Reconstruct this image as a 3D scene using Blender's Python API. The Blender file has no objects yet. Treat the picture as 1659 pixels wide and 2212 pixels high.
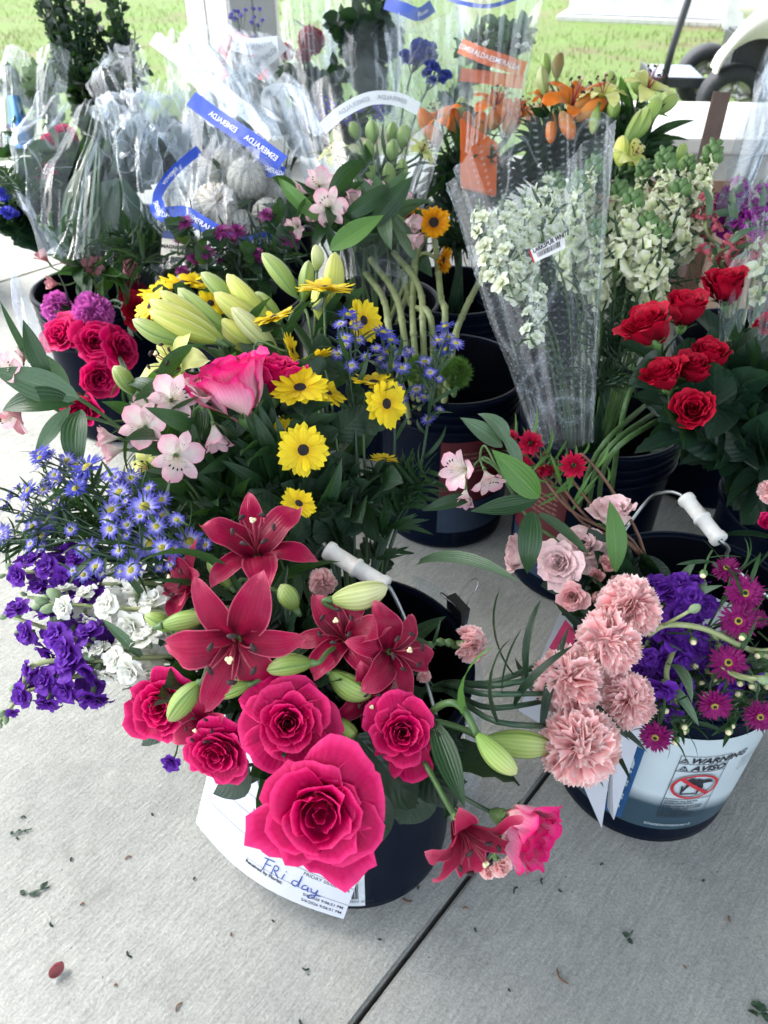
import bpy, math, random
from math import sin, cos, pi, sqrt, exp
from mathutils import Matrix, Vector, noise

sc = bpy.context.scene
rnd = random.Random(7)
R = math.radians

# ------------------------------------------------------------------ camera
CAM_H, PITCH = 1.10, 38.5
cam = bpy.data.objects.new("camera", bpy.data.cameras.new("camera"))
sc.collection.objects.link(cam)
cam.location = (0, 0, CAM_H)
cam.rotation_euler = (R(90 - PITCH), 0, 0)
cam.data.lens = 27.0
cam.data.sensor_width = 36.0
cam.data.clip_start, cam.data.clip_end = 0.02, 400
cam.data.dof.use_dof = True
cam.data.dof.focus_distance = 0.85
cam.data.dof.aperture_fstop = 8.5
sc.camera = cam

# ------------------------------------------------------------------ light
SUN_EL, SUN_AZ = R(52), R(-62)          # azimuth measured from +Y towards +X
w = bpy.data.worlds.new("World"); sc.world = w; w.use_nodes = True
nt = w.node_tree; nt.nodes.clear()
sky = nt.nodes.new("ShaderNodeTexSky"); sky.sky_type = 'NISHITA'; sky.sun_disc = False
sky.sun_elevation = SUN_EL; sky.sun_rotation = SUN_AZ
sky.dust_density = 3.0; sky.air_density = 1.2
hsv = nt.nodes.new("ShaderNodeHueSaturation"); hsv.inputs['Saturation'].default_value = 0.45
bg = nt.nodes.new("ShaderNodeBackground"); bg.inputs['Strength'].default_value = 0.14
wo = nt.nodes.new("ShaderNodeOutputWorld")
nt.links.new(sky.outputs[0], hsv.inputs['Color']); nt.links.new(hsv.outputs[0], bg.inputs[0]); nt.links.new(bg.outputs[0], wo.inputs[0])
sd = bpy.data.lights.new("sun", 'SUN'); sd.energy = 1.0; sd.angle = R(24); sd.color = (1.0, 0.97, 0.92)
sun = bpy.data.objects.new("sun", sd); sc.collection.objects.link(sun)
sv = Vector((sin(SUN_AZ) * cos(SUN_EL), cos(SUN_AZ) * cos(SUN_EL), sin(SUN_EL)))
sun.rotation_euler = sv.to_track_quat('Z', 'Y').to_euler()
sc.view_settings.view_transform = 'Standard'; sc.view_settings.look = 'None'
sc.view_settings.gamma = 1.0; sc.view_settings.exposure = 2.42
sc.view_settings.use_curve_mapping = False
sc.cycles.max_bounces = 10; sc.cycles.transparent_max_bounces = 24
sc.cycles.diffuse_bounces = 2; sc.cycles.caustics_reflective = False; sc.cycles.caustics_refractive = False
sc.cycles.use_denoising = True

# ------------------------------------------------------------------ geometry of view: points on sight lines of the photograph (1659 x 2212)
CR = Matrix.Rotation(R(90 - PITCH), 3, 'X')
def ray(px, py):
    return CR @ Vector(((px - 829.5) / 1660, -(py - 1106) / 1660, -1))
def P(px, py, d):
    return Vector((0, 0, CAM_H)) + ray(px, py) * d
def G(px, py, z=0.0):
    r = ray(px, py)
    return Vector((0, 0, CAM_H)) + r * ((z - CAM_H) / r.z)
def PY(px, py, y):
    r = ray(px, py)
    return Vector((0, 0, CAM_H)) + r * (y / r.y)
def ND(px, py, r, u, t):
    q = -ray(px, py).normalized()
    rt = Vector((1, 0, 0)); up = q.cross(rt).normalized()
    rt = up.cross(q)
    return (rt * r + up * u + q * t).normalized()
def frame(n, pos=Vector(), roll=0.0, s=1.0):
    n = n.normalized()
    a = Vector((0, 0, 1)) if abs(n.z) < .95 else Vector((0, 1, 0))
    x = a.cross(n).normalized(); y = n.cross(x)
    M = Matrix((x, y, n)).transposed().to_4x4() @ Matrix.Rotation(roll, 4, 'Z') @ Matrix.Scale(s, 4)
    M.translation = pos
    return M
def along(dirn, up, pos=Vector(), s=1.0, roll=0.0):
    """matrix with +Y along dirn and +Z near up"""
    y = dirn.normalized(); x = y.cross(up)
    if x.length < 1e-4: x = y.cross(Vector((1, .2, .1)))
    x.normalize(); z = x.cross(y)
    M = Matrix((x, y, z)).transposed().to_4x4() @ Matrix.Rotation(roll, 4, 'Y') @ Matrix.Scale(s, 4)
    M.translation = pos
    return M

# ------------------------------------------------------------------ mesh builder
class MB:
    def __init__(s): s.v, s.f, s.uv, s.m = [], [], [], []
    def grid(s, fn, nu, nv, mat=0, closed=False):
        b = len(s.v)
        for j in range(nv + 1):
            for i in range(nu + 1):
                u, v = i / nu, j / nv
                s.v.append(tuple(fn(u, v))); s.uv.append((u, v))
        for j in range(nv):
            for i in range(nu):
                a = b + j * (nu + 1) + i
                s.f.append((a, a + 1, a + nu + 2, a + nu + 1)); s.m.append(mat)
        return s
    def tube(s, pts, rad, n=6, mat=0, cap=True):
        b = len(s.v); k = len(pts)
        pts = [Vector(p) for p in pts]
        prev = None
        for j, p in enumerate(pts):
            t = (pts[min(j + 1, k - 1)] - pts[max(j - 1, 0)])
            if t.length < 1e-9: t = Vector((0, 0, 1))
            t.normalize()
            x = t.orthogonal() if prev is None else prev - t * prev.dot(t)
            if x.length < 1e-6: x = t.orthogonal()
            x.normalize(); prev = x; y = t.cross(x)
            r = rad[j] if isinstance(rad, (list, tuple)) else rad
            for i in range(n):
                a = 2 * pi * i / n
                s.v.append(tuple(p + x * (r * cos(a)) + y * (r * sin(a)))); s.uv.append((i / n, j / (k - 1)))
        for j in range(k - 1):
            for i in range(n):
                a = b + j * n + i; c = b + j * n + (i + 1) % n
                s.f.append((a, c, c + n, a + n)); s.m.append(mat)
        if cap:
            s.f.append(tuple(b + i for i in reversed(range(n)))); s.m.append(mat)
            s.f.append(tuple(b + (k - 1) * n + i for i in range(n))); s.m.append(mat)
        return s
    def lathe(s, prof, n=48, mat=0, sect=(0, 2 * pi), uvs=True):
        b = len(s.v); k = len(prof); full = abs(sect[1] - sect[0] - 2 * pi) < 1e-6
        m = n if full else n + 1
        for j, (r, z) in enumerate(prof):
            for i in range(m):
                a = sect[0] + (sect[1] - sect[0]) * i / n
                s.v.append((r * cos(a), r * sin(a), z)); s.uv.append((i / n, j / max(1, k - 1)))
        for j in range(k - 1):
            for i in range(n):
                a = b + j * m + i; c = b + j * m + ((i + 1) % m)
                s.f.append((a, c, c + m, a + m)); s.m.append(mat)
        return s
    def box(s, lo, hi, mat=0):
        b = len(s.v)
        for z in (lo[2], hi[2]):
            for x, y in ((lo[0], lo[1]), (hi[0], lo[1]), (hi[0], hi[1]), (lo[0], hi[1])):
                s.v.append((x, y, z)); s.uv.append((x, y))
        for q in ((3, 2, 1, 0), (4, 5, 6, 7), (0, 1, 5, 4), (1, 2, 6, 5), (2, 3, 7, 6), (3, 0, 4, 7)):
            s.f.append(tuple(b + i for i in q)); s.m.append(mat)
        return s
    def add(s, o, M, mat=None):
        b = len(s.v)
        s.v += [tuple(M @ Vector(p)) for p in o.v]; s.uv += o.uv
        s.f += [tuple(b + i for i in f) for f in o.f]; s.m += (o.m if mat is None else [mat] * len(o.m))
        return s
    def mesh(s, name, mats, smooth=True):
        me = bpy.data.meshes.new(name)
        me.from_pydata(s.v, [], s.f)
        uvl = me.uv_layers.new(name="UVMap")
        li = [0] * len(me.loops); me.loops.foreach_get("vertex_index", li)
        flat = []
        for i in li: flat.extend(s.uv[i])
        uvl.data.foreach_set("uv", flat)
        me.polygons.foreach_set("use_smooth", [smooth] * len(me.polygons))
        if not isinstance(mats, (list, tuple)): mats = [mats]
        for m in mats: me.materials.append(m)
        if len(mats) > 1: me.polygons.foreach_set("material_index", s.m)
        me.update()
        return me

def link(name, data, parent=None, M=None, **props):
    o = bpy.data.objects.new(name, data); sc.collection.objects.link(o)
    if parent is not None: o.parent = parent
    if M is not None: o.matrix_basis = M
    for k, v in props.items(): o[k] = v
    return o

class Thing:
    """a top-level thing: an Empty at its base; children are given in world coordinates"""
    def __init__(s, name, label, cat, loc=(0, 0, 0), group=None):
        s.o = bpy.data.objects.new(name, None); sc.collection.objects.link(s.o)
        s.o.empty_display_size = .02
        s.loc = Vector(loc); s.o.location = s.loc
        s.o['label'] = label; s.o['category'] = cat
        if group: s.o['group'] = group
    def part(s, name, me, M=None, **kw):
        M = Matrix.Translation(-s.loc) @ (M if M is not None else Matrix())
        return link(name, me, s.o, M, **kw)

_mc = {}
def cached(key, fn):
    if key not in _mc: _mc[key] = fn()
    return _mc[key]
# ------------------------------------------------------------------ materials
def nodemat(name):
    m = bpy.data.materials.new(name); m.use_nodes = True
    nt = m.node_tree; nt.nodes.clear()
    out = nt.nodes.new("ShaderNodeOutputMaterial")
    return m, nt, out
def N(nt, t, **kw):
    n = nt.nodes.new(t)
    for k, v in kw.items():
        if k.startswith('_'): setattr(n, k[1:], v)
        else:
            n.inputs[k.replace('__', ' ')].default_value = v
    return n
def ramp(nt, stops, fac=None):
    r = nt.nodes.new("ShaderNodeValToRGB"); e = r.color_ramp.elements
    while len(e) > 1: e.remove(e[-1])
    e[0].position = stops[0][0]; e[0].color = (*stops[0][1], 1)
    for p, c in stops[1:]:
        x = e.new(p); x.color = (*c, 1)
    if fac is not None: nt.links.new(fac, r.inputs[0])
    return r
def math_(nt, op, a, b=None, clamp=False):
    n = nt.nodes.new("ShaderNodeMath"); n.operation = op; n.use_clamp = clamp
    for i, x in enumerate((a, b)):
        if x is None: continue
        if isinstance(x, (int, float)): n.inputs[i].default_value = x
        else: nt.links.new(x, n.inputs[i])
    return n.outputs[0]
def mixc(nt, f, a, b, mode='MIX'):
    n = nt.nodes.new("ShaderNodeMix"); n.data_type = 'RGBA'; n.blend_type = mode
    for i, x in ((0, f), (6, a), (7, b)):
        if isinstance(x, (int, float)): n.inputs[i].default_value = x
        elif isinstance(x, tuple): n.inputs[i].default_value = (*x, 1) if len(x) == 3 else x
        else: nt.links.new(x, n.inputs[i])
    return n.outputs[2]
def bump(nt, h, strength=.3, dist=.001):
    b = nt.nodes.new("ShaderNodeBump"); b.inputs['Strength'].default_value = strength; b.inputs['Distance'].default_value = dist
    nt.links.new(h, b.inputs['Height']); return b.outputs[0]

def petal_mat(name, stops, edge=None, edge_w=.12, rough=.5, trans=.3, vein=.15, vein_n=14, streak=None, mid=None, sheen=.0, spread=.22, spec=.2):
    """stops run from petal base (0) to tip (1); edge = colour of the rim"""
    m, nt, out = nodemat(name)
    L = nt.links
    uv = N(nt, "ShaderNodeUVMap"); sep = N(nt, "ShaderNodeSeparateXYZ"); L.new(uv.outputs[0], sep.inputs[0])
    u, v = sep.outputs[0], sep.outputs[1]
    oi = N(nt, "ShaderNodeObjectInfo")
    ns = N(nt, "ShaderNodeTexNoise", Scale=5.0, Detail=3.0)
    tc = N(nt, "ShaderNodeTexCoord"); L.new(tc.outputs['Object'], ns.inputs['Vector']); ns.inputs['Scale'].default_value = 40
    big_ = N(nt, "ShaderNodeTexNoise", Scale=2.2, Detail=4.0, Roughness=.6); L.new(tc.outputs['Object'], big_.inputs['Vector'])
    vn = math_(nt, 'ADD', v, math_(nt, 'MULTIPLY', math_(nt, 'SUBTRACT', ns.outputs[0], .5), .22))
    col = ramp(nt, stops, vn).outputs[0]
    du = math_(nt, 'MULTIPLY', math_(nt, 'ABSOLUTE', math_(nt, 'SUBTRACT', u, .5)), 2.0)
    if mid is not None:
        f = math_(nt, 'SUBTRACT', 1.0, math_(nt, 'MULTIPLY', du, 2.2), True)
        f = math_(nt, 'MULTIPLY', f, math_(nt, 'SUBTRACT', 1.15, v, True))
        col = mixc(nt, f, col, mid)
    if edge is not None:
        e1 = math_(nt, 'MAXIMUM', du, v)
        e1 = math_(nt, 'MULTIPLY', math_(nt, 'SUBTRACT', e1, 1 - edge_w), 1 / edge_w, True)
        col = mixc(nt, e1, col, edge)
    # veins
    wv = math_(nt, 'SINE', math_(nt, 'MULTIPLY', u, vein_n * 2 * pi))
    wv2 = math_(nt, 'MULTIPLY', math_(nt, 'ADD', wv, 1.0), .5)
    col = mixc(nt, math_(nt, 'MULTIPLY', wv2, vein), col, (.0, .0, .0), 'SOFT_LIGHT')
    if streak is not None:
        vo = N(nt, "ShaderNodeTexVoronoi"); vo.feature = 'F1'
        mp = N(nt, "ShaderNodeCombineXYZ"); L.new(math_(nt, 'MULTIPLY', u, 9.0), mp.inputs[0]); L.new(math_(nt, 'MULTIPLY', v, 5.0), mp.inputs[1])
        L.new(mp.outputs[0], vo.inputs['Vector']); vo.inputs['Scale'].default_value = 1.0
        s = math_(nt, 'MULTIPLY', math_(nt, 'SUBTRACT', .30, vo.outputs[0]), 7.0, True)
        w1 = math_(nt, 'MULTIPLY', math_(nt, 'SUBTRACT', .75, v), 6.0, True)
        w2 = math_(nt, 'MULTIPLY', math_(nt, 'SUBTRACT', v, .2), 6.0, True)
        w3 = math_(nt, 'MULTIPLY', math_(nt, 'SUBTRACT', .8, du), 6.0, True)
        s = math_(nt, 'MULTIPLY', math_(nt, 'MULTIPLY', s, w1), math_(nt, 'MULTIPLY', w2, w3))
        col = mixc(nt, s, col, streak)
    hv = N(nt, "ShaderNodeHueSaturation"); L.new(col, hv.inputs['Color'])
    L.new(math_(nt, 'ADD', math_(nt, 'MULTIPLY', oi.outputs['Random'], spread), math_(nt, 'ADD', 1 - spread * .5, math_(nt, 'MULTIPLY', math_(nt, 'SUBTRACT', big_.outputs[0], .5), .55))), hv.inputs['Value'])
    col = hv.outputs[0]
    h = math_(nt, 'ADD', math_(nt, 'MULTIPLY', wv, .5), math_(nt, 'MULTIPLY', ns.outputs[0], 1.5))
    nb = bump(nt, h, .25, .0006)
    pr = N(nt, "ShaderNodeBsdfPrincipled"); pr.inputs['Roughness'].default_value = rough
    pr.inputs['Sheen Weight'].default_value = sheen; pr.inputs['Specular IOR Level'].default_value = spec
    L.new(col, pr.inputs['Base Color']); L.new(nb, pr.inputs['Normal'])
    tr = N(nt, "ShaderNodeBsdfTranslucent"); L.new(col, tr.inputs[0]); L.new(nb, tr.inputs['Normal'])
    mx = N(nt, "ShaderNodeMixShader", Fac=trans); L.new(pr.outputs[0], mx.inputs[1]); L.new(tr.outputs[0], mx.inputs[2])
    L.new(mx.outputs[0], out.inputs[0])
    return m

def leaf_mat(name, c1, c2, vein=(.2, .3, .12), rough=.4, parallel=True, trans=.18, edge=None):
    m, nt, out = nodemat(name); L = nt.links
    uv = N(nt, "ShaderNodeUVMap"); sep = N(nt, "ShaderNodeSeparateXYZ"); L.new(uv.outputs[0], sep.inputs[0])
    u, v = sep.outputs[0], sep.outputs[1]
    oi = N(nt, "ShaderNodeObjectInfo")
    tc = N(nt, "ShaderNodeTexCoord"); ns = N(nt, "ShaderNodeTexNoise", Scale=30.0, Detail=4.0); L.new(tc.outputs['Object'], ns.inputs['Vector'])
    f = math_(nt, 'ADD', math_(nt, 'MULTIPLY', ns.outputs[0], .6), math_(nt, 'MULTIPLY', oi.outputs['Random'], .5))
    col = mixc(nt, f, c1, c2)
    du = math_(nt, 'MULTIPLY', math_(nt, 'ABSOLUTE', math_(nt, 'SUBTRACT', u, .5)), 2.0)
    if parallel:
        wv = math_(nt, 'SINE', math_(nt, 'MULTIPLY', u, 2 * pi * 7))
    else:
        wv = math_(nt, 'SINE', math_(nt, 'MULTIPLY', math_(nt, 'ADD', math_(nt, 'MULTIPLY', v, 1.0), math_(nt, 'MULTIPLY', du, -.3)), 2 * pi * 8))
    line = math_(nt, 'MULTIPLY', math_(nt, 'SUBTRACT', wv, .8), 3.0, True)
    midr = math_(nt, 'SUBTRACT', 1.0, math_(nt, 'MULTIPLY', du, 14.0), True)
    col = mixc(nt, math_(nt, 'MULTIPLY', line, .25), col, vein)
    col = mixc(nt, math_(nt, 'MULTIPLY', midr, .6), col, vein)
    if edge is not None:
        e1 = math_(nt, 'MULTIPLY', math_(nt, 'SUBTRACT', du, .8), 5.0, True)
        col = mixc(nt, e1, col, edge)
    nb = bump(nt, math_(nt, 'ADD', math_(nt, 'MULTIPLY', wv, .6), math_(nt, 'SUBTRACT', ns.outputs[0], midr)), .35, .0008)
    pr = N(nt, "ShaderNodeBsdfPrincipled"); pr.inputs['Roughness'].default_value = rough; pr.inputs['Specular IOR Level'].default_value = .45
    L.new(col, pr.inputs['Base Color']); L.new(nb, pr.inputs['Normal'])
    tr = N(nt, "ShaderNodeBsdfTranslucent"); L.new(mixc(nt, .5, col, (.12, .3, .03)), tr.inputs[0])
    mx = N(nt, "ShaderNodeMixShader", Fac=trans); L.new(pr.outputs[0], mx.inputs[1]); L.new(tr.outputs[0], mx.inputs[2])
    L.new(mx.outputs[0], out.inputs[0])
    return m

def plain(name, c, rough=.5, metal=0, c2=None, scale=40, bstr=.2, bdist=.001, spec=.5, coat=0):
    m, nt, out = nodemat(name); L = nt.links
    tc = N(nt, "ShaderNodeTexCoord"); ns = N(nt, "ShaderNodeTexNoise", Scale=float(scale), Detail=5.0, Roughness=.6); L.new(tc.outputs['Object'], ns.inputs['Vector'])
    if c2 is None: c2 = tuple(min(1, x * 1.35) for x in c)
    col = ramp(nt, [(.35, c), (.7, c2)], ns.outputs[0]).outputs[0]
    pr = N(nt, "ShaderNodeBsdfPrincipled"); pr.inputs['Metallic'].default_value = metal; pr.inputs['Specular IOR Level'].default_value = spec
    pr.inputs['Coat Weight'].default_value = coat
    L.new(col, pr.inputs['Base Color']); L.new(bump(nt, ns.outputs[0], bstr, bdist), pr.inputs['Normal'])
    rr = math_(nt, 'ADD', math_(nt, 'MULTIPLY', ns.outputs[0], .25), rough - .12, True); L.new(rr, pr.inputs['Roughness'])
    L.new(pr.outputs[0], out.inputs[0])
    return m

def bud_mat(name, c1, c2, groove, tipc=None):
    """long bud: pale ridges, darker seams; u runs round it, v along it"""
    m, nt, out = nodemat(name); L = nt.links
    uv = N(nt, "ShaderNodeUVMap"); sep = N(nt, "ShaderNodeSeparateXYZ"); L.new(uv.outputs[0], sep.inputs[0])
    u, v = sep.outputs[0], sep.outputs[1]
    w1 = math_(nt, 'SINE', math_(nt, 'MULTIPLY', u, 2 * pi * 18))
    w3 = math_(nt, 'COSINE', math_(nt, 'MULTIPLY', u, 2 * pi * 3))
    col = ramp(nt, [(0, c1), (.6, c2), (1, tipc or c2)], v).outputs[0]
    col = mixc(nt, math_(nt, 'MULTIPLY', math_(nt, 'ADD', w1, 1.0), .16), col, groove)
    g = math_(nt, 'MULTIPLY', math_(nt, 'SUBTRACT', w3, .86), 7.0, True)
    col = mixc(nt, math_(nt, 'MULTIPLY', g, .85), col, groove)
    oi = N(nt, "ShaderNodeObjectInfo")
    hv = N(nt, "ShaderNodeHueSaturation"); L.new(col, hv.inputs['Color'])
    L.new(math_(nt, 'ADD', math_(nt, 'MULTIPLY', oi.outputs['Random'], .3), .85), hv.inputs['Value'])
    nb = bump(nt, w1, .3, .0005)
    pr = N(nt, "ShaderNodeBsdfPrincipled"); pr.inputs['Roughness'].default_value = .42; pr.inputs['Specular IOR Level'].default_value = .4
    L.new(hv.outputs[0], pr.inputs['Base Color']); L.new(nb, pr.inputs['Normal'])
    tr = N(nt, "ShaderNodeBsdfTranslucent"); L.new(hv.outputs[0], tr.inputs[0])
    mx = N(nt, "ShaderNodeMixShader", Fac=.15); L.new(pr.outputs[0], mx.inputs[1]); L.new(tr.outputs[0], mx.inputs[2])
    L.new(mx.outputs[0], out.inputs[0])
    return m

def film_mat(name, haze=.12, dots=False, rough=.17, tint=(.93, .96, .98)):
    m, nt, out = nodemat(name); L = nt.links
    tc = N(nt, "ShaderNodeTexCoord")
    ns = N(nt, "ShaderNodeTexNoise", Scale=5.0, Detail=3.0, Roughness=.5); mpz = N(nt, "ShaderNodeMapping"); mpz.inputs["Scale"].default_value = (1.5, 1.0, .38); mpz.inputs["Rotation"].default_value = (.2, .25, 0)
    L.new(tc.outputs['Object'], mpz.inputs[0]); L.new(mpz.outputs[0], ns.inputs['Vector'])
    mpc = N(nt, "ShaderNodeMapping"); mpc.inputs["Scale"].default_value = (9, 6, 1.6); mpc.inputs["Rotation"].default_value = (.35, .45, .3)
    L.new(tc.outputs['Object'], mpc.inputs[0])
    n2 = N(nt, "ShaderNodeTexNoise", Scale=1.3, Detail=1.0, Roughness=.4); L.new(mpc.outputs[0], n2.inputs['Vector'])
    crease = math_(nt, 'SUBTRACT', .02, math_(nt, 'ABSOLUTE', math_(nt, 'SUBTRACT', n2.outputs[0], .5)), True)
    h = math_(nt, 'ADD', math_(nt, 'MULTIPLY', crease, 8.0), math_(nt, 'MULTIPLY', ns.outputs[0], .8))
    nb = bump(nt, h, .45, .004)
    gl = N(nt, "ShaderNodeBsdfGlossy", Roughness=rough); gl.inputs[0].default_value = (1, 1, 1, 1); L.new(nb, gl.inputs['Normal'])
    df = N(nt, "ShaderNodeBsdfDiffuse"); df.inputs[0].default_value = (.78, .87, 1.0, 1); L.new(nb, df.inputs['Normal'])
    tl = N(nt, "ShaderNodeBsdfTranslucent"); tl.inputs[0].default_value = (.78, .87, 1.0, 1); L.new(nb, tl.inputs['Normal'])
    dd = N(nt, "ShaderNodeMixShader", Fac=.75); L.new(df.outputs[0], dd.inputs[1]); L.new(tl.outputs[0], dd.inputs[2])
    tp = N(nt, "ShaderNodeBsdfTransparent"); tp.inputs[0].default_value = (*tint, 1)
    hz = math_(nt, 'ADD', math_(nt, 'MULTIPLY', crease, 12.0), math_(nt, 'MULTIPLY', math_(nt, 'SUBTRACT', ns.outputs[0], .45), haze * 2.0), True)
    hz = math_(nt, 'ADD', hz, haze, True)
    if dots:
        vd = N(nt, "ShaderNodeTexVoronoi"); vd.inputs['Scale'].default_value = 170; vd.inputs['Randomness'].default_value = .0
        L.new(tc.outputs['UV'], vd.inputs['Vector']); vd.inputs['Scale'].default_value = 42
        dm = math_(nt, 'MULTIPLY', math_(nt, 'SUBTRACT', .22, vd.outputs[0]), 12.0, True)
        hz = math_(nt, 'ADD', hz, math_(nt, 'MULTIPLY', dm, .22), True)
    m1 = N(nt, "ShaderNodeMixShader"); L.new(hz, m1.inputs[0]); L.new(tp.outputs[0], m1.inputs[1]); L.new(dd.outputs[0], m1.inputs[2])
    lw = N(nt, "ShaderNodeLayerWeight", Blend=.5); L.new(nb, lw.inputs['Normal'])
    fz = math_(nt, 'POWER', lw.outputs['Facing'], 4.0)
    ff = math_(nt, 'ADD', math_(nt, 'MULTIPLY', fz, .32), .025, True)
    m2 = N(nt, "ShaderNodeMixShader"); L.new(ff, m2.inputs[0]); L.new(m1.outputs[0], m2.inputs[1]); L.new(gl.outputs[0], m2.inputs[2])
    L.new(m2.outputs[0], out.inputs[0])
    return m

def concrete_mat(name, c1, c2, ang=-.87):
    m, nt, out = nodemat(name); L = nt.links
    geo = N(nt, "ShaderNodeNewGeometry")
    mp = N(nt, "ShaderNodeMapping"); L.new(geo.outputs['Position'], mp.inputs[0]); mp.inputs['Rotation'].default_value = (0, 0, ang); 
    mp2 = N(nt, "ShaderNodeMapping"); L.new(mp.outputs[0], mp2.inputs[0]); mp2.inputs['Scale'].default_value = (1, 6, 1)
    big = N(nt, "ShaderNodeTexNoise", Scale=2.2, Detail=5.0, Roughness=.6); L.new(geo.outputs['Position'], big.inputs['Vector'])
    fine = N(nt, "ShaderNodeTexNoise", Scale=230.0, Detail=4.0, Roughness=.7); L.new(geo.outputs['Position'], fine.inputs['Vector'])
    br = N(nt, "ShaderNodeTexNoise", Scale=26.0, Detail=6.0, Roughness=.75); L.new(mp2.outputs[0], br.inputs['Vector'])
    med = N(nt, "ShaderNodeTexNoise", Scale=14.0, Detail=6.0, Roughness=.7); L.new(geo.outputs['Position'], med.inputs['Vector'])
    col = ramp(nt, [(.3, c1), (.7, c2)], big.outputs[0]).outputs[0]
    col = mixc(nt, .6, col, ramp(nt, [(.3, (.30, .30, .29)), (.68, (.69, .69, .68))], fine.outputs[0]).outputs[0], 'OVERLAY')
    col = mixc(nt, .45, col, ramp(nt, [(.35, (.3, .3, .3)), (.65, (.66, .66, .66))], br.outputs[0]).outputs[0], 'OVERLAY')
    col = mixc(nt, .35, col, ramp(nt, [(.3, (.36, .36, .37)), (.7, (.63, .62, .60))], med.outputs[0]).outputs[0], 'OVERLAY')
    # warm stains
    st = N(nt, "ShaderNodeTexNoise", Scale=3.1, Detail=3.0); mpp = N(nt, "ShaderNodeMapping"); mpp.inputs['Location'].default_value = (3, 7, 1)
    L.new(geo.outputs['Position'], mpp.inputs[0]); L.new(mpp.outputs[0], st.inputs['Vector'])
    f = math_(nt, 'MULTIPLY', math_(nt, 'SUBTRACT', st.outputs[0], .56), 3.0, True)
    col = mixc(nt, math_(nt, 'MULTIPLY', f, .35), col, (.33, .27, .17))
    sk = N(nt, 'ShaderNodeTexNoise', Scale=6.5, Detail=7.0, Roughness=.75); L.new(mpp.outputs[0], sk.inputs['Vector'])
    col = mixc(nt, math_(nt, 'MULTIPLY', math_(nt, 'SUBTRACT', sk.outputs[0], .56), 2.8, True), col, (.12, .12, .105))
    # pits
    vo = N(nt, "ShaderNodeTexVoronoi", Scale=55.0); L.new(geo.outputs['Position'], vo.inputs['Vector'])
    pit = math_(nt, 'MULTIPLY', math_(nt, 'SUBTRACT', .09, vo.outputs[0]), 12.0, True)
    pit = math_(nt, 'MULTIPLY', pit, math_(nt, 'GREATER_THAN', med.outputs[0], .55))
    col = mixc(nt, math_(nt, 'MULTIPLY', pit, .6), col, (.1, .095, .085))
    h = math_(nt, 'ADD', math_(nt, 'MULTIPLY', br.outputs[0], 1.0), math_(nt, 'MULTIPLY', fine.outputs[0], .55))
    h = math_(nt, 'SUBTRACT', h, pit)
    pr = N(nt, "ShaderNodeBsdfPrincipled", Roughness=.82); L.new(col, pr.inputs['Base Color'])
    L.new(bump(nt, h, 1.0, .003), pr.inputs['Normal']); L.new(pr.outputs[0], out.inputs[0])
    return m

M_ = {}
M_['rose_hot'] = petal_mat("hot pink rose petal", [(0, (.55, .25, .18)), (.25, (.52, .005, .10)), (.8, (.50, .0, .085)), (1, (.74, .002, .14))], edge=(.92, .045, .24), edge_w=.1, vein=.12)
M_['rose_two'] = petal_mat("two tone rose petal", [(0, (.78, .72, .48)), (.25, (.82, .58, .55)), (.6, (.82, .32, .48)), (.86, (.84, .10, .30)), (1, (.84, .02, .24))], edge=(.82, .01, .22), edge_w=.14, vein=.2)
M_['rose_blush'] = petal_mat("blush rose petal", [(0, (.90, .86, .72)), (.35, (.94, .80, .76)), (.8, (.95, .74, .73)), (1, (.94, .60, .63))], edge=(.95, .72, .73), edge_w=.1, vein=.08, trans=.35)
M_['rose_peach'] = petal_mat("peach pink spray rose petal", [(0, (.86, .68, .56)), (.5, (.90, .52, .50)), (1, (.90, .44, .46))], edge=(.93, .62, .6), edge_w=.1, vein=.1, trans=.3)
M_['rose_red'] = petal_mat("red rose petal", [(0, (.16, .0, .012)), (.4, (.24, .0, .014)), (1, (.42, .0, .022))], edge=(.55, .004, .035), edge_w=.07, vein=.12, trans=.18, rough=.6)
M_['lily_red'] = petal_mat("crimson lily petal", [(0, (.04, .002, .010)), (.3, (.17, .002, .022)), (.7, (.34, .006, .055)), (1, (.54, .06, .13))], edge=(.66, .12, .20), edge_w=.1, vein=.1, vein_n=8, mid=(.30, .005, .04), rough=.38, trans=.25, sheen=0)
M_['lily_yellow'] = petal_mat("pale yellow lily petal", [(0, (.35, .5, .1)), (.3, (.72, .75, .22)), (1, (.85, .84, .38))], edge=(.9, .9, .5), vein=.2, vein_n=9, rough=.4, trans=.3)
M_['lily_orange'] = petal_mat("orange lily petal", [(0, (.4, .35, .08)), (.3, (.85, .30, .05)), (1, (.90, .20, .02))], edge=(.92, .4, .12), vein=.25, vein_n=9, rough=.4, trans=.3)
M_['alstro'] = petal_mat("pale pink alstroemeria petal", [(0, (.55, .65, .35)), (.25, (.92, .89, .84)), (.6, (.92, .72, .75)), (1, (.90, .48, .58))], edge=(.90, .46, .58), edge_w=.2, vein=.2, vein_n=8, mid=(.88, .86, .76), trans=.35)
M_['alstro_s'] = petal_mat("streaked alstroemeria petal", [(0, (.6, .65, .3)), (.3, (.93, .90, .76)), (.65, (.92, .74, .75)), (1, (.90, .52, .60))], edge=(.90, .56, .64), edge_w=.16, vein=.1, vein_n=8, streak=(.22, .02, .05), trans=.35)
M_['alstro_d'] = petal_mat("dusty pink alstroemeria petal", [(0, (.35, .38, .18)), (.3, (.62, .28, .30)), (.7, (.66, .30, .34)), (1, (.40, .16, .18))], edge=(.5, .25, .25), edge_w=.2, vein=.3, vein_n=8, trans=.3)
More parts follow.
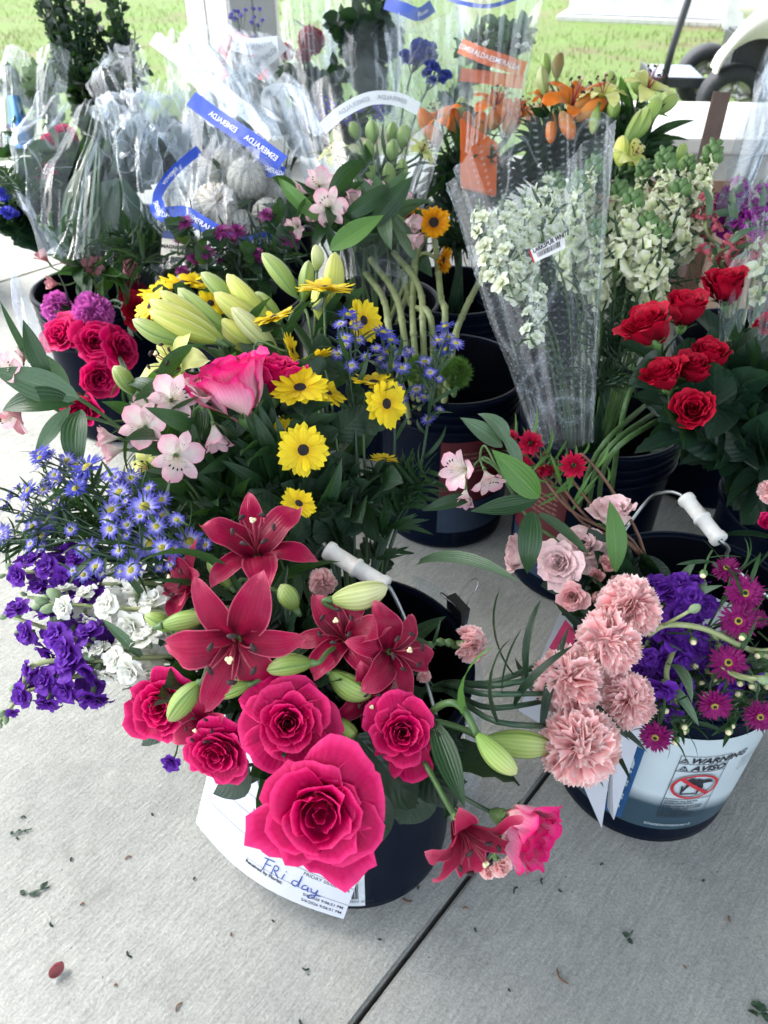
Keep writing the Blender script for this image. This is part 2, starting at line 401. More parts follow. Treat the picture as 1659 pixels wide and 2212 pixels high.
M_['daisy'] = petal_mat("yellow daisy petal", [(0, (.84, .52, .012)), (.3, (.90, .66, .02)), (1, (.93, .76, .035))], vein=.25, vein_n=3, trans=.25, rough=.5)
M_['sunf'] = petal_mat("sunflower petal", [(0, (.70, .22, .005)), (.5, (.88, .38, .008)), (1, (.92, .48, .01))], vein=.25, vein_n=3, trans=.25)
M_['aster'] = petal_mat("blue aster petal", [(0, (.80, .80, .85)), (.3, (.46, .46, .80)), (.6, (.15, .14, .56)), (1, (.07, .06, .40))], vein=.1, trans=.25, spread=.3)
M_['aster_d'] = petal_mat("deep violet aster petal", [(0, (.45, .45, .80)), (.3, (.08, .09, .55)), (1, (.035, .04, .42))], vein=.1, trans=.25, spread=.3)
M_['mats'] = petal_mat("magenta aster petal", [(0, (.70, .34, .46)), (.2, (.34, .02, .18)), (1, (.20, .003, .11))], vein=.2, vein_n=2, trans=.25, spread=.3)
M_['crim'] = petal_mat("crimson aster petal", [(0, (.45, .02, .06)), (1, (.62, .01, .07))], vein=.2, vein_n=2, trans=.25)
M_['purmum'] = petal_mat("purple mum petal", [(0, (.30, .04, .22)), (1, (.20, .012, .14))], vein=.1, trans=.2)
M_['carn'] = petal_mat("pink carnation petal", [(0, (.97, .22, .25)), (.45, (.98, .42, .43)), (.85, (.99, .60, .59)), (1, (.99, .74, .72))], edge=(.99, .84, .82), edge_w=.07, vein=.04, vein_n=9, trans=.5)
M_['carn_m'] = petal_mat("magenta carnation petal", [(0, (.45, .03, .30)), (.6, (.58, .06, .42)), (1, (.68, .16, .55))], vein=.1, trans=.3)
M_['carn_d'] = petal_mat("dark crimson carnation petal", [(0, (.15, .003, .02)), (1, (.30, .008, .06))], vein=.1, trans=.2)
M_['stock_p'] = petal_mat("purple stock petal", [(0, (.30, .28, .20)), (.15, (.10, .02, .24)), (.6, (.13, .022, .34)), (1, (.17, .035, .44))], edge=(.2, .06, .5), edge_w=.06, vein=.25, vein_n=7, trans=.25, spread=.35)
M_['stock_w'] = petal_mat("white stock petal", [(0, (.55, .65, .25)), (.25, (.80, .82, .68)), (1, (.86, .86, .84))], vein=.12, vein_n=7, trans=.3)
M_['stock_m'] = petal_mat("magenta stock petal", [(0, (.5, .5, .3)), (.2, (.42, .03, .36)), (1, (.50, .04, .46))], vein=.2, trans=.25)
M_['snap'] = petal_mat("white snapdragon petal", [(0, (.52, .66, .24)), (.3, (.82, .86, .52)), (1, (.92, .92, .80))], vein=.1, trans=.3)
M_['snap_p'] = petal_mat("pink snapdragon petal", [(0, (.5, .1, .12)), (1, (.66, .16, .22))], vein=.1, trans=.3)
M_['lark'] = petal_mat("white larkspur petal", [(0, (.50, .64, .25)), (.25, (.82, .87, .60)), (1, (.90, .92, .80))], vein=.1, trans=.3)
M_['mumw'] = petal_mat("netted white mum petal", [(0, (.40, .46, .16)), (.45, (.80, .76, .60)), (.9, (.84, .76, .72)), (1, (.70, .60, .60))], edge=(.55, .50, .42), edge_w=.25, vein=.2, vein_n=3, trans=.25)
M_['blue'] = petal_mat("blue ageratum petal", [(0, (.08, .08, .3)), (1, (.14, .14, .50))], vein=.1, trans=.2)
M_['navy'] = petal_mat("blue delphinium petal", [(0, (.06, .08, .25)), (1, (.05, .07, .34))], vein=.1, trans=.2)
M_['statice'] = petal_mat("lilac statice petal", [(0, (.2, .18, .5)), (1, (.22, .20, .62))], vein=.1, trans=.2)
M_['bud_green'] = bud_mat("green lily bud", (.16, .26, .05), (.36, .50, .13), (.12, .22, .035), (.45, .52, .2))
M_['bud_pale'] = bud_mat("pale lily bud", (.36, .44, .12), (.66, .70, .34), (.26, .32, .08), (.7, .68, .4))
M_['bud_yellow'] = bud_mat("yellow green lily bud", (.34, .46, .07), (.74, .74, .18), (.42, .52, .08), (.8, .78, .28))
M_['bud_lime'] = bud_mat("lime lily bud", (.18, .32, .06), (.46, .58, .17), (.14, .26, .05), (.6, .66, .3))
M_['bud_orange'] = bud_mat("orange lily bud", (.45, .26, .07), (.80, .25, .05), (.50, .15, .03), (.75, .2, .05))
M_['bud_dark'] = bud_mat("brownish lily bud", (.16, .16, .05), (.28, .20, .08), (.10, .08, .03))
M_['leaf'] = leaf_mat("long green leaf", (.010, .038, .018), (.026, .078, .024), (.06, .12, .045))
M_['leaf_fresh'] = leaf_mat("fresh green leaf", (.06, .17, .035), (.12, .27, .055), (.2, .35, .1), trans=.3)  # brighter, yellower green than the plain leaf
M_['leaf_grey'] = leaf_mat("grey green leaf", (.06, .12, .07), (.13, .21, .12), (.22, .32, .2))
M_['leaf_rose'] = leaf_mat("dark rose leaf", (.006, .022, .016), (.014, .042, .023), (.035, .07, .035), parallel=False, rough=.38)
M_['leaf_mum'] = leaf_mat("lobed mum leaf", (.011, .034, .019), (.025, .062, .03), (.06, .10, .055), parallel=False, rough=.55)
M_['leaf_dark'] = leaf_mat("blackish green leaf", (.004, .016, .012), (.010, .034, .018), (.02, .05, .028), parallel=False, rough=.35)
M_['stem'] = plain("green stem", (.055, .12, .035), .45, c2=(.10, .19, .06))
M_['stem_dark'] = plain("dark green stem", (.02, .055, .03), .45, c2=(.04, .09, .045))
M_['stem_pale'] = plain("pale thick stem", (.22, .27, .11), .55, c2=(.33, .37, .18))
M_['stem_red'] = plain("reddish brown stem", (.10, .045, .03), .5, c2=(.18, .09, .05))
M_['sepal'] = plain("green calyx", (.06, .14, .035), .5, c2=(.14, .25, .08))
M_['sepal_grey'] = plain("woolly grey green bud", (.14, .22, .11), .8, c2=(.27, .35, .2))
M_['dark_disc'] = plain("dark flower centre", (.008, .006, .01), .8, c2=(.03, .02, .02), scale=400, bstr=.8)
M_['yel_disc'] = plain("yellow flower centre", (.35, .30, .03), .8, c2=(.6, .55, .08), scale=500, bstr=.8)
M_['anther'] = plain("dark anther", (.02, .006, .008), .7)
M_['stigma'] = plain("cream stigma", (.72, .62, .36), .5, c2=(.85, .78, .5))
M_['filament'] = plain("lily filament", (.22, .02, .04), .45)
M_['fil_pale'] = plain("pale filament", (.75, .6, .45), .5)
M_['bucket'] = plain("black bucket plastic", (.0008, .0032, .010), .38, c2=(.002, .006, .016), scale=9, bstr=.06, bdist=.002, spec=.14)
def scuffed(name, c, dirt, rough):
    m, nt, out = nodemat(name); L = nt.links
    tc = N(nt, "ShaderNodeTexCoord"); mp = N(nt, "ShaderNodeMapping"); mp.inputs['Scale'].default_value = (1, 1, .22); L.new(tc.outputs['Object'], mp.inputs[0])
    a = N(nt, "ShaderNodeTexNoise", Scale=26.0, Detail=8.0, Roughness=.72); L.new(mp.outputs[0], a.inputs['Vector'])
    b = N(nt, "ShaderNodeTexNoise", Scale=5.0, Detail=5.0, Roughness=.6); L.new(tc.outputs['Object'], b.inputs['Vector'])
    f = math_(nt, 'MULTIPLY', math_(nt, 'MULTIPLY', math_(nt, 'SUBTRACT', a.outputs[0], .54), 4.5, True), math_(nt, 'MULTIPLY', math_(nt, 'SUBTRACT', b.outputs[0], .42), 4.0, True))
    pr = N(nt, "ShaderNodeBsdfPrincipled"); pr.inputs['Specular IOR Level'].default_value = .07
    L.new(mixc(nt, math_(nt, 'MULTIPLY', f, .5), c, dirt), pr.inputs['Base Color']); L.new(math_(nt, 'ADD', math_(nt, 'MULTIPLY', f, .3), rough), pr.inputs['Roughness'])
    L.new(bump(nt, a.outputs[0], .12, .001), pr.inputs['Normal']); L.new(pr.outputs[0], out.inputs[0]); return m
M_['bucket'] = scuffed("scuffed black bucket plastic", (.0010, .0036, .012), (.03, .038, .05), .36)
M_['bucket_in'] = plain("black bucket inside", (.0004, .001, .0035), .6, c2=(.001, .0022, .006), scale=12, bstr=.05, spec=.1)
M_['wire'] = plain("galvanised bail wire", (.28, .30, .31), .35, metal=.9)
M_['grip'] = plain("white bail grip", (.62, .62, .58), .45, c2=(.8, .8, .77), scale=60, bstr=.1)
M_['paper'] = plain("white paper", (.44, .46, .52), .8, c2=(.49, .51, .57), scale=8, bstr=.1)
M_['ink'] = plain("black ink", (.02, .02, .025), .7)
M_['pen'] = plain("blue pen ink", (.02, .05, .22), .6)
M_['pinkslip'] = plain("pink slip of paper", (.62, .05, .16), .7)
M_['clip'] = plain("black binder clip", (.01, .012, .015), .2, spec=.8)
M_['chrome'] = plain("chrome wire", (.5, .52, .54), .18, metal=1)
M_['conc'] = concrete_mat("broomed concrete", (.218, .226, .215), (.31, .32, .302))
M_['joint'] = plain("dark joint", (.012, .014, .018), .9)
M_['film'] = film_mat("crumpled clear cellophane", .11)
M_['film2'] = film_mat("clear flower sleeve", .06)
M_['film3'] = film_mat("dotted flower sleeve", .05, dots=True)
M_['film4'] = film_mat("milky cellophane", .24)
M_['net'] = film_mat("white netting", .34, rough=.4)
# ------------------------------------------------------------------ petals, leaves, buds
def sm(x, a=0., b=1.):
    t = max(0., min(1., (x - a) / (b - a))); return t * t * (3 - 2 * t)
def nz(*a): return noise.noise(Vector(a))

def strap(L=1, W=.3, e0=30, e1=0, base=.2, peak=.6, t=1.0, cup=0, ruf=0, rufn=4, crease=0, nu=4, nv=7, r0=0, seed=0, notch=0, side=0, tipup=0, ebend=1.0):
    """petal or leaf: rooted at the origin, runs out along +Y and rises at e0..e1 degrees"""
    q = math.log(.5) / math.log(peak)
    K = 24; cy, cz = [r0], [0]
    for k in range(K):
        e = R(e0 + (e1 - e0) * ((k + .5) / K) ** ebend)
        cy.append(cy[-1] + L / K * cos(e)); cz.append(cz[-1] + L / K * sin(e))
    def fn(u, v):
        x = u * 2 - 1; k = v * K; i = min(K - 1, int(k)); f = k - i
        y = cy[i] + (cy[i + 1] - cy[i]) * f; z = cz[i] + (cz[i + 1] - cz[i]) * f
        e = R(e0 + (e1 - e0) * v ** ebend)
        wd = W * (base * (1 - v) + (1 - base * (1 - v)) * max(0, sin(pi * min(1, v ** q))) ** t)
        if notch and v > .9: y -= notch * L * (1 - abs(x)) * (v - .9) * 10
        h = cup * x * x * wd + crease * abs(x) * wd + ruf * sm(v, .15, .8) * (abs(x) ** .8) * sin(rufn * pi * v + (2.0 if x > 0 else 0) + seed) + .25 * ruf * nz(x * 2, v * 3, seed)
        return (x * wd + side * v * v * L, y - h * sin(e), z + h * cos(e))
    return MB().grid(fn, nu, nv)

def rose_petals(seed, opn, n=22, wild=0.0):
    r = random.Random(seed); out = []
    for i in range(n):
        k = i / (n - 1)
        A = 1.55 - .62 * k ** .7 + r.uniform(-.1, .1)
        Rb = .085 + .40 * k ** .85 + ((.07 * (1 - k) + .05) * sm(k, .04, .26) if wild else 0)
        H = (.98 - .12 * k) if opn < .3 else (.86 - .28 * k * opn)
        if k < .3: H -= (.28 if wild else .12) * (1 - k / .3)
        fl = opn * (max(0, k - .12) ** 1.25) * .62 * r.uniform(.8, 1.15) + (.03 if k > .35 else 0)
        dr = fl * (.25 + .55 * k * opn)
        ph = i * 2.399 + r.uniform(-.2, .2); sd = r.random() * 99; pt = r.uniform(.03, .17) * sm(k, .3, 1) * (1 + 1.2 * wild); wv = .035 + .10 * k * (1 + wild)
        tilt = r.uniform(-.16, .16) * k; fl *= r.choice((.6, .85, 1, 1, 1.15, 1.3)) if k > .45 else 1
        def fn(u, v, A=A, Rb=Rb, H=H, fl=fl, dr=dr, ph=ph, sd=sd, pt=pt, wv=wv, k=k, tilt=tilt):
            x = u * 2 - 1
            ve = v * (1 - .20 * abs(x) ** 3 * sm(v, .2, 1))
            a = ph + x * A * (.30 + .70 * sm(ve, 0, .55)) * (1 - .35 * abs(x) * sm(v, .75, 1) * .6)
            body = Rb * (sin(min(1, ve * 1.55) * pi / 2) ** .75)
            s = sm(ve, .45, 1.0)
            rr = body + fl * s ** 1.4 + .035 * x * Rb * 2
            curl = sm(ve, .88, 1.0)
            rr += .045 * curl * (.3 + k)
            rr += wv * nz(x * 1.7, v * 2.2, sd) * sm(v, .2, .9) + wv * .7 * nz(x * 4.2, v * 3, sd + 7) * sm(v, .7, 1)
            ve = min(1, ve + wv * .9 * nz(x * 3.5, 3, sd + 3) * sm(v, .8, 1))
            z = H * ve - dr * s ** 2 - .05 * curl * (.3 + k) + tilt * x + pt * (1 - abs(x)) ** 2 * sm(v, .8, 1) - .0
            z += wv * .8 * nz(x * 2.1 + 5, v * 2, sd)
            rr += pt * (.9 + wild * .9) * (1 - abs(x)) ** (1.5 - .5 * wild) * sm(v, .75, 1) * opn
            return (rr * cos(a), rr * sin(a), z)
        out.append(MB().grid(fn, 10, 9))
    return out

def bud_mb(L=1, W=.2, nseg=24, nv=14, ridge=.06, curve=.1, open_tip=0):
    def fn(u, v):
        a = u * 2 * pi
        s = max(0.0, sin(pi * min(1, (.03 + .955 * v) ** 1.12))) ** .58 * (1 - .08 * v)
        if v > .995: s = .05
        rr = W * s * (1 + ridge * cos(3 * a) + ridge * .35 * cos(6 * a)) + (open_tip * W * sm(v, .8, 1) * max(0, cos(3 * a)))
        bend = curve * L * sin(pi * v) * .5
        return (rr * cos(a) + bend, L * v, rr * sin(a))
    return MB().grid(fn, nseg, nv)

def carn_petal(seed, L, e, ruff=.11, teeth=11, half=.62):
    r = random.Random(seed); ph = r.random() * 6; ph2 = r.random() * 6; sd = r.random() * 50
    tj = [r.uniform(.5, 1.3) for _ in range(40)]
    def fn(u, v):
        x = u * 2 - 1
        tooth = abs(((u * teeth) % 1) * 2 - 1) * tj[int(u * teeth)]
        rad = L * v * (1 - .10 * x * x - (.085 * tooth if v > .93 else 0))
        ang = x * half * (.25 + .75 * v)
        ee = R(e) * (1 - .30 * sm(v, .5, 1)) + .30 * sin(x * 3 + ph)
        lat = ruff * sm(v, .25, 1) * (1.25 * sin(x * (5.0 + ph * .6) + ph) + .6 * sin(x * 13 + ph2) + 1.2 * nz(x * 2.2, v * 1.5, sd))
        yy = rad * cos(ang); xx = rad * sin(ang) * .9
        return (xx + lat * .25, yy * cos(ee) - lat * sin(ee), yy * sin(ee) + lat * cos(ee) + .04 * nz(x * 3, v * 3, sd))
    return MB().grid(fn, teeth * 2, 6)

def disc_mb(rad, h, n=14, bump_=.12):
    mb = MB()
    def fn(u, v):
        a = u * 2 * pi; s = v
        k = 1 + bump_ * sin(a * 13 + s * 17) * sin(s * 21)
        return (rad * s * cos(a), rad * s * sin(a), h * (1 - s * s) * k + .02 * rad)
    return mb.grid(fn, n * 2, 6)

def cup_mb(rad, h, n=10):
    return MB().lathe([(rad * .12, -h), (rad * .6, -h * .85), (rad, -h * .3), (rad * .95, 0), (rad * .3, .02 * h)], n)

def petals_of(kind):
    """list of (mesh builder, material key, local matrix, part name) for a blossom of unit radius, axis +Z; first entry list = receptacle"""
    Z = lambda a: Matrix.Rotation(a, 4, 'Z')
    out = []; r = random.Random(hash_(kind))
    k0 = kind.split(':')[0]; var = kind.split(':')[1] if ':' in kind else ''
    T = Matrix.Translation
    if k0 == 'rose':                 # rose:<style><seed>
        style = var[0]; seed = int(var[1:])
        opn = {'o': .9, 'm': .56, 'c': .30, 'b': .12, 'w': .98}[style]
        n = {'o': 28, 'm': 26, 'c': 22, 'b': 16, 'w': 25}[style]
        ps = rose_petals(seed * 31 + 5, opn, n, .42 if style == 'w' else 0)
        mx = max(sqrt(p[0] ** 2 + p[1] ** 2) for b in ps for p in b.v)
        S = Matrix.Scale({'o': 1.16, 'm': 1.14, 'c': 1.05, 'b': 1.0, 'w': 1.22}[style] / mx, 4) @ T((0, 0, -.45))
        return MB().lathe([(.03, -.28), (.12, -.16), (.17, .0), (.11, .1)], 10), 'sepal', [(b, None, Matrix(), 'petal') for b in ps], S
    if k0 == 'lily':
        mb = MB().lathe([(.02, -.12), (.07, -.05), (.08, .04), (.03, .1)], 10)
        op = {'': 0, 'a': 0, 'b': 14, 'c': 30, 'd': -12}[var]
        for i in range(6):
            inner = i % 2
            p = strap(1.2 * r.uniform(.92, 1.06), .29 if inner else .205, 64 + op * .4 + r.uniform(-9, 9), -42 + op + r.uniform(-30, 26), base=.35, peak=.50, t=.8, cup=.30, crease=-.25, ruf=.06 if inner else .03, nu=8, nv=14, seed=i + r.random() * 3, side=r.uniform(-.13, .13))
            out.append((p, None, Z(i * pi / 3 + r.uniform(-.07, .07)) @ T((0, .03, .002 * inner)), 'petal'))
        for i in range(6):
            a = i * pi / 3 + .4; pts = [(0, .02 + .30 * t * t * 1.0, .72 * t) for t in (0, .25, .5, .75, 1)]
            out.append((MB().tube(pts, .013, 5), 'filament', Z(a), 'stamen'))
            out.append((MB().tube([(-.07, .33, .71), (-.03, .33, .74), (.03, .33, .74), (.07, .33, .71)], [.014, .036, .036, .014], 6), 'anther', Z(a), 'anther'))
        pis = MB().tube([(0, 0, 0), (.01, .03, .45), (.02, .06, .86)], [.022, .018, .02], 6)
        out.append((pis, 'filament', Matrix(), 'pistil'))
        sg = MB()
        for i in range(3):
            a = i * 2 * pi / 3
            sg.tube([(.02, .06, .86), (.02 + .035 * cos(a), .06 + .035 * sin(a), .885), (.02 + .055 * cos(a), .06 + .055 * sin(a), .88)], [.03, .034, .02], 7)
        out.append((sg, 'stigma', Matrix(), 'stigma'))
        return mb, 'sepal', out, Matrix()
    if k0 == 'alstro':
        mb = MB().lathe([(.02, -.55), (.07, -.46), (.10, -.38), (.05, -.32)], 9)
        op = {'': 0, 'c': 28, 'o': -14}[var[:1] if var[:1] in 'co' else '']
        for i in range(6):
            o = i % 2
            if o: p = strap(1.15, .34, 74, 16 + op + r.uniform(-6, 6), base=.14, peak=.72, t=.6, cup=.25, ruf=.04, nu=7, nv=10, seed=i, tipup=0)
            else: p = strap(1.18, .20, 74, 22 + op + r.uniform(-6, 6), base=.14, peak=.70, t=.7, cup=.4, ruf=.02, nu=6, nv=10, seed=i)
            mk = 'S' if (not o and i != 3) else None
            out.append((p, mk, Z(i * pi / 3 + r.uniform(-.08, .08)) @ T((0, 0, -.38)), 'petal'))
        for i in range(4):
            a = 2.6 + i * .35
            out.append((MB().tube([(0, .02, -.3), (0, .08, .15), (0, .22, .42), (0, .34, .48)], .012, 4), 'fil_pale', Z(a), 'stamen'))
            out.append((MB().tube([(0, .32, .47), (0, .37, .50), (0, .42, .49)], [.01, .03, .012], 5), 'anther', Z(a), 'anther'))
        return mb, 'sepal', out, Matrix()
    if k0 in ('daisy', 'sunf'):
        n = 20 if k0 == 'daisy' else 22
        for ring, (cnt, L, el) in enumerate(((n, .78, 4), (n - 3, .70, 16))):
            for i in range(cnt):
                p_ = r.choice((0, 1, 2)); a = 2 * pi * (i + .5 * ring) / cnt + r.uniform(-.08, .08)
                out.append((('strapkey', k0, ring, p_), None, Z(a) @ T((0, .18 if k0 == 'daisy' else .22, .01 + .03 * ring)) @ Matrix.Rotation(R(r.uniform(-13, 10)), 4, 'X') @ Matrix.Scale(r.uniform(.88, 1.1), 4), 'petal'))
        mb = cup_mb(.30, .14)
        out.append((disc_mb(.235 if k0 == 'daisy' else .38, .09), 'dark_disc', T((0, 0, .02)), 'disc'))
        return mb, 'sepal', out, Matrix()
    if k0 in ('aster', 'mats', 'crim', 'purmum'):
        cor = MB()
        rings = {'aster': ((15, 1.0, 2), (14, .9, 20)), 'mats': ((34, 1.0, 0), (32, .9, 16), (26, .74, 32), (18, .54, 50)), 'crim': ((24, 1.0, 12), (24, .98, 34), (22, .95, 54), (18, .9, 70), (12, .85, 82)), 'purmum': ((22, 1, 0), (20, .85, 22), (16, .65, 45), (10, .4, 66))}[k0]
        rr = random.Random(var + k0)
        for g, (cnt, L, el) in enumerate(rings):
            for i in range(cnt):
                a = 2 * pi * (i + .37 * g) / cnt + rr.uniform(-.09, .09)
                W = {'aster': .085, 'mats': .062, 'crim': .085, 'purmum': .08}[k0]
                p = strap(L * rr.uniform(.8, 1.05) - .14, W * rr.uniform(.8, 1.2), el + rr.uniform(-10, 12), el - 12 + rr.uniform(-18, 18), base=.5, peak=.6, t=.6, nu=2, nv=4, side=rr.uniform(-.12, .12) if k0 != 'mats' else rr.uniform(-.05, .05))
                cor.add(p, Z(a) @ T((0, .14, .02 * g)))
        out.append((cor, None, Matrix(), 'corolla'))
        dr = {'aster': .25, 'mats': .22, 'crim': .06, 'purmum': .12}[k0]
        out.append((disc_mb(dr, .14), 'yel_disc' if k0 in ('aster', 'mats') else 'dark_disc', T((0, 0, .05)), 'disc'))
        if k0 == 'mats': out.append((disc_mb(.12, .10), 'dark_disc', T((0, 0, .13)), 'eye'))
        return cup_mb(.22, .3), 'sepal', out, Matrix()
    if k0 == 'carn':
        i = 0
        for cnt, L, el in ((10, 1.0, -4), (11, .99, 18), (11, .95, 38), (9, .88, 56), (8, .8, 72), (6, .72, 86)):
            for j in range(cnt):
                a = 2 * pi * j / cnt + r.uniform(-.3, .3) + i
                out.append((carn_petal(i * 7 + j + hash_(var), L * r.uniform(.9, 1.08), el + r.uniform(-9, 9), ruff=.085 + .03 * r.random()), None, Z(a) @ T((0, .02, .0)), 'petal'))
            i += 1
        mb = MB().lathe([(.05, -1.15), (.20, -1.05), (.24, -.7), (.26, -.2), (.30, -.05), (.1, 0)], 10)
        return mb, 'sepal', out, Matrix()
    if k0 == 'stock':
        for g, (cnt, L, el) in enumerate(((5, 1.0, 8), (4, .8, 34), (3, .55, 62))):
            for i in range(cnt):
                a = 2 * pi * i / cnt + g * .6 + r.uniform(-.15, .15)
                p = strap(L * r.uniform(.88, 1.08), .44 * L ** .4, el + 22, el - 22 + r.uniform(-16, 14), base=.22, peak=.66, t=.5, cup=.25, ruf=.12, rufn=3, nu=6, nv=7, seed=i + g * 3, side=r.uniform(-.15, .15))
                out.append((p, None, Z(a), 'petal'))
        mb = MB().lathe([(.03, -.5), (.12, -.42), (.14, -.12), (.06, .02)], 7)
        return mb, 'sepal_grey', out, Matrix()
    if k0 == 'snap':       # tube with two flared lips
        mb = MB()
        def tubef(u, v):
            a = u * 2 * pi
            rr = .16 + .18 * sm(v, 0, .8) + .03 * cos(2 * a)
            return (rr * cos(a), rr * sin(a) * .85, -.5 + .75 * v)
        mb.grid(tubef, 12, 5)
        out.append((mb, None, Matrix(), 'throat'))
        for i, (a, e0, e1, L, W) in enumerate(((0.45, 58, 0, .85, .50), (-.45, 58, 0, .85, .50), (pi, 35, -70, .8, .55), (pi + .9, 25, -60, .65, .42), (pi - .9, 25, -60, .65, .42))):
            out.append((strap(L, W, e0, e1, base=.5, peak=.6, t=.5, cup=-.2, ruf=.1, nu=6, nv=6, seed=i), None, Z(a) @ T((0, .2, .18)), 'lip'))
        return MB().lathe([(.03, -.62), (.14, -.55), (.17, -.42), (.1, -.36)], 7), 'sepal', out, Matrix()
    if k0 == 'lark':
        for g, (cnt, L, el) in enumerate(((5, 1.0, 5), (4, .6, 45))):
            for i in range(cnt):
                a = 2 * pi * i / cnt + g + r.uniform(-.15, .15)
                out.append((strap(L, .36 * L ** .3, el + 30, el - 15, base=.2, peak=.6, t=.6, cup=.4, ruf=.07, nu=5, nv=5, seed=i), None, Z(a), 'petal'))
        return MB().tube([(0, 0, 0), (0, -.2, -.35), (0, -.5, -.75)], [.1, .07, .02], 5), 'sepal', out, Matrix()
    if k0 == 'mumw':       # incurved globe
        j = 0
        for cnt, lat0, S in ((14, -.2, 1.0), (14, .15, .97), (12, .5, .93), (9, .85, .88), (6, 1.15, .84)):
            for i in range(cnt):
                a = 2 * pi * (i + .5 * (j % 2)) / cnt
                def fn(u, v, lat0=lat0, S=S, cnt=cnt):
                    x = u * 2 - 1; la = lat0 - .75 + 1.25 * v
                    rr = S * (1 + .10 * sin(pi * v)) * (1 - .20 * x * x)
                    wd = (pi / cnt * 1.25) * max(.15, sin(pi * (.15 + .8 * v)) ** .6)
                    an = x * wd
                    return (rr * cos(la) * sin(an), rr * cos(la) * cos(an), rr * sin(la))
                out.append((MB().grid(fn, 4, 6), None, Z(a), 'petal'))
            j += 1
        return MB().lathe([(.05, -1.0), (.4, -.9), (.6, -.7)], 10), 'sepal', out, Matrix()

def hash_(s): return sum(ord(c) * (i + 3) for i, c in enumerate(s)) % 997

def strap_shared(key):
    _, k0, ring, p = key
    if k0 == 'daisy': return strap(.80 - .09 * ring, .15, 6 + 10 * ring, -14 + 14 * p, base=.45, peak=.62, t=.45, cup=-.25, crease=.12, nu=4, nv=5, notch=.05, side=(-.08, .0, .09)[p])
    return strap(.66 - .04 * ring, .12, 14 + 20 * ring, -4 + 16 * p, base=.5, peak=.5, t=.62, cup=.35, nu=4, nv=5, side=(-.1, .02, .1)[p], ruf=.03)

_bl = {}
STUFFED = ('corolla',)
def blossom(T, M, kind, mat, alt=None, name='blossom', flat=False):
    """adds blossom > petal ... to Thing T with world matrix M (unit radius). flat: join the petals into one mesh (small far blooms)"""
    key = (kind, mat, alt, flat)
    if key not in _bl:
        rec, rmat, lst, S = petals_of(kind)
        parts = []
        if flat:
            al = MB(); al.add(rec, S, 1)
            mats = [M_[mat], M_[rmat]]; idx = {}
            for b, mk, lm, pn in lst:
                if isinstance(b, tuple): b = strap_shared(b)
                mk2 = alt if mk == 'S' else mk
                if mk2 is None: i = 0
                else:
                    if mk2 not in idx: idx[mk2] = len(mats); mats.append(M_[mk2])
                    i = idx[mk2]
                al.add(b, S @ lm, i)
            _bl[key] = (al.mesh(name, mats), None)
        else:
            for b, mk, lm, pn in lst:
                mm = M_[mat] if mk is None else (M_[alt or mat] if mk == 'S' else M_[mk])
                if isinstance(b, tuple): me = cached((b, mm.name), lambda: strap_shared(b).mesh(pn, mm))
                else:
                    bb = MB().add(b, S) if lm == Matrix() else b
                    me = bb.mesh(pn, mm)
                parts.append((pn, me, lm))
            _bl[key] = (MB().add(rec, S).mesh(name, M_[rmat]), parts)
    me, parts = _bl[key]
    o = T.part(name, me, M)
    if parts:
        for pn, pm, lm in parts:
            c = link(pn, pm, o, lm)
            if pn in STUFFED: c['kind'] = 'stuff'
    return o

# leaves: shared meshes per shape
LEAF = {
 'lily': dict(L=1, W=.095, e0=35, e1=-25, base=.3, peak=.42, t=.9, crease=.45, nu=4, nv=9),
 'alstro': dict(L=1, W=.135, e0=25, e1=-30, base=.12, peak=.45, t=1.0, crease=.3, nu=4, nv=9, side=.06),
 'wide': dict(L=1, W=.19, e0=20, e1=-15, base=.08, peak=.42, t=1.0, crease=.25, nu=6, nv=10),
 'narrow': dict(L=1, W=.05, e0=40, e1=-10, base=.5, peak=.4, t=.8, crease=.3, nu=2, nv=7, side=.1),
 'rose': dict(L=1, W=.33, e0=10, e1=-25, base=.1, peak=.42, t=.85, crease=.25, nu=6, nv=9, ruf=.02, rufn=9),
 'box': dict(L=1, W=.30, e0=10, e1=10, base=.2, peak=.5, t=.7, cup=.3, nu=2, nv=4),
 'blade': dict(L=1, W=.022, e0=70, e1=-25, base=.9, peak=.4, t=.5, crease=.5, nu=2, nv=9, side=.05),
}
def leaf_mesh(shape, mat, var=0):
    def mk():
        if shape == 'mum':
            def fn(u, v):
                x = u * 2 - 1; lob = .62 + .38 * abs(sin(v * pi * 2.6 + .35)) ** .5
                wd = .40 * sin(pi * min(1, (v * .98 + .02) ** .8)) ** .7 * lob + .015
                return (x * wd, v, .12 * abs(x) * wd - .25 * v * v + .05 * sin(v * 7 + x * 2))
            return MB().grid(fn, 6, 16).mesh('leaf', M_[mat])
        k = dict(LEAF[shape]); k['e0'] += (0, 14, -10)[var]; k['e1'] += (0, -28, 18)[var]; k['side'] = k.get('side', 0) * (1, -1.6, .4)[var]
        return strap(**k).mesh('leaf', M_[mat])
    return cached((shape, mat, var), mk)
def leaf(T, pos, dirn, L, shape='lily', mat='leaf', up=Vector((0, 0, 1)), name='leaf', wide=1.0):
    M = along(dirn, up, pos, L, rnd.uniform(-.5, .5)) @ Matrix.Diagonal((wide, 1, 1, 1))
    return T.part(name, leaf_mesh(shape, mat, rnd.randrange(3)), M)

def bez(pts, n=10):
    """Catmull-Rom through pts"""
    pts = [Vector(p) for p in pts]; e = [pts[0] * 2 - pts[1]] + pts + [pts[-1] * 2 - pts[-2]]; out = []
    m = len(pts) - 1
    for i in range(m):
        a, b, c, d = e[i:i + 4]
        for k in range(n):
            t = k / n
            out.append(.5 * ((2 * b) + (c - a) * t + (2 * a - 5 * b + 4 * c - d) * t * t + (3 * b - a - 3 * c + d) * t ** 3))
    out.append(pts[-1]); return out

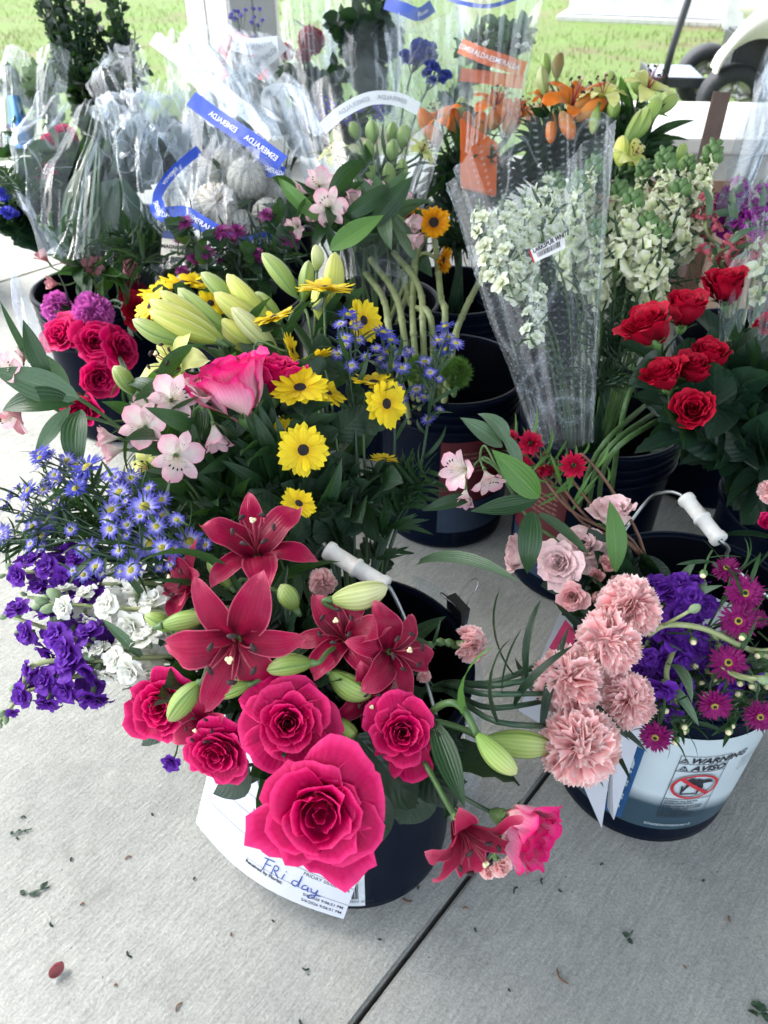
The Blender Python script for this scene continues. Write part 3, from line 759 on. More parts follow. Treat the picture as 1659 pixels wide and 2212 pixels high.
BK = {}     # bucket centres: name -> (x, y, rim radius, height)
def stem_path(bk, head, n, back=.07, out=None):
    """curve from inside the bucket over its rim to the back of the head"""
    x, y, r, h = BK[bk]; c = Vector((x, y, 0))
    d = Vector((head.x - x, head.y - y, 0)); L = max(d.length, 1e-4); dn = d / L
    base = c - dn * min(r * .5, L * .4) + Vector((rnd.uniform(-.03, .03), rnd.uniform(-.03, .03), .03))
    rim = c + dn * min(r * .80, L * .55) + Vector((rnd.uniform(-.02, .02), rnd.uniform(-.02, .02), min(h + .01, head.z * .8)))
    tail = head - n * back
    return bez([base, rim, tail, head - n * .004], 6)

def on_path(path, t):
    k = t * (len(path) - 1); i = min(len(path) - 2, int(k)); return path[i].lerp(path[i + 1], k - i), (path[i + 1] - path[i]).normalized()

def dress(T, path, n, shape, mat, L, t0=.45, t1=.9, spread=60, wide=1.0):
    for i in range(n):
        t = t0 + (t1 - t0) * (i + rnd.random() * .6) / max(1, n)
        p, d = on_path(path, t); a = i * 2.4 + rnd.random()
        s = d.orthogonal().normalized(); s = Matrix.Rotation(a, 3, d) @ s
        sp = R(spread + rnd.uniform(-15, 15))
        dr = d * cos(sp) + s * sin(sp)
        leaf(T, p, dr, L * rnd.uniform(.7, 1.15), shape, mat, up=-d + Vector((0, 0, 1.2)), wide=wide)

def flower(name, label, cat, kind, mat, spec, bk, alt=None, stem=.0022, smat='stem', leaves=(0, 'lily', 'leaf', .08), group=None, back=.06, flat=False, t0=.5, roll=None, path=None, lspread=60):
    """spec: list of (px, py, radius_px, depth, (r,u,t)) - the first head carries the main stem"""
    heads = []
    for s in spec:
        px, py, rp, d, n = s; heads.append((P(px, py, d), ND(px, py, *n), rp * d / 1660))
    kk = kind if isinstance(kind, str) else kind[0]
    if kk.startswith('rose'): hd = [(p - n * r_ * .50, n, r_) for p, n, r_ in heads]
    else: hd = heads
    main = hd[0]
    pts = path or stem_path(bk, main[0], main[1], back)
    T = Thing(name, label, cat, pts[0], group)
    if stem: T.part('stem', MB().tube(pts, [stem * (1.15 - .3 * i / (len(pts) - 1)) for i in range(len(pts))], 6).mesh('stem', M_[smat]))
    for i, (p, n, r_) in enumerate(heads):
        if i and stem:
            j, dj = on_path(pts, max(.55, .8 - .03 * i)); q = bez([j, j.lerp(p - n * back, .55) + Vector((0, 0, .01)), p - n * back * .5, p - n * .003], 4)
            T.part('branch', MB().tube(q, stem * .75, 5).mesh('branch', M_[smat]))
        k = kind if isinstance(kind, str) else kind[i % len(kind)]
        blossom(T, frame(n, p, rnd.random() * 6.28 if roll is None else roll, r_), k, mat, alt, flat=flat)
    if leaves[0]: dress(T, pts, leaves[0], leaves[1], leaves[2], leaves[3], t0=t0, t1=.80 if 'alstro' in str(kind) or 'lily' in str(kind) or 'rose' in str(kind) else .90, spread=lspread)
    return T, pts

def lily_bud(T, tip, base, wpx, d, mat, stemfrom=None, d2=None, tipopen=0):
    """bud between two picture points; returns base"""
    b = P(base[0], base[1], d2 or d); t = P(tip[0], tip[1], d)
    L = (t - b).length; W = wpx * d / 1660 / 2
    key = ('bud', mat, round(W / L, 2), rnd.randrange(2))
    me = cached(key, lambda: bud_mb(1, round(W / L, 2) * 1.05, curve=rnd.uniform(-.12, .12), open_tip=tipopen).mesh('bud', M_[mat]))
    T.part('bud', me, along(t - b, Vector((rnd.uniform(-1, 1), -.5, 1)), b, L))
    if stemfrom is not None:
        q = bez([stemfrom, stemfrom.lerp(b, .6) + Vector((0, 0, .01)), b - (t - b) * .15, b + (t - b) * .02], 4)
        T.part('branch', MB().tube(q, [.0024] * (len(q) - 3) + [.0028, .0034, .0042], 6).mesh('branch', M_['stem']))
    return b
# ------------------------------------------------------------------ text helpers
def text_mb(body, size, align='LEFT', bold=0.0, italic=0.0, mono=False):
    def mk():
        cu = bpy.data.curves.new("t", 'FONT'); cu.body = body; cu.size = 1; cu.align_x = align; cu.offset = bold; cu.shear = italic; cu.resolution_u = 3
        ob = bpy.data.objects.new("t", cu); sc.collection.objects.link(ob)
        dg = bpy.context.evaluated_depsgraph_get(); me = bpy.data.meshes.new_from_object(ob.evaluated_get(dg))
        r = ([tuple(v.co) for v in me.vertices], [tuple(p.vertices) for p in me.polygons])
        bpy.data.objects.remove(ob); bpy.data.curves.remove(cu); bpy.data.meshes.remove(me)
        return r
    v, f = cached(('txt', body, align, bold, italic), mk)
    mb = MB(); mb.v = [(a * size, b * size, 0) for a, b, c in v]; mb.f = list(f); mb.uv = [(0, 0)] * len(v); mb.m = [0] * len(f)
    return mb
def mapped(mb, fn):
    o = MB(); o.v = [tuple(fn(*p)) for p in mb.v]; o.f = mb.f; o.uv = mb.uv; o.m = mb.m; return o
def rect_mb(x0, y0, x1, y1, z=0, n=1):
    return MB().grid(lambda u, v: (x0 + (x1 - x0) * u, y0 + (y1 - y0) * v, z), n, 1)

# ------------------------------------------------------------------ ground
import bmesh
def floor():
    root = link("floor", MB().box((-9, -4, -.30), (9, 4.55, -.06)).mesh("floor", M_['joint'], False), kind='structure')
    j = Vector((-.023, .37)); d = Vector((.298, .35)).normalized(); n = Vector((-d.y, d.x)); g = .0035
    big = [(-9, -4), (9, -4), (9, 4.55), (-9, 4.55)]
    def clip(poly, p, nn, off):
        out = []
        for i in range(len(poly)):
            a = Vector(poly[i]); b = Vector(poly[(i + 1) % len(poly)]); da = (a - p).dot(nn) - off; db = (b - p).dot(nn) - off
            if da >= 0: out.append(tuple(a))
            if da * db < 0: t = da / (da - db); out.append(tuple(a.lerp(b, t)))
        return out
    # joints: the visible one and its parallels / perpendiculars further off
    cells = []
    W = 2.6
    for i in range(-5, 5):
        for k in range(-4, 5):
            p = clip(big, j + n * (i * W), n, g); p = clip(p, j + n * ((i + 1) * W), -n, g) if p else p
            p = clip(p, j + d * (k * W + 1.55), d, g) if p else p
            p = clip(p, j + d * ((k + 1) * W + 1.55), -d, g) if p else p
            if len(p) > 2: cells.append(p)
    for p in cells:
        bm = bmesh.new(); vs = [bm.verts.new((x, y, 0)) for x, y in p]; f = bm.faces.new(vs)
        r = bmesh.ops.extrude_face_region(bm, geom=[f]); 
        for v in r['geom']:
            if isinstance(v, bmesh.types.BMVert): v.co.z = -.055
        bmesh.ops.recalc_face_normals(bm, faces=bm.faces)
        top = [e for e in bm.edges if all(v.co.z > -.01 for v in e.verts)]
        bmesh.ops.bevel(bm, geom=top, offset=.004, segments=2, affect='EDGES')
        me = bpy.data.meshes.new("slab"); bm.to_mesh(me); bm.free(); me.materials.append(M_['conc'])
        link("slab", me, root)
floor()

def lawn():
    m, nt, out = nodemat("lawn turf"); L = nt.links
    geo = N(nt, "ShaderNodeNewGeometry")
    a = N(nt, "ShaderNodeTexNoise", Scale=.9, Detail=6.0, Roughness=.65); L.new(geo.outputs['Position'], a.inputs['Vector'])
    b = N(nt, "ShaderNodeTexNoise", Scale=14.0, Detail=6.0, Roughness=.8); L.new(geo.outputs['Position'], b.inputs['Vector'])
    col = ramp(nt, [(.34, (.12, .09, .05)), (.42, (.10, .135, .035)), (.62, (.095, .165, .03))], a.outputs[0]).outputs[0]
    col = mixc(nt, .6, col, ramp(nt, [(.3, (.25, .25, .2)), (.7, (.75, .75, .7))], b.outputs[0]).outputs[0], 'OVERLAY')
    pr = N(nt, "ShaderNodeBsdfPrincipled", Roughness=.9); L.new(col, pr.inputs['Base Color']); L.new(bump(nt, b.outputs[0], .8, .03), pr.inputs['Normal']); L.new(pr.outputs[0], out.inputs[0])
    def fn(u, v):
        x, y = -120 + 240 * u, 4.58 + 150 * v ** 2
        return (x, y, -.28 + .04 * nz(x * .3, y * .3, 1))
    link("lawn", MB().grid(fn, 60, 60).mesh("lawn", m), kind='structure')
    # grass blades where the lawn shows
    g = nodemat("grass blade"); m2, nt, out = g; L = nt.links
    oi = N(nt, "ShaderNodeUVMap"); sep = N(nt, "ShaderNodeSeparateXYZ"); L.new(oi.outputs[0], sep.inputs[0])
    col = ramp(nt, [(0, (.08, .15, .025)), (.6, (.13, .21, .04)), (1, (.2, .22, .08))], sep.outputs[0]).outputs[0]
    df = N(nt, "ShaderNodeBsdfDiffuse"); tl = N(nt, "ShaderNodeBsdfTranslucent"); L.new(col, df.inputs[0]); L.new(col, tl.inputs[0])
    mx = N(nt, "ShaderNodeMixShader", Fac=.4); L.new(df.outputs[0], mx.inputs[1]); L.new(tl.outputs[0], mx.inputs[2]); L.new(mx.outputs[0], out.inputs[0])
    mb = MB(); r = random.Random(3)
    for i in range(26000):
        y = 4.65 + 12 * r.random() ** 1.3; x = r.uniform(-.62, .62) * (y + .5)
        if nz(x * .9, y * .9, 3) < -.12 and r.random() < .75: continue
        z = -.28 + .04 * nz(x * .3, y * .3, 1); h = r.uniform(.03, .075); a = r.random() * 6.28; wv = .006; c = r.random()
        dx, dy = cos(a) * wv, sin(a) * wv; b_ = len(mb.v)
        mb.v += [(x - dx, y - dy, z), (x + dx, y + dy, z), (x + r.uniform(-.03, .03), y + r.uniform(-.03, .03), z + h)]
        mb.uv += [(c, 0), (c, 0), (c, 1)]; mb.f.append((b_, b_ + 1, b_ + 2)); mb.m.append(0)
    link("grass", mb.mesh("grass", m2, False), kind='stuff')
lawn()

# ------------------------------------------------------------------ pavilion: column, roof, ledge
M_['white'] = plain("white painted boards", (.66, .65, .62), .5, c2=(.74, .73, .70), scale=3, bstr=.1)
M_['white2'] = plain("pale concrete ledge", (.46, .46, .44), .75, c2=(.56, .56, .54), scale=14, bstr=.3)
M_['marble'] = plain("weathered white marble", (.55, .55, .56), .6, c2=(.74, .74, .74), scale=4, bstr=.25, bdist=.004)
M_['ceil'] = plain("painted ceiling boards", (.42, .40, .37), .7)
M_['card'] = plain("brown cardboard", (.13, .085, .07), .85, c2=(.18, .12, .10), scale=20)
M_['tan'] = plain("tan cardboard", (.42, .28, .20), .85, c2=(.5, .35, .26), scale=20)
def bmbox(lo, hi, bev=.006):
    bm = bmesh.new(); bmesh.ops.create_cube(bm, size=1)
    for v in bm.verts:
        for i in range(3): v.co[i] = lo[i] if v.co[i] < 0 else hi[i]
    bmesh.ops.bevel(bm, geom=bm.edges[:], offset=bev, segments=2, affect='EDGES')
    o = MB(); o.v = [tuple(v.co) for v in bm.verts]; bm.verts.index_update()
    o.uv = [(0, 0)] * len(o.v); o.f = [tuple(v.index for v in f.verts) for f in bm.faces]; o.m = [0] * len(o.f); bm.free(); return o
# white column
M_['shade_board'] = plain('shade tinted white boards', (.30, .31, .33), .6, c2=(.36, .37, .39), scale=3, bstr=.1)  # white boards with the shade of the column's right side painted into the colour
pc = PY(474, 60, 4.2); T = Thing("column", "white square boarded column rising out of the lawn edge behind the bouquets", "column", (pc.x + .04, 4.38, 0))
RC = Matrix.Translation((pc.x + .04, 4.38, 0)) @ Matrix.Rotation(R(-38), 4, 'Z')
T.part("core", bmbox((-.13, -.13, 0), (.13, .13, 2.75)).mesh("core", M_['white'], False), RC)
for i in range(4):
    Q = RC @ Matrix.Rotation(i * pi / 2, 4, 'Z')
    cm = M_['shade_board'] if i == 1 else M_['white']
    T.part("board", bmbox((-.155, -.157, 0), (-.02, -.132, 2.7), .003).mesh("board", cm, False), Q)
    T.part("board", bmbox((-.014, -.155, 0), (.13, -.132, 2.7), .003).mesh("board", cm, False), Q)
T.part("base_block", bmbox((-.2, -.2, -.0), (.2, .2, .16)).mesh("base_block", M_['white'], False), RC)
# roof over the slab
rf = link("roof", MB().box((-2.1, -.8, 2.78), (6, 4.9, 2.95)).mesh("roof", M_['ceil'], False), kind='structure')
for i in range(7):
    link("rafter", MB().box((-2.1, -.75 + i * .9, 2.60), (6, -.65 + i * .9, 2.777)).mesh("rafter", M_['ceil'], False), rf)
# pale ledge at the slab edge
a, b, c = G(1341, 205, .30), G(1537, 225, .30), G(1528, 269, .30)
T = Thing("ledge", "pale concrete ledge topped with a smooth slab beside the yellow lilies", "ledge", (1.0, 4.0, 0))
yb, yf = 4.42, 3.62
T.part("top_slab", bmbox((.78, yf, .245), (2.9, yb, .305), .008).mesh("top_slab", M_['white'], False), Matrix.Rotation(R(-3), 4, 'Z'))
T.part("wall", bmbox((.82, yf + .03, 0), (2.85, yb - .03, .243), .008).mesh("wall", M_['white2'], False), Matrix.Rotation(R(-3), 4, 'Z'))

# cardboard behind the plastic wrapped bunch
def board_between(name, mat, p0, p1, p2, p3, th=.006):
    n = (p1 - p0).cross(p3 - p0).normalized() * th
    v = [p0, p1, p2, p3]; mb = MB(); mb.v = [tuple(q) for q in v] + [tuple(q + n) for q in v]
    mb.uv = [(0, 0)] * 8; mb.f = [(0, 1, 2, 3), (7, 6, 5, 4), (0, 4, 5, 1), (1, 5, 6, 2), (2, 6, 7, 3), (3, 7, 4, 0)]; mb.m = [0] * 6
    return mb.mesh(name, mat, False)
T = Thing("cardboard_box", "open brown cardboard flower box standing behind the red roses", "box", (.95, 1.9, 0))
q = [PY(1545, 197, 2.0), PY(1580, 200, 2.03), PY(1512, 560, 2.03), PY(1478, 560, 2.0)]
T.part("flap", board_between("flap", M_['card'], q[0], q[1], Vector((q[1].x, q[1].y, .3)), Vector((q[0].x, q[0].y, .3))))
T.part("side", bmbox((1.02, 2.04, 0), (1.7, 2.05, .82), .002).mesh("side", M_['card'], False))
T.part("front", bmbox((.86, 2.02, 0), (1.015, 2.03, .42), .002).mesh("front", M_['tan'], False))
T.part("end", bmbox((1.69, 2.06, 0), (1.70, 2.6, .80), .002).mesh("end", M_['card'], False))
T = Thing("carton", "low tan cardboard carton on the slab between ledge and white snapdragons", "box", (.9, 2.6, 0))
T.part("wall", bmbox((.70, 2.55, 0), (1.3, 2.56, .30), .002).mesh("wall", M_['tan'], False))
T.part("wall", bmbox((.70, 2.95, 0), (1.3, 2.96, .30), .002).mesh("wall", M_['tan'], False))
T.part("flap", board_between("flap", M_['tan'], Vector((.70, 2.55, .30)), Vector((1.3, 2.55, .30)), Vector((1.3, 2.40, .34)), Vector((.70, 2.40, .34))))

# ------------------------------------------------------------------ burial plot copings on the lawn
def coping(label, x0, y0, L, Wd, h, ang, blk=False):
    T = Thing("grave_coping", label, "grave", (x0, y0, -.28), "white marble graves across the lawn")
    RM = Matrix.Translation((x0, y0, -.28)) @ Matrix.Rotation(R(ang), 4, 'Z')
    T.part("plinth", bmbox((-.14, -.14, 0), (L + .14, Wd + .14, .07), .01).mesh("plinth", M_['white2'], False), RM)
    T.part("front_wall", bmbox((0, 0, .07), (L, .18, h), .02).mesh("front_wall", M_['marble'], False), RM)
    T.part("back_wall", bmbox((0, Wd - .18, .07), (L, Wd, h), .02).mesh("back_wall", M_['marble'], False), RM)
    T.part("end_wall", bmbox((0, .182, .07), (.18, Wd - .182, h - .004), .02).mesh("end_wall", M_['marble'], False), RM)
    T.part("end_wall", bmbox((L - .18, .182, .07), (L, Wd - .182, h - .004), .02).mesh("end_wall", M_['marble'], False), RM)
    if blk: T.part("block", bmbox((L * .30, -.55, 0), (L * .30 + 1.15, -.005, h + .12), .03).mesh("block", M_['marble'], False), RM)
p = PY(1246, 38, 11.8); coping("long white marble coping with a squared block along the far lawn", p.x + .2, 13.4, 7.2, 2.6, .52, -20, True)
coping("second white marble grave coping beyond the block", p.x + 1.9, 17.2, 6.4, 2.4, .62, -20)

# ------------------------------------------------------------------ golf cart
M_['cart'] = plain("white cart body paint", (.72, .70, .64), .3, c2=(.78, .76, .70), scale=2, bstr=.02, coat=.4)
M_['rubber'] = plain("tyre rubber", (.012, .014, .02), .7, c2=(.03, .034, .042), scale=60, bstr=.4)
M_['blacksteel'] = plain("black painted steel", (.02, .025, .035), .4, c2=(.035, .04, .05))
M_['deck'] = plain("grey blue step plate", (.22, .27, .36), .45, c2=(.3, .35, .44), scale=80, bstr=.4)
M_['hub'] = plain("silver wheel", (.5, .5, .48), .35, metal=.6)
def cart():
    wc = PY(1582, 200, 6.3); cx, cy, cz = wc.x, 6.3, -.28 + .235
    T = Thing("golf_cart", "white golf cart with black roof post parked on the grass", "golf cart", (cx, cy, -.28))
    ax = Matrix.Rotation(R(-8), 4, 'Z')
    W0 = Matrix.Translation((cx, cy, cz)) @ ax @ Matrix.Rotation(R(90), 4, 'X')
    for k, (dx, dy) in enumerate(((0, 0), (1.75, 0), (0, 1.0), (1.75, 1.0))):
        Wm = Matrix.Translation(ax @ Vector((dx, dy, 0))) @ W0
        prof = [(.135, -.08), (.17, -.095), (.215, -.09), (.235, -.06), (.238, 0), (.235, .06), (.215, .09), (.17, .095), (.135, .08)]
        wl = T.part("wheel", MB().lathe([(.02, .03), (.05, .05), (.06, .02), (.12, .01), (.138, .05), (.138, -.07)], 32).mesh("wheel", M_['hub']), Wm)
        link("tyre", MB().lathe(prof, 40).mesh("tyre", M_['rubber']), wl)
        for s_ in range(5):
            link("spoke", bmbox((-.016, .05, .02), (.016, .13, .055), .004).mesh("spoke", M_['hub']), wl, Matrix.Rotation(s_ * 2 * pi / 5, 4, 'Z'))
    B0 = Matrix.Translation((cx, cy, cz)) @ ax
    def arc(u, r0=.25):
        a = R(172 - 180 * u); return Vector((.08 + r0 * cos(a), 0, .16 + r0 * sin(a)))
    T.part("fender", MB().grid(lambda u, v: arc(u) + Vector((0, -.16 + .30 * v, 0)), 24, 3).mesh("fender", M_['cart']), B0)
    ol = bez([(-.21, 0, .20), (-.20, 0, .30), (-.07, 0, .52), (.11, 0, .67), (.34, 0, .75), (.9, 0, .70), (1.2, 0, .45), (.9, 0, .12)], 4)
    def side(u, v):
        r0 = arc(u); q = r0.lerp(on_path(ol, u * .9999)[0], v); return (q.x, -.16 - .05 * sin(pi * min(1, v * 1.1)) , q.z)
    T.part("side_panel", MB().grid(side, 36, 8).mesh("side_panel", M_['cart']), B0)
    T.part("body", bmbox((.12, -.12, .42), (2.1, 1.0, .72), .05).mesh("body", M_['cart'], True), B0)
    T.part("wheel_well", bmbox((-.02, .16, .0), (.34, .6, .40), .02).mesh("wheel_well", M_['blacksteel'], False), B0)
    T.part("step_plate", bmbox((-.50, .22, .06), (-.16, .85, .10), .008).mesh("step_plate", M_['deck'], False), B0)
    T.part("step_edge", bmbox((-.52, .18, .04), (-.16, .218, .11), .008).mesh("step_edge", M_['blacksteel'], False), B0)
    T.part("step_edge", bmbox((-.56, .18, .04), (-.522, .87, .11), .008).mesh("step_edge", M_['blacksteel'], False), B0)
    T.part("roof_post", MB().tube([(-.48, .15, .02), (-.46, .15, .3), (-.26, .15, 1.7)], .026, 8).mesh("roof_post", M_['blacksteel']), B0)
    T.part("roof_post", MB().tube([(.62, .1, .55), (.66, .1, 1.7)], .026, 8).mesh("roof_post", M_['blacksteel']), B0)
    T.part("canopy_roof", bmbox((-.5, -.1, 1.7), (2.0, 1.15, 1.76), .02).mesh("canopy_roof", M_['cart'], False), B0)
    T.part("seat", bmbox((.1, .05, .62), (1.2, .95, .74), .04).mesh("seat", M_['blacksteel'], False), B0)
cart()

# ------------------------------------------------------------------ buckets
def bucket(key, name, label, x, y, rt=.150, rb=.134, h=.37, bail=None, ridges=3, extra=None):
    BK[key] = (x, y, rt, h)
    T = Thing(name, label, "bucket", (x, y, 0), "black plastic flower buckets")
    C = Matrix.Translation((x, y, 0))
    z1 = h - .075
    prof = [(rb - .010, .0), (rb, .006), (rb + .001, .02)]
    prof += [(rb + (rt - .010 - rb) * (z / z1), z) for z in (.06, .15, .24, z1)]
    prof += [(rt - .006, h - .02), (rt - .006, h - .004)]
    T.part("wall", MB().lathe(prof, 64).mesh("wall", M_['bucket']), C)
    inner = [(rt - .009, h - .003), (rt - .013, h - .08), (rb - .006, .008), (.001, .007)]
    T.part("lining", MB().lathe(inner, 64).mesh("lining", M_['bucket_in']), C)
    T.part("rim", MB().lathe([(rt - .009, h - .004), (rt - .007, h), (rt, h + .001), (rt + .002, h - .004), (rt + .001, h - .013), (rt - .005, h - .014)], 64).mesh("rim", M_['bucket']), C)
    for i in range(ridges):
        zz = h - .030 - .019 * i; r0 = rt - .007 - .0006 * i
        T.part("ridge", MB().lathe([(r0, zz + .004), (r0 + .006, zz + .003), (r0 + .0065, zz), (r0 + .005, zz - .003), (r0, zz - .003)], 64).mesh("ridge", M_['bucket']), C)
    T.part("water", MB().lathe([(.001, .10), (rb - .004, .10)], 48).mesh("water", M_['joint']), C)
    if bail:
        pts, gi = bail
        wpts = bez(pts, 5)
        wo = T.part("bail", MB().tube(wpts, .0024, 8).mesh("bail", M_['wire']))
        g0, g1 = gi; g = Vector(g0); k = Vector(g1); d = (k - g); L = d.length
        prof = [(.0035, 0), (.0105, .0), (.0112, .002), (.0112, .007), (.0095, .010)] + [(.0095, L * .46), (.0112, L * .475), (.0115, L * .5), (.0112, L * .525), (.0095, L * .54)] + [(.0095, L - .010), (.0112, L - .007), (.0112, L - .002), (.0105, L), (.0035, L)]
        link("grip", MB().lathe(prof, 20).mesh("grip", M_['grip']), wo, frame(d, g))
        for e in (pts[0], pts[-1]):
            n = Vector((e[0] - x, e[1] - y, 0)).normalized()
            T.part("lug", MB().lathe([(.001, .012), (.012, .012), (.014, .008), (.014, -.004)], 16).mesh("lug", M_['bucket']), frame(n, Vector(e) - n * .004))
    return T

ax_, ay_ = -.040, .625
l1 = Vector((ax_ + .108, ay_ - .106, .35)); l2 = Vector((ax_ - .108, ay_ + .106, .35))
gA = (G(706, 1187, .535), G(836, 1268, .515))
TA = bucket('A', "flower_bucket", "front black bucket holding hot pink roses and crimson lilies", ax_, ay_,
       bail=([l1, l1.lerp(gA[1], .55) + Vector((.006, -.006, .01)), gA[1] + (gA[1] - gA[0]) * .06, gA[1].lerp(gA[0], .3), gA[0], gA[0] + (gA[0] - gA[1]) * .06, gA[0].lerp(l2, .5), l2], gA))
bx_, by_ = .412, .722
g0, g1 = G(1480, 1075, .50), G(1556, 1168, .485)
m1 = Vector((bx_ - .145, by_ + .03, .35)); m2 = Vector((bx_ + .145, by_ - .03, .35))
TB = bucket('B', "flower_bucket", "black bucket with white warning label and purple stocks", bx_, by_,
       bail=([m1, G(1386, 1096, .44), G(1434, 1064, .485), g0, g0.lerp(g1, .7), g1, G(1574, 1184, .47), G(1585, 1225, .44), m2], (g0, g1)))
bucket('C', "flower_bucket", "black bucket of white snapdragons and a clear sleeved bunch", .40, 1.21)
bucket('D', "flower_bucket", "black bucket behind the yellow daisies with a dark red label", .135, 1.385)
bucket('E', "flower_bucket", "black bucket under the violet blooms at the picture edge", -1.62, 2.7)
bucket('F', "flower_bucket", "ridged black bucket under the rosy pink roses and magenta carnations", -.70, 1.80, ridges=5)
bucket('Pq', "flower_bucket", "black bucket of bundled dark stems behind the thick pale ones", .17, 1.78)
bucket('H', "flower_bucket", "black bucket crowded with dark red roses and glossy leaves", .72, 1.02)
bucket('I', "flower_bucket", "black bucket holding the blue banded cellophane bunch of netted mums", -.34, 1.75)
bucket('J', "flower_bucket", "black bucket of sunflowers and pink alstroemerias", -.02, 1.72)
bucket('K', "flower_bucket", "black bucket of orange and yellow lilies behind the sleeved bunch", .38, 1.90)
bucket('L', "flower_bucket", "black bucket full of boxwood and wrapped greens at the back", -.78, 2.30)
bucket('Mm', "flower_bucket", "black bucket of wrapped blue flowers standing behind all the others", .0, 2.45)
bucket('Nn', "flower_bucket", "black bucket of magenta stocks by the cardboard box", .78, 1.52)
bucket('O', "flower_bucket", "black bucket of wrapped red carnations near the white column", -.36, 2.5)

def on_cyl(cx, cy, r0, r1, h, off=.0012):
    def fn(ang, z):
        r = r0 + (r1 - r0) * z / h + off
        return Vector((cx + r * cos(R(ang)), cy + r * sin(R(ang)), z))
    return fn
# printed label of bucket B
M_['label'] = plain("bucket label white print", (.42, .50, .54), .35, c2=(.50, .58, .62), scale=6, bstr=.03)
M_['lab_blue'] = plain("label blue panel", (.01, .07, .20), .35)
M_['lab_red'] = plain("label red", (.36, .02, .03), .4)
M_['lab_navy'] = plain('label dusty navy panel', (.015, .03, .06), .4)
M_['lab_dark'] = plain("label dark red panel", (.07, .006, .012), .4)
def lab_fade():
    m, nt, out = nodemat("label printed dark fade"); L = nt.links
    uv = N(nt, "ShaderNodeUVMap"); sep = N(nt, "ShaderNodeSeparateXYZ"); L.new(uv.outputs[0], sep.inputs[0])
    ns = N(nt, "ShaderNodeTexNoise", Scale=6.0, Detail=3.0); L.new(uv.outputs[0], ns.inputs['Vector'])
    u = sep.outputs[0]
    thr = math_(nt, 'SUBTRACT', .34, math_(nt, 'MULTIPLY', math_(nt, 'MULTIPLY', math_(nt, 'SUBTRACT', u, .30), math_(nt, 'SUBTRACT', u, .30)), 1.6))
    f = math_(nt, 'MULTIPLY', math_(nt, 'SUBTRACT', math_(nt, 'SUBTRACT', sep.outputs[1], math_(nt, 'MULTIPLY', ns.outputs[0], .08)), math_(nt, 'SUBTRACT', thr, .12)), 7.0, True)
    col = mixc(nt, f, (.02, .05, .075), (.46, .54, .58))
    w_ = N(nt, "ShaderNodeTexNoise", Scale=14.0, Detail=6.0); tc = N(nt, "ShaderNodeTexCoord"); L.new(tc.outputs['Object'], w_.inputs['Vector'])
    col = mixc(nt, .35, col, ramp(nt, [(.3, (.38, .38, .38)), (.7, (.6, .6, .6))], w_.outputs[0]).outputs[0], 'OVERLAY')
    pr = N(nt, "ShaderNodeBsdfPrincipled", Roughness=.32); L.new(col, pr.inputs['Base Color']); L.new(pr.outputs[0], out.inputs[0]); return m
M_['lab_fade'] = lab_fade()
fB = on_cyl(bx_, by_, .134, .140, .295)
def cyl_patch(fn, a0, a1, z0, z1, n=24, off=0.0):
    return MB().grid(lambda u, v: fn(a0 + (a1 - a0) * u, z0 + (z1 - z0) * v), n, 4)
def offs(k): return on_cyl(bx_, by_, .134, .140, .295, .0012 + .0006 * k)
TB.part("label", cyl_patch(fB, -170, 20, .045, .268, 60).mesh("label", M_['lab_fade']))
TB.part("blue_panel", cyl_patch(offs(1), -137, -118.5, .050, .222).mesh("blue_panel", M_['lab_blue']))
K_ = .140 * pi / 180
def b_txt(s, ang, z, size, rot=0, mat='ink', k=2, bold=0.0, ital=0, nm='lettering'):
    f = offs(k)
    def mp(x, y, _):
        X, Y = (x, y) if not rot else (-y, x)
        return f(ang + X / K_, z + Y)
    TB.part(nm, mapped(text_mb(s, size, bold=bold, italic=ital), mp).mesh(nm, M_[mat], False))
M_['labink'] = plain("label black print", (.012, .014, .022), .4)
b_txt("HAND", -121.5, .070, .046, rot=1, mat='label', bold=.02)
b_txt("D", -131.0, .226, .045, rot=0, mat='labink', bold=.0)
b_txt("D", -130.55, .2275, .040, rot=0, mat='label', k=3, bold=-.012)
A0, A1 = -100.5, -72.5
def frame_rect(z0, z1, t=.0009):
    mb = MB()
    f = offs(2)
    for (a0, a1, q0, q1) in ((A0, A1, z0, z0 + t), (A0, A1, z1 - t, z1), (A0, A0 + t / K_, z0, z1), (A1 - t / K_, A1, z0, z1)):
        mb.grid(lambda u, v: f(a0 + (a1 - a0) * u, q0 + (q1 - q0) * v), 12, 1)
    return mb
TB.part("frame", frame_rect(.080, .232).mesh("frame", M_['labink'], False))
TB.part("frame", frame_rect(.2135, .2145).mesh("frame", M_['labink'], False))
TB.part("frame", frame_rect(.196, .1972).mesh("frame", M_['labink'], False))
TB.part("frame", frame_rect(.128, .1292).mesh("frame", M_['labink'], False))
b_txt("WARNING", A0 + 5.6, .2165, .0165, mat='labink', bold=.03, ital=.25)
b_txt("AVISO", A0 + 8.0, .199, .0165, mat='labink', bold=.03, ital=.25)
def tri(ang, z, s):
    f = offs(2); mb = MB(); p = [(-s, 0), (s, 0), (0, 1.7 * s)]; q = [(-s * .62, s * .22), (s * .62, s * .22), (0, 1.28 * s)]
    mb.v = [tuple(f(ang + a / K_, z + b)) for a, b in p + q]; mb.uv = [(0, 0)] * 6; mb.f = [(0, 1, 4, 3), (1, 2, 5, 4), (2, 0, 3, 5)]; mb.m = [0] * 3
    TB.part("hazard_mark", mb.mesh("hazard_mark", M_['labink'], False)); b_txt("!", ang - .35, z + s * .35, s * 1.3, mat='labink', bold=.04)
tri(A0 + 3.0, .2165, .0062); tri(A0 + 4.0, .199, .0062)
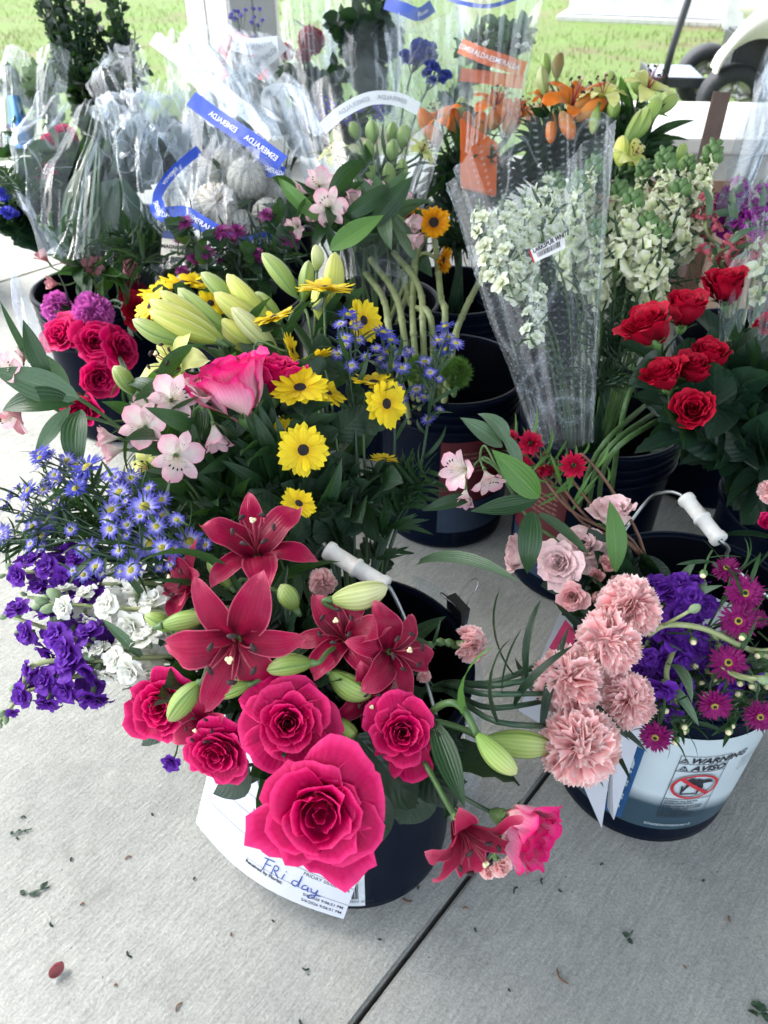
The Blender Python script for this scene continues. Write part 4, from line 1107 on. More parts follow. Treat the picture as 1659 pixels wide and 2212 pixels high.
def blob(pts, mat, k=3, nm='pictogram'):
    f = offs(k); mb = MB(); mb.v = [tuple(f(ac + x / K_, zc + y)) for x, y in pts]; mb.uv = [(0, 0)] * len(pts); mb.f = [tuple(range(len(pts)))]; mb.m = [0]
    TB.part(nm, mb.mesh(nm, M_[mat], False))
ac, zc = (A0 + A1) / 2, .1625
def ring():
    f = offs(5); mb = MB()
    mb.grid(lambda u, v: f(ac + (.0255 + .004 * v) * 1.1 * cos(2 * pi * u) / K_, zc + (.0255 + .004 * v) * sin(2 * pi * u)), 48, 1)
    mb.grid(lambda u, v: f(ac + ((-.0195 + .039 * u) * 1.1 + .0022 * (v * 2 - 1)) / K_, zc + .0185 - .037 * u + .0022 * (v * 2 - 1)), 8, 1)
    TB.part("prohibition_ring", mb.mesh("prohibition_ring", M_['lab_red'], False))
ring()
blob([(-.016, -.021), (.008, -.021), (.010, .002), (.0075, .002), (.0055, -.0185), (-.0135, -.0185), (-.0155, .000), (-.018, .000)], 'labink')
blob([(-.006, .012), (.002, .018), (.009, .014), (.016, .015), (.022, .012), (.024, .006), (.016, .007), (.010, .006), (.013, -.004), (.009, -.012), (.006, -.004), (.001, .004), (-.006, .004), (-.010, -.004), (-.013, -.014), (-.016, -.010), (-.013, -.002), (-.011, .008)], 'labink')
blob([(-.012, .018), (-.007, .021), (-.002, .018), (-.004, .012), (-.010, .011)], 'labink', 4)
for i, s in enumerate(("Children can fall into", "bucket and drown.", "Keep children away from", "bucket with even a small", "amount of liquid.")):
    b_txt(s, A0 + 1.2, .1215 - .0052 * i + (-.002 if i > 1 else 0), .0056, mat='labink', bold=.02)
for i, s in enumerate(("Ninos pueden caerse", "de la cubeta y ahogarse.", "Mantengalos alejados")):
    b_txt(s, A0 + 1.2, .0935 - .0050 * i, .0054, mat='labink', bold=.02)
b_txt("0260600700004612", A0 - 5, .056, .0085, mat='label')
for i, s in enumerate(("Distribute weight evenly on", "pallet. Do not stack pails", "more than three high.", "Reciclable plastic HDPE")):
    b_txt(s, -62, .200 - .008 * i, .0055, mat='labink')
# label sticker on bucket A
fA = lambda k: on_cyl(ax_, ay_, .134, .140, .295, .0014 + .0006 * k)
M_['sticker'] = plain("grey white barcode sticker", (.50, .55, .60), .4)
TA.part("sticker", cyl_patch(fA(0), -112, -84, .018, .175, 12).mesh("sticker", M_['sticker']))
TA.part("maroon_band", cyl_patch(fA(1), -112, -86, .098, .116, 10).mesh("maroon_band", M_['lab_dark']))
def a_txt(s, ang, z, size, mat, k=2, bold=0, ital=0):
    f = fA(k); TA.part("lettering", mapped(text_mb(s, size, bold=bold, italic=ital), lambda x, y, _: f(ang + x / K_, z + y)).mesh("lettering", M_[mat], False))
a_txt("PRO", -98.5, .1005, .018, 'sticker', bold=.03, ital=.2)
mb = MB(); rr = random.Random(9); a = -97.5; f = fA(1)
while a < -87.5:
    wd = rr.choice((.25, .25, .5, .75)); mb.grid(lambda u, v: f(a + wd * u, .040 + .045 * v), 1, 1); a += wd + rr.choice((.25, .35, .5))
TA.part("barcode", mb.mesh("barcode", M_['labink'], False))
a_txt("0 78257 30415", -97.5, .031, .0075, 'labink')
# dark red label on bucket D and C
for key, T_, a0, a1 in (('D', 0, -100, -20), ('C', 0, -175, -120)):
    x, y, _, _ = BK[key]; f = on_cyl(x, y, .134, .140, .295)
    root = [o for o in bpy.data.objects if o.parent is None and o.name.startswith('flower_bucket') and abs(o.location.x - x) < 1e-4 and abs(o.location.y - y) < 1e-4][0]
    def pp(n_, mb_, mt): link(n_, mb_.mesh(n_, M_[mt]), root, Matrix.Translation((-x, -y, 0)))
    pp("dark_label", cyl_patch(f, a0, a1, .13, .28), 'lab_dark')
    f2 = on_cyl(x, y, .134, .140, .295, .002)
    pp("pale_label", cyl_patch(f, a0, a1, .05, .128), 'lab_navy')
    for i in range(5):
        pp("fine_print", mapped(text_mb("contents 5 gal 18.9 L keep closed store dry", .0062), lambda X, Y, _: f2(a0 + 3 + X / K_, .25 - i * .011 + Y)), 'tan')

# ------------------------------------------------------------------ order sheets
def sheet(name, label, fn, lines, mats='paper', loc=(0, 0, 0), th=.0004, W=.216, H=.279):
    """fn(x, y) -> point; x 0..W to the right, y 0..H upwards on the printed side"""
    T = Thing(name, label, "paper", loc)
    T.part("page", MB().grid(lambda u, v: fn(u * W, v * H, 0), 14, 14).mesh("page", M_[mats]))
    T.part("page_back", MB().grid(lambda u, v: fn(u * W, v * H, -.0006), 14, 14).mesh("page_back", M_[mats]))
    for ln in lines:
        kind = ln[0]
        if kind == 't':
            _, s, x, y, size, mt, b = ln
            T.part("lettering", mapped(text_mb(s, size, bold=b), lambda X, Y, _: fn(x + X, y + Y, .0005)).mesh("lettering", M_[mt], False))
        elif kind == 'l':
            _, x0, x1, y, t = ln
            T.part("rule", MB().grid(lambda u, v: fn(x0 + (x1 - x0) * u, y + t * v, .0005), 12, 1).mesh("rule", M_['ink'], False))
        elif kind == 's':
            _, pts, wd, mt = ln
            mb = MB(); pp = bez([(a, b, 0) for a, b in pts], 5)
            mb.grid(lambda u, v: (lambda q, d: fn(q.x - d.y * wd * (u - .5), q.y + d.x * wd * (u - .5), .0008))(*on_path(pp, v * .999)), 1, len(pp))
            T.part("pen_stroke", mb.mesh("pen_stroke", M_[mt], False))
    return T
def plane_fn(o, ex, ey, bow=0.0, curl=0.0, W=.216, H=.279):
    ex = ex.normalized(); ey = (ey - ex * ey.dot(ex)).normalized(); n = ex.cross(ey)
    return lambda x, y, e: o + ex * x + ey * y + n * (e + bow * sin(pi * x / W) + curl * (1 - y / H) ** 2 * sin(pi * x / W * .8 + .3))
# sheet clipped to bucket A: lower right corner low at the front, runs back along the bucket's side
rb_ = G(731, 1975, .022); lb_ = G(428, 1772, .06)
exA = Vector((rb_.x - lb_.x, rb_.y - lb_.y, rb_.z - lb_.z + .01))
WA = .250; fo = lb_
fnA = plane_fn(fo, exA, Vector((.11, .05, .28)), bow=.012, curl=.02, W=WA, H=.279)
hand = lambda pts: ('s', pts, .0016, 'pen')
X0, Y0 = .128, .040
T_sheet = sheet("order_sheet", "white order sheet with blue pen writing clipped to the rose bucket", fnA, [
    ('l', .012, .25, .200, .0006), ('t', "Includes Add On: Quantity:", .10, .232, .0075, 'ink', .02),
    ('l', .012, .25, .118, .0006), ('t', "Card Message:", .014, .109, .0072, 'ink', .03), ('t', "No Gift Message", .088, .098, .0066, 'ink', .01),
    ('l', .012, .25, .090, .0006), ('t', "WILSON", .105, .0765, .0066, 'ink', .02), ('t', "COURT LOOP", .098, .069, .006, 'ink', .01), ('t', "US", .125, .061, .006, 'ink', .01),
    ('l', .012, .25, .056, .0006), ('t', "Date:", .118, .0485, .0065, 'ink', .03), ('t', "FRIDAY 05/08/2026", .182, .0485, .0078, 'ink', .0),
    ('t', "Received by Florist:", .100, .0185, .0075, 'ink', .03), ('l', .1, .25, .026, .0005),
    ('t', "5/6/2026 9:06:51 PM", .190, .0165, .0066, 'ink', .01), ('t', "5/6/2026 9:06:51 PM", .190, .0075, .0066, 'ink', .01),
    hand([(X0 + .000, Y0 - .016), (X0 + .001, Y0 - .006), (X0 + .003, Y0 + .004)]), hand([(X0 - .003, Y0 + .003), (X0 + .006, Y0 + .005), (X0 + .013, Y0 + .006)]), hand([(X0, Y0 - .005), (X0 + .005, Y0 - .004), (X0 + .010, Y0 - .003)]),
    hand([(X0 + .013, Y0 - .015), (X0 + .014, Y0 - .006), (X0 + .015, Y0 + .001), (X0 + .020, Y0 + .001), (X0 + .020, Y0 - .005), (X0 + .016, Y0 - .007), (X0 + .024, Y0 - .015)]),
    hand([(X0 + .029, Y0 - .014), (X0 + .030, Y0 - .008), (X0 + .031, Y0 - .004)]), hand([(X0 + .0315, Y0), (X0 + .0325, Y0 + .0015)]),
    hand([(X0 + .051, Y0 - .006), (X0 + .045, Y0 - .007), (X0 + .044, Y0 - .013), (X0 + .050, Y0 - .014), (X0 + .053, Y0 - .002), (X0 + .054, Y0 + .006), (X0 + .053, Y0 - .014)]),
    hand([(X0 + .064, Y0 - .006), (X0 + .059, Y0 - .008), (X0 + .059, Y0 - .014), (X0 + .065, Y0 - .012), (X0 + .066, Y0 - .007), (X0 + .067, Y0 - .015)]),
    hand([(X0 + .070, Y0 - .007), (X0 + .072, Y0 - .013), (X0 + .077, Y0 - .012), (X0 + .079, Y0 - .006), (X0 + .077, Y0 - .020), (X0 + .070, Y0 - .024), (X0 + .072, Y0 - .018), (X0 + .085, Y0 - .014)]),
], loc=fo, W=WA)
# second sheet hangs at bucket B
o2 = G(1124, 1480, .30)
fnB = plane_fn(G(1120, 1535, .16), Vector((.17, -.10, -.02)), Vector((.015, .11, .22)), bow=.01)
words_ = ["From:", "Order Number:", "Filling Florist Code:", "Deliver To:", "Address:", "Phone:", "Delivery Date:", "Delivery Instructions:", "First Choice:", "Second Choice:", "Price Includes:", "Description:", "Occasion:", "Special:", "Card:"]
lines = [('l', .01, .2, .205, .0006)] + [('t', s, .018 + (.012 if i % 3 else 0), .19 - .0125 * i, .0078, 'ink', .03) for i, s in enumerate(words_)]
lines += [('t', "FTD", .040, .222, .016, 'ink', .0), ('s', [(.03, .245), (.04, .262), (.052, .268), (.06, .255), (.055, .24), (.044, .238)], .0012, 'ink')]
sheet("order_sheet", "white printed order sheet behind the pink carnations on the warning bucket", fnB, lines, loc=G(1120, 1535, .16))
def tri_sheet(name, label, pts, mat, loc):
    T = Thing(name, label, "paper", loc)
    T.part("page", board_between("page", M_[mat], *pts, th=.0005))
a_, b_, c_, d_ = G(1180, 1570, .33), G(1372, 1560, .34), G(1315, 1758, .055), G(1255, 1700, .10)
tri_sheet("folded_slip", "folded blank sheet edge hanging over the white bucket label", (G(1205, 1570, .30), G(1330, 1590, .31), G(1300, 1790, .05), G(1290, 1760, .06)), 'paper', (0.3, .55, .1))
tri_sheet("folded_slip", "blank white sheet covering part of the blue label panel", (G(1322, 1600, .31), G(1395, 1555, .33), G(1326, 1772, .062), G(1312, 1745, .08)), 'paper', (.36, .57, .1))
tri_sheet("pink_slip", "bright pink card tucked against the printed order sheet", (G(1180, 1410, .33), G(1222, 1338, .345), G(1275, 1405, .335), G(1262, 1440, .32)), 'pinkslip', (.25, .7, .3))
# clear plastic wrap corner and binder clip on the rim of bucket A
M_['clear'] = film_mat("clear plastic pocket", .10)
T = Thing("plastic_pocket", "clear plastic pocket hanging outside the front bucket rim", "plastic sheet", (.10, .70, .37))
fnP = lambda u, v: Vector((ax_, ay_, 0)) + Vector((cos(R(60 - 95 * u)) * (.158 + .012 * v + .006 * sin(9 * u)), sin(R(60 - 95 * u)) * (.158 + .012 * v), .385 - .27 * v * (1 - .25 * u)))
T.part("sheet", MB().grid(fnP, 18, 10).mesh("sheet", M_['clear']))
T = Thing("binder_clip", "black binder clip with wire loops on the bucket rim", "clip", (.1, .66, .37))
cA = G(1710 / 2 - 0, 0, 0) if False else Vector((ax_ + .157 * cos(R(30)), ay_ + .157 * sin(R(30)), .375))
tg = Vector((-sin(R(30)), cos(R(30)), 0)); rd = Vector((cos(R(30)), sin(R(30)), 0))
Mx = Matrix((tg, rd, Vector((0, 0, 1)))).transposed().to_4x4(); Mx.translation = cA
prism = MB(); 
for s_ in (-.017, .017): prism.v += [(s_, -.007, -.016), (s_, .007, -.016), (s_, .0045, .012), (s_, -.0045, .012)]
prism.v = [(x, y, -z) for x, y, z in prism.v]
prism.uv = [(0, 0)] * 8; prism.f = [(0, 1, 2, 3), (7, 6, 5, 4), (0, 4, 5, 1), (1, 5, 6, 2), (2, 6, 7, 3), (3, 7, 4, 0)]; prism.m = [0] * 6
T.part("clamp", prism.mesh("clamp", M_['clip'], False), Mx)
for sgn in (-1, 1):
    lp = bez([(-.008, sgn * .006, .012), (-.009, sgn * .014, .028), (-.006, sgn * .024, .040), (0, sgn * .028, .044), (.006, sgn * .024, .040), (.009, sgn * .014, .028), (.008, sgn * .006, .012)], 4)
    T.part("wire_handle", MB().tube(lp, .0010, 6).mesh("wire_handle", M_['chrome']), Mx)
# =================================================================== FLOWERS
RL = (2, 'rose', 'leaf_rose', .062)
# ---- hot pink roses in bucket A
GR = "hot pink roses of the front bucket"
def rose(label, px, py, rp, d, n, kind, mat, bk='A', leaves=RL, group=GR, name='rose', alt=None, sep=True, roll=None, back=.06, smat='stem_dark', t0=.5):
    T, pts = flower(name, label, "rose", kind, mat, [(px, py, rp, d, n)], bk, leaves=leaves, group=group, roll=roll, back=back, smat=smat, t0=t0)
    if sep:
        p = P(px, py, d); nn = ND(px, py, *n); s = rp * d / 1660; F = frame(nn, p)
        for i in range(5):
            a = i * 2 * pi / 5 + .3; q = F @ (Matrix.Rotation(a, 4, 'Z') @ Vector((0, s * .12, -s * .75)))
            dr = (F.to_3x3() @ (Matrix.Rotation(a, 3, 'Z') @ Vector((0, .75, .45))))
            T.part("sepal", leaf_mesh('box', 'sepal', i % 3), along(dr, nn, q, s * .62) @ Matrix.Diagonal((.55, 1, 1, 1)))
    return T
rose("largest hot pink rose hanging over the order sheet", 690, 1757, 153, .63, (-.08, -.42, .90), 'rose:w6', 'rose_hot', roll=2.6)
rose("round hot pink rose directly above the largest rose", 622, 1562, 108, .69, (.0, -.05, 1), 'rose:o1', 'rose_hot')
rose("full hot pink rose beside the dark green rose leaves and drooping lily", 868, 1582, 98, .70, (.05, -.10, 1), 'rose:o3', 'rose_hot')
rose("hot pink rose at the outer edge next to the white stocks", 350, 1525, 92, .74, (-.45, -.25, .9), 'rose:m1', 'rose_hot')
rose("shaded hot pink rose tucked under the small dark lily", 470, 1622, 84, .71, (-.30, -.55, .8), 'rose:m2', 'rose_hot')
rose("two tone pink rosebud leaning out over the floor joint", 1132, 1795, 88, .66, (.80, -.45, .42), 'rose:b4', 'rose_two', leaves=(1, 'rose', 'leaf_rose', .06))
flower("hanging_petal", "purple stock floret dangling just above the floor by the roses", "flower", 'stock:x', 'stock_p', [(372, 1645, 26, .80, (-.3, -.6, .6))], 'A', leaves=(0,), stem=.0012)

# ---- crimson lilies
GL = "crimson lilies of the front bucket"
def lily(label, heads, bk='A', buds=(), leaves=(3, 'lily', 'leaf', .11), kind='lily', mat='lily_red', group=GL, budmat='bud_green', roll=None, stem=.003, name='lily', t0=.55, smat='stem'):
    T, pts = flower(name, label, "lily", kind, mat, heads, bk, leaves=leaves, group=group, roll=roll, stem=stem, back=.09, t0=t0, smat=smat)
    for b in buds:
        tip, base, wpx, d = b[:4]
        j, _ = on_path(pts, .82)
        lily_bud(T, tip, base, wpx, d, b[4] if len(b) > 4 else budmat, stemfrom=j)
    return T, pts
lily("tallest crimson lily with upright petals and orange pink curled petal", [(556, 1205, 128, .80, (-.10, .62, .75))], buds=[((448, 1210), (500, 1268), 34, .78), ((606, 1262), (640, 1318), 44, .75)], roll=.3, kind='lily:b')
lily("wide open dark crimson lily star in the middle of the bouquet", [(512, 1378, 152, .71, (-.08, -.38, .9))], buds=[((444, 1332), (350, 1352), 42, .72), ((312, 1328), (372, 1362), 36, .74), ((364, 1558), (432, 1474), 52, .70)], roll=.55, kind='lily:d')
lily("crimson lily with raised petals beside the white bucket grip", [(748, 1386, 112, .75, (-.25, .35, .8))], buds=[((838, 1268), (716, 1296), 60, .74, 'bud_pale')], roll=0.1, kind='lily:b')
lily("crimson lily pointing toward the small pink carnation", [(838, 1408, 112, .74, (.5, .0, .85))], buds=[((802, 1506), (712, 1452), 54, .72), ((576, 1448), (676, 1432), 46, .70), ((466, 1504), (540, 1478), 40, .705)], roll=.9, kind='lily:a')
lily("small half open dark lily above the shaded rose", [(452, 1552, 84, .725, (-.3, -.35, .8))], buds=[((540, 1545), (552, 1490), 44, .72), ((775, 1605), (728, 1552), 38, .71)], roll=1.2, leaves=(1, 'lily', 'leaf', .08), kind='lily:c')
lily("drooping crimson lily hanging over the bucket rim toward the floor", [(985, 1768, 138, .66, (.45, -.75, .45))], leaves=(1, 'rose', 'leaf_rose', .05), roll=.2, kind='lily:c')
lily("crimson lily turned away behind the tallest lily", [(432, 1265, 92, .80, (-.75, .15, .5))], roll=.4, leaves=(1, 'lily', 'leaf', .1), kind='lily:c')
lily("crimson lily peeping out between the roses and buds", [(790, 1496, 84, .735, (.2, -.4, .8))], roll=1.0, leaves=(1, 'lily', 'leaf', .08), kind='lily:a')
T = Thing("lily_bud_spray", "arching stem with green lily buds under the carnation stems", "lily", P(900, 1600, .80), GL)
q = bez([P(905, 1560, .74), P(960, 1520, .70), P(1000, 1532, .69), P(1032, 1588, .68)], 6); T.part("stem", MB().tube(q, .0034, 7).mesh("stem", M_['stem']))
q2 = bez([P(880, 1590, .76), P(930, 1560, .74), P(1000, 1575, .74), P(1048, 1600, .73)], 6); T.part("stem", MB().tube(q2, .0034, 7).mesh("stem", M_['stem']))
lily_bud(T, (1116, 1672), (1030, 1586), 52, .67, 'bud_lime'); lily_bud(T, (1196, 1612), (1048, 1598), 60, .73, 'bud_lime')
leaf(T, P(1012, 1548, .69), P(1040, 1498, .67) - P(1012, 1548, .69), .075, 'narrow', 'leaf_fresh', wide=2.2)
leaf(T, P(935, 1556, .71), P(978, 1665, .68) - P(935, 1556, .71), .085, 'alstro', 'leaf')
leaf(T, P(905, 1640, .72), P(1020, 1655, .72) - P(905, 1640, .72), .10, 'rose', 'leaf_rose')
leaf(T, P(900, 1660, .76), P(885, 1780, .76) - P(900, 1660, .76), .07, 'rose', 'leaf_rose')
leaf(T, P(770, 1590, .70), P(860, 1690, .70) - P(770, 1590, .70), .09, 'rose', 'leaf_rose')
leaf(T, P(760, 1700, .68), P(800, 1780, .68) - P(760, 1700, .68), .07, 'rose', 'leaf_rose')

# ---- pink carnations
GC = "pink carnations leaning between the two front buckets"
def carnation(label, px, py, rp, d, n, var, mat='carn', bk='A', group=GC, path=None, cat="carnation", leaves=(4, 'narrow', 'leaf_dark', .10), name='carnation', back=.05):
    T, pts = flower(name, label, cat, 'carn:' + var, mat, [(px, py, rp, d, n)], bk, leaves=leaves, group=group, path=path, smat='stem_dark', back=back, stem=.003)
    for t in (.62, .78, .9):
        p, dd = on_path(pts, t); T.part("node", MB().tube([p - dd * .005, p, p + dd * .005], [.003, .0048, .003], 6).mesh("node", M_['stem']))
    return T
def cpath(a, b, d1, hx, hy, d, n):
    h = P(hx, hy, d); nn = ND(hx, hy, *n)
    return bez([Vector((ax_, ay_, .06)), Vector((ax_ + .09, ay_ - .02, .33)), P(a, b, d1), h - nn * .075, h - nn * .02], 7)
for (lb, x, y, r_, d, n, var, mx, my) in (
    ("topmost pink carnation of the cluster beside the purple stocks", 1357, 1312, 72, .80, (.35, .40, .9), 'a', 1080, 1470),
    ("pale pink carnation just below the topmost one", 1312, 1388, 74, .78, (.05, .25, 1), 'b', 1085, 1480),
    ("deeper pink carnation nearest the printed order sheet", 1228, 1472, 78, .76, (-.25, .15, 1), 'c', 1060, 1500),
    ("pale pink carnation at the edge of the warning bucket", 1352, 1508, 66, .78, (.35, -.15, 1), 'd', 1070, 1530),
    ("lowest and largest pink carnation over the bucket edge", 1250, 1608, 92, .735, (.0, -.25, 1), 'e', 1075, 1560)):
    carnation(lb, x, y, r_, d, n, var, path=cpath(mx, my, d - .03, x, y, d, n))
h = P(1012, 1394, .84)
carnation("small pale pink carnation standing alone against the dark bucket", 1015, 1392, 42, .80, (.75, .05, .5), 'f', path=bez([Vector((ax_ + .02, ay_, .1)), P(890, 1450, .80), P(935, 1392, .80), P(985, 1390, .80)], 6), leaves=(1, 'narrow', 'leaf', .03), group="small pink spray carnations")
def cbud(label, px, py, rp, d, n, mat='carn'):
    T, pts = flower('carnation_bud', label, 'carnation', 'carn:g', mat, [(px, py, rp, d, n)], 'A', leaves=(0,), group="small pink spray carnations", back=.03, stem=.0015, flat=True)
cbud("tiny pale pink carnation bud at the lily petal tip", 915, 1460, 17, .76, (.4, 0, .9))
cbud("small pink carnation half hidden behind the hot pink rose", 862, 1500, 28, .735, (.2, .5, .8))
cbud("small pink spray carnation below the white grip", 697, 1258, 32, .82, (.2, .2, .9))
cbud("pale pink carnation bud drooping under the two tone rosebud", 1082, 1870, 26, .70, (.5, -.8, .1))
cbud("second pale bud drooping beside the floor joint", 1056, 1880, 22, .71, (.1, -.9, .2))
cbud("small pink carnation beside the uppermost crimson lily petal", 612, 1190, 20, .84, (.1, .3, .9))

# ---- yellow daisies
GD = "yellow daisies with dark centres"
DL = (5, 'mum', 'leaf_mum', .05)
def daisy(label, heads, bk='A', leaves=DL, group=GD, kind='daisy', mat='daisy', stem=.0019, smat='stem', t0=.35, t_cat="daisy", name="daisy"):
    return flower(name, label, t_cat, kind, mat, heads, bk, leaves=leaves, group=group, stem=stem, smat=smat, back=.05, t0=t0)
daisy("yellow daisy squarely facing out with round black centre", [(655, 972, 61, 0.91, (.05, .05, 1)), (606, 938, 44, 0.95, (-.4, .45, .6)), (634, 912, 35, 0.97, (.2, .8, .4))])
daisy("broad yellow daisy tipped skyward over the leaning stem", [(648, 838, 66, 0.93, (-.05, .75, .6)), (708, 848, 46, 0.97, (.4, .6, .4))])
daisy("yellow daisy facing sideways beside the violet asters", [(834, 872, 57, 0.97, (.55, .05, .75)), (808, 826, 55, 0.99, (.1, .93, .25))])
daisy("thin edge on yellow daisy low among the dark stems", [(830, 992, 35, 0.97, (.1, .93, .22))])
daisy("ragged yellow daisy just above the tallest crimson lily", [(645, 1088, 44, 0.85, (.3, .5, .6))])
daisy("yellow daisy seen from the side next to the lily buds", [(592, 686, 50, 1.03, (-.3, .9, .15))])
daisy("small yellow daisy turned sideways under the side on daisy", [(629, 757, 41, 1.01, (.9, .25, .2))])
daisy("edge on yellow daisy with its dark underside showing", [(682, 774, 46, 0.99, (-.35, .9, -.1))])
daisy("yellow daisy lying flat at the top beneath tall lily buds", [(704, 624, 68, 1.05, (.05, .97, .12))])
daisy("yellow daisy behind the violet aster spike", [(785, 692, 50, 1.07, (.6, .2, .7))])
daisy("yellow daisy with dark eye above the lime lily buds", [(455, 655, 37, 1.11, (.1, .5, .8))], bk='A')
daisy("cluster of yellow daisies seen edge on at the back", [(398, 612, 63, 1.37, (-.05, .96, .2)), (345, 628, 50, 1.39, (-.3, .9, .25)), (432, 610, 44, 1.37, (.2, .9, .2))], bk='F')
daisy("yellow daisy beside the dark red carnation and lily tips", [(326, 660, 48, 1.11, (-.7, .55, .4))], bk='A')
# ---- pale yellow lily buds
GY = "yellow green lily buds"
def budspray(label, buds, bk, center, group=GY, d=1.08, leaves=(6, 'lily', 'leaf', .12), head=None, lm=None):
    h = P(*center); n = Vector((0, -.1, 1))
    pts = stem_path(bk, h, n, .08)
    T = Thing("lily_plant", label, "lily", pts[0], group)
    T.part("stem", MB().tube(pts, .0036, 7).mesh("stem", M_['stem']))
    for tip, base, wpx, dd, mt in buds: lily_bud(T, tip, base, wpx, dd, mt, stemfrom=h)
    dress(T, pts, leaves[0], leaves[1], leaves[2], leaves[3], t0=.5, t1=1.0, spread=50)
    return T, pts
budspray("lily stem with fat yellow buds and one long lime bud on the outside", [((286, 690), (402, 742), 42, 1.0, 'bud_lime'), ((322, 648), (482, 735), 50, 1.02, 'bud_yellow'), ((322, 672), (470, 738), 44, 1.0, 'bud_yellow'), ((345, 628), (470, 722), 42, 1.04, 'bud_yellow')], 'A', (505, 800, 1.06))
budspray("lily stem with slender striped buds fanning out in the middle", [((384, 622), (498, 720), 46, 1.06, 'bud_lime'), ((434, 588), (508, 665), 36, 1.1, 'bud_lime'), ((462, 632), (590, 720), 50, 1.08, 'bud_yellow'), ((490, 592), (588, 700), 46, 1.1, 'bud_yellow')], 'A', (560, 800, 1.06))
budspray("lily stem whose upper buds reach toward the purple mums", [((552, 630), (608, 700), 38, 1.12, 'bud_lime'), ((566, 546), (640, 640), 40, 1.14, 'bud_lime'), ((474, 690), (570, 760), 50, 1.06, 'bud_yellow'), ((500, 664), (600, 765), 46, 1.04, 'bud_pale')], 'A', (610, 790, 1.08))
budspray("upright lily stem crowned by four tall striped buds", [((682, 528), (684, 584), 28, 1.18, 'bud_pale'), ((667, 562), (655, 650), 34, 1.14, 'bud_lime'), ((724, 544), (712, 668), 46, 1.12, 'bud_yellow'), ((696, 598), (700, 700), 46, 1.1, 'bud_yellow')], 'A', (680, 760, 1.1))
T, pts = budspray("short lime lily bud beside the opening yellow lily", [((246, 790), (286, 850), 38, .98, 'bud_lime'), ((338, 745), (400, 790), 34, 1.0, 'bud_yellow')], 'A', (330, 880, .98), leaves=(4, 'alstro', 'leaf_fresh', .09))
lily("opening pale yellow lily behind the pink alstroemerias", [(392, 800, 92, 1.0, (-.62, .35, .6))], bk='A', mat='lily_yellow', group=GY, leaves=(3, 'lily', 'leaf_fresh', .12), roll=.1)
lily("pale yellow lily mostly hidden under the alstroemeria leaves", [(330, 1010, 56, 1.02, (-.5, -.1, .7))], bk='A', mat='lily_yellow', group=GY, leaves=(2, 'lily', 'leaf', .12), roll=.7)
# ---- roses in the middle
rose("two tone pink rose with hot pink upper petals beside the daisies", 508, 842, 100, .92, (-.35, .85, .2), 'rose:b4', 'rose_two', bk='A', group="mid height pink roses", leaves=(0, 'rose', 'leaf_rose', .07), roll=.5)
rose("deep pink rose pressed against the two tone one", 592, 818, 76, .96, (.1, .9, .25), 'rose:b3', 'rose_hot', bk='A', group="mid height pink roses", roll=1.5)
# ---- left hand roses, carnations
GP = "rosy pink roses under the dusty alstroemerias"
rose("rosy pink rose showing its spiral centre", 208, 738, 56, 1.46, (-.05, .25, .95), 'rose:m2', 'rose_hot', bk='F', group=GP)
rose("rosy pink rose nearest the ridged bucket", 132, 722, 54, 1.47, (-.5, .45, .7), 'rose:m1', 'rose_hot', bk='F', group=GP)
rose("side on pink rose with one broad open guard petal", 262, 750, 54, 1.45, (.55, .25, .5), 'rose:o1', 'rose_hot', bk='F', group=GP)
rose("dark pink rose low in the shade of the others", 215, 815, 52, 1.47, (.1, -.2, .9), 'rose:m3', 'rose_hot', bk='F', group=GP)
rose("lowest deep pink rose crossed by green alstroemeria stems", 178, 880, 52, 1.46, (-.2, -.4, .8), 'rose:b1', 'rose_hot', bk='F', group=GP)
rose("crimson rose wedged between carnation and yellow daisies", 300, 668, 44, 1.58, (.0, .3, .8), 'rose:m1', 'rose_red', bk='F', group="dark red blooms beside the yellow lilies")
carnation("magenta carnation perched on top of the spiral pink rose", 200, 676, 44, 1.48, (.1, .35, .9), 'h', 'carn_m', 'F', "magenta carnations")
carnation("smaller magenta carnation facing away toward the bucket", 122, 662, 36, 1.52, (-.7, .3, .4), 'i', 'carn_m', 'F', "magenta carnations")
carnation("dark crimson carnation behind the yellow lily tips", 292, 640, 34, 1.62, (.2, .4, .8), 'j', 'carn_d', 'F', "dark red blooms beside the yellow lilies")
# ---- alstroemerias
GA = "pale pink alstroemerias in the middle"
def alstro(label, heads, bk='A', kinds=('alstro:a', 'alstro:b'), mat='alstro', alt='alstro_s', group=GA, leaves=(6, 'alstro', 'leaf', .09), buds=(), flat=False, stem=.0022, path=None, t0=.5, lspread=60):
    T, pts = flower("alstroemeria", label, "alstroemeria", kinds, mat, heads, bk, alt=alt, leaves=leaves, group=group, back=.055, flat=flat, stem=stem, path=path, t0=t0, lspread=lspread)
    for tip, base, wpx, d, mt in buds: lily_bud(T, tip, base, wpx, d, mt, stemfrom=on_path(pts, .85)[0])
    return T, pts
alstro("pale pink alstroemeria star lowest of its cluster with five petals facing out", [(382, 985, 70, .90, (.15, -.1, 1))], kinds=('alstro:oa',))
alstro("pink alstroemeria with brown speckled throat beside the lowest star", [(312, 922, 68, .92, (-.1, .1, 1)), (240, 945, 46, .94, (-.95, .1, .1)), (252, 975, 48, .96, (-.95, -.2, .1))], kinds=('alstro:b', 'alstro:cb', 'alstro:cc'))
alstro("pink alstroemeria head above the speckled one crossed by a leaf", [(372, 862, 70, .91, (.1, .2, 1)), (315, 880, 42, .98, (-.4, .3, .8))], kinds=('alstro:a', 'alstro:b'))
alstro("white throated alstroemeria opening upward in profile", [(440, 858, 66, .91, (.15, .85, .45)), (465, 935, 60, .92, (.2, -.85, .3))], kinds=('alstro:a', 'alstro:ca'))
GA2 = "dusty pink alstroemerias"
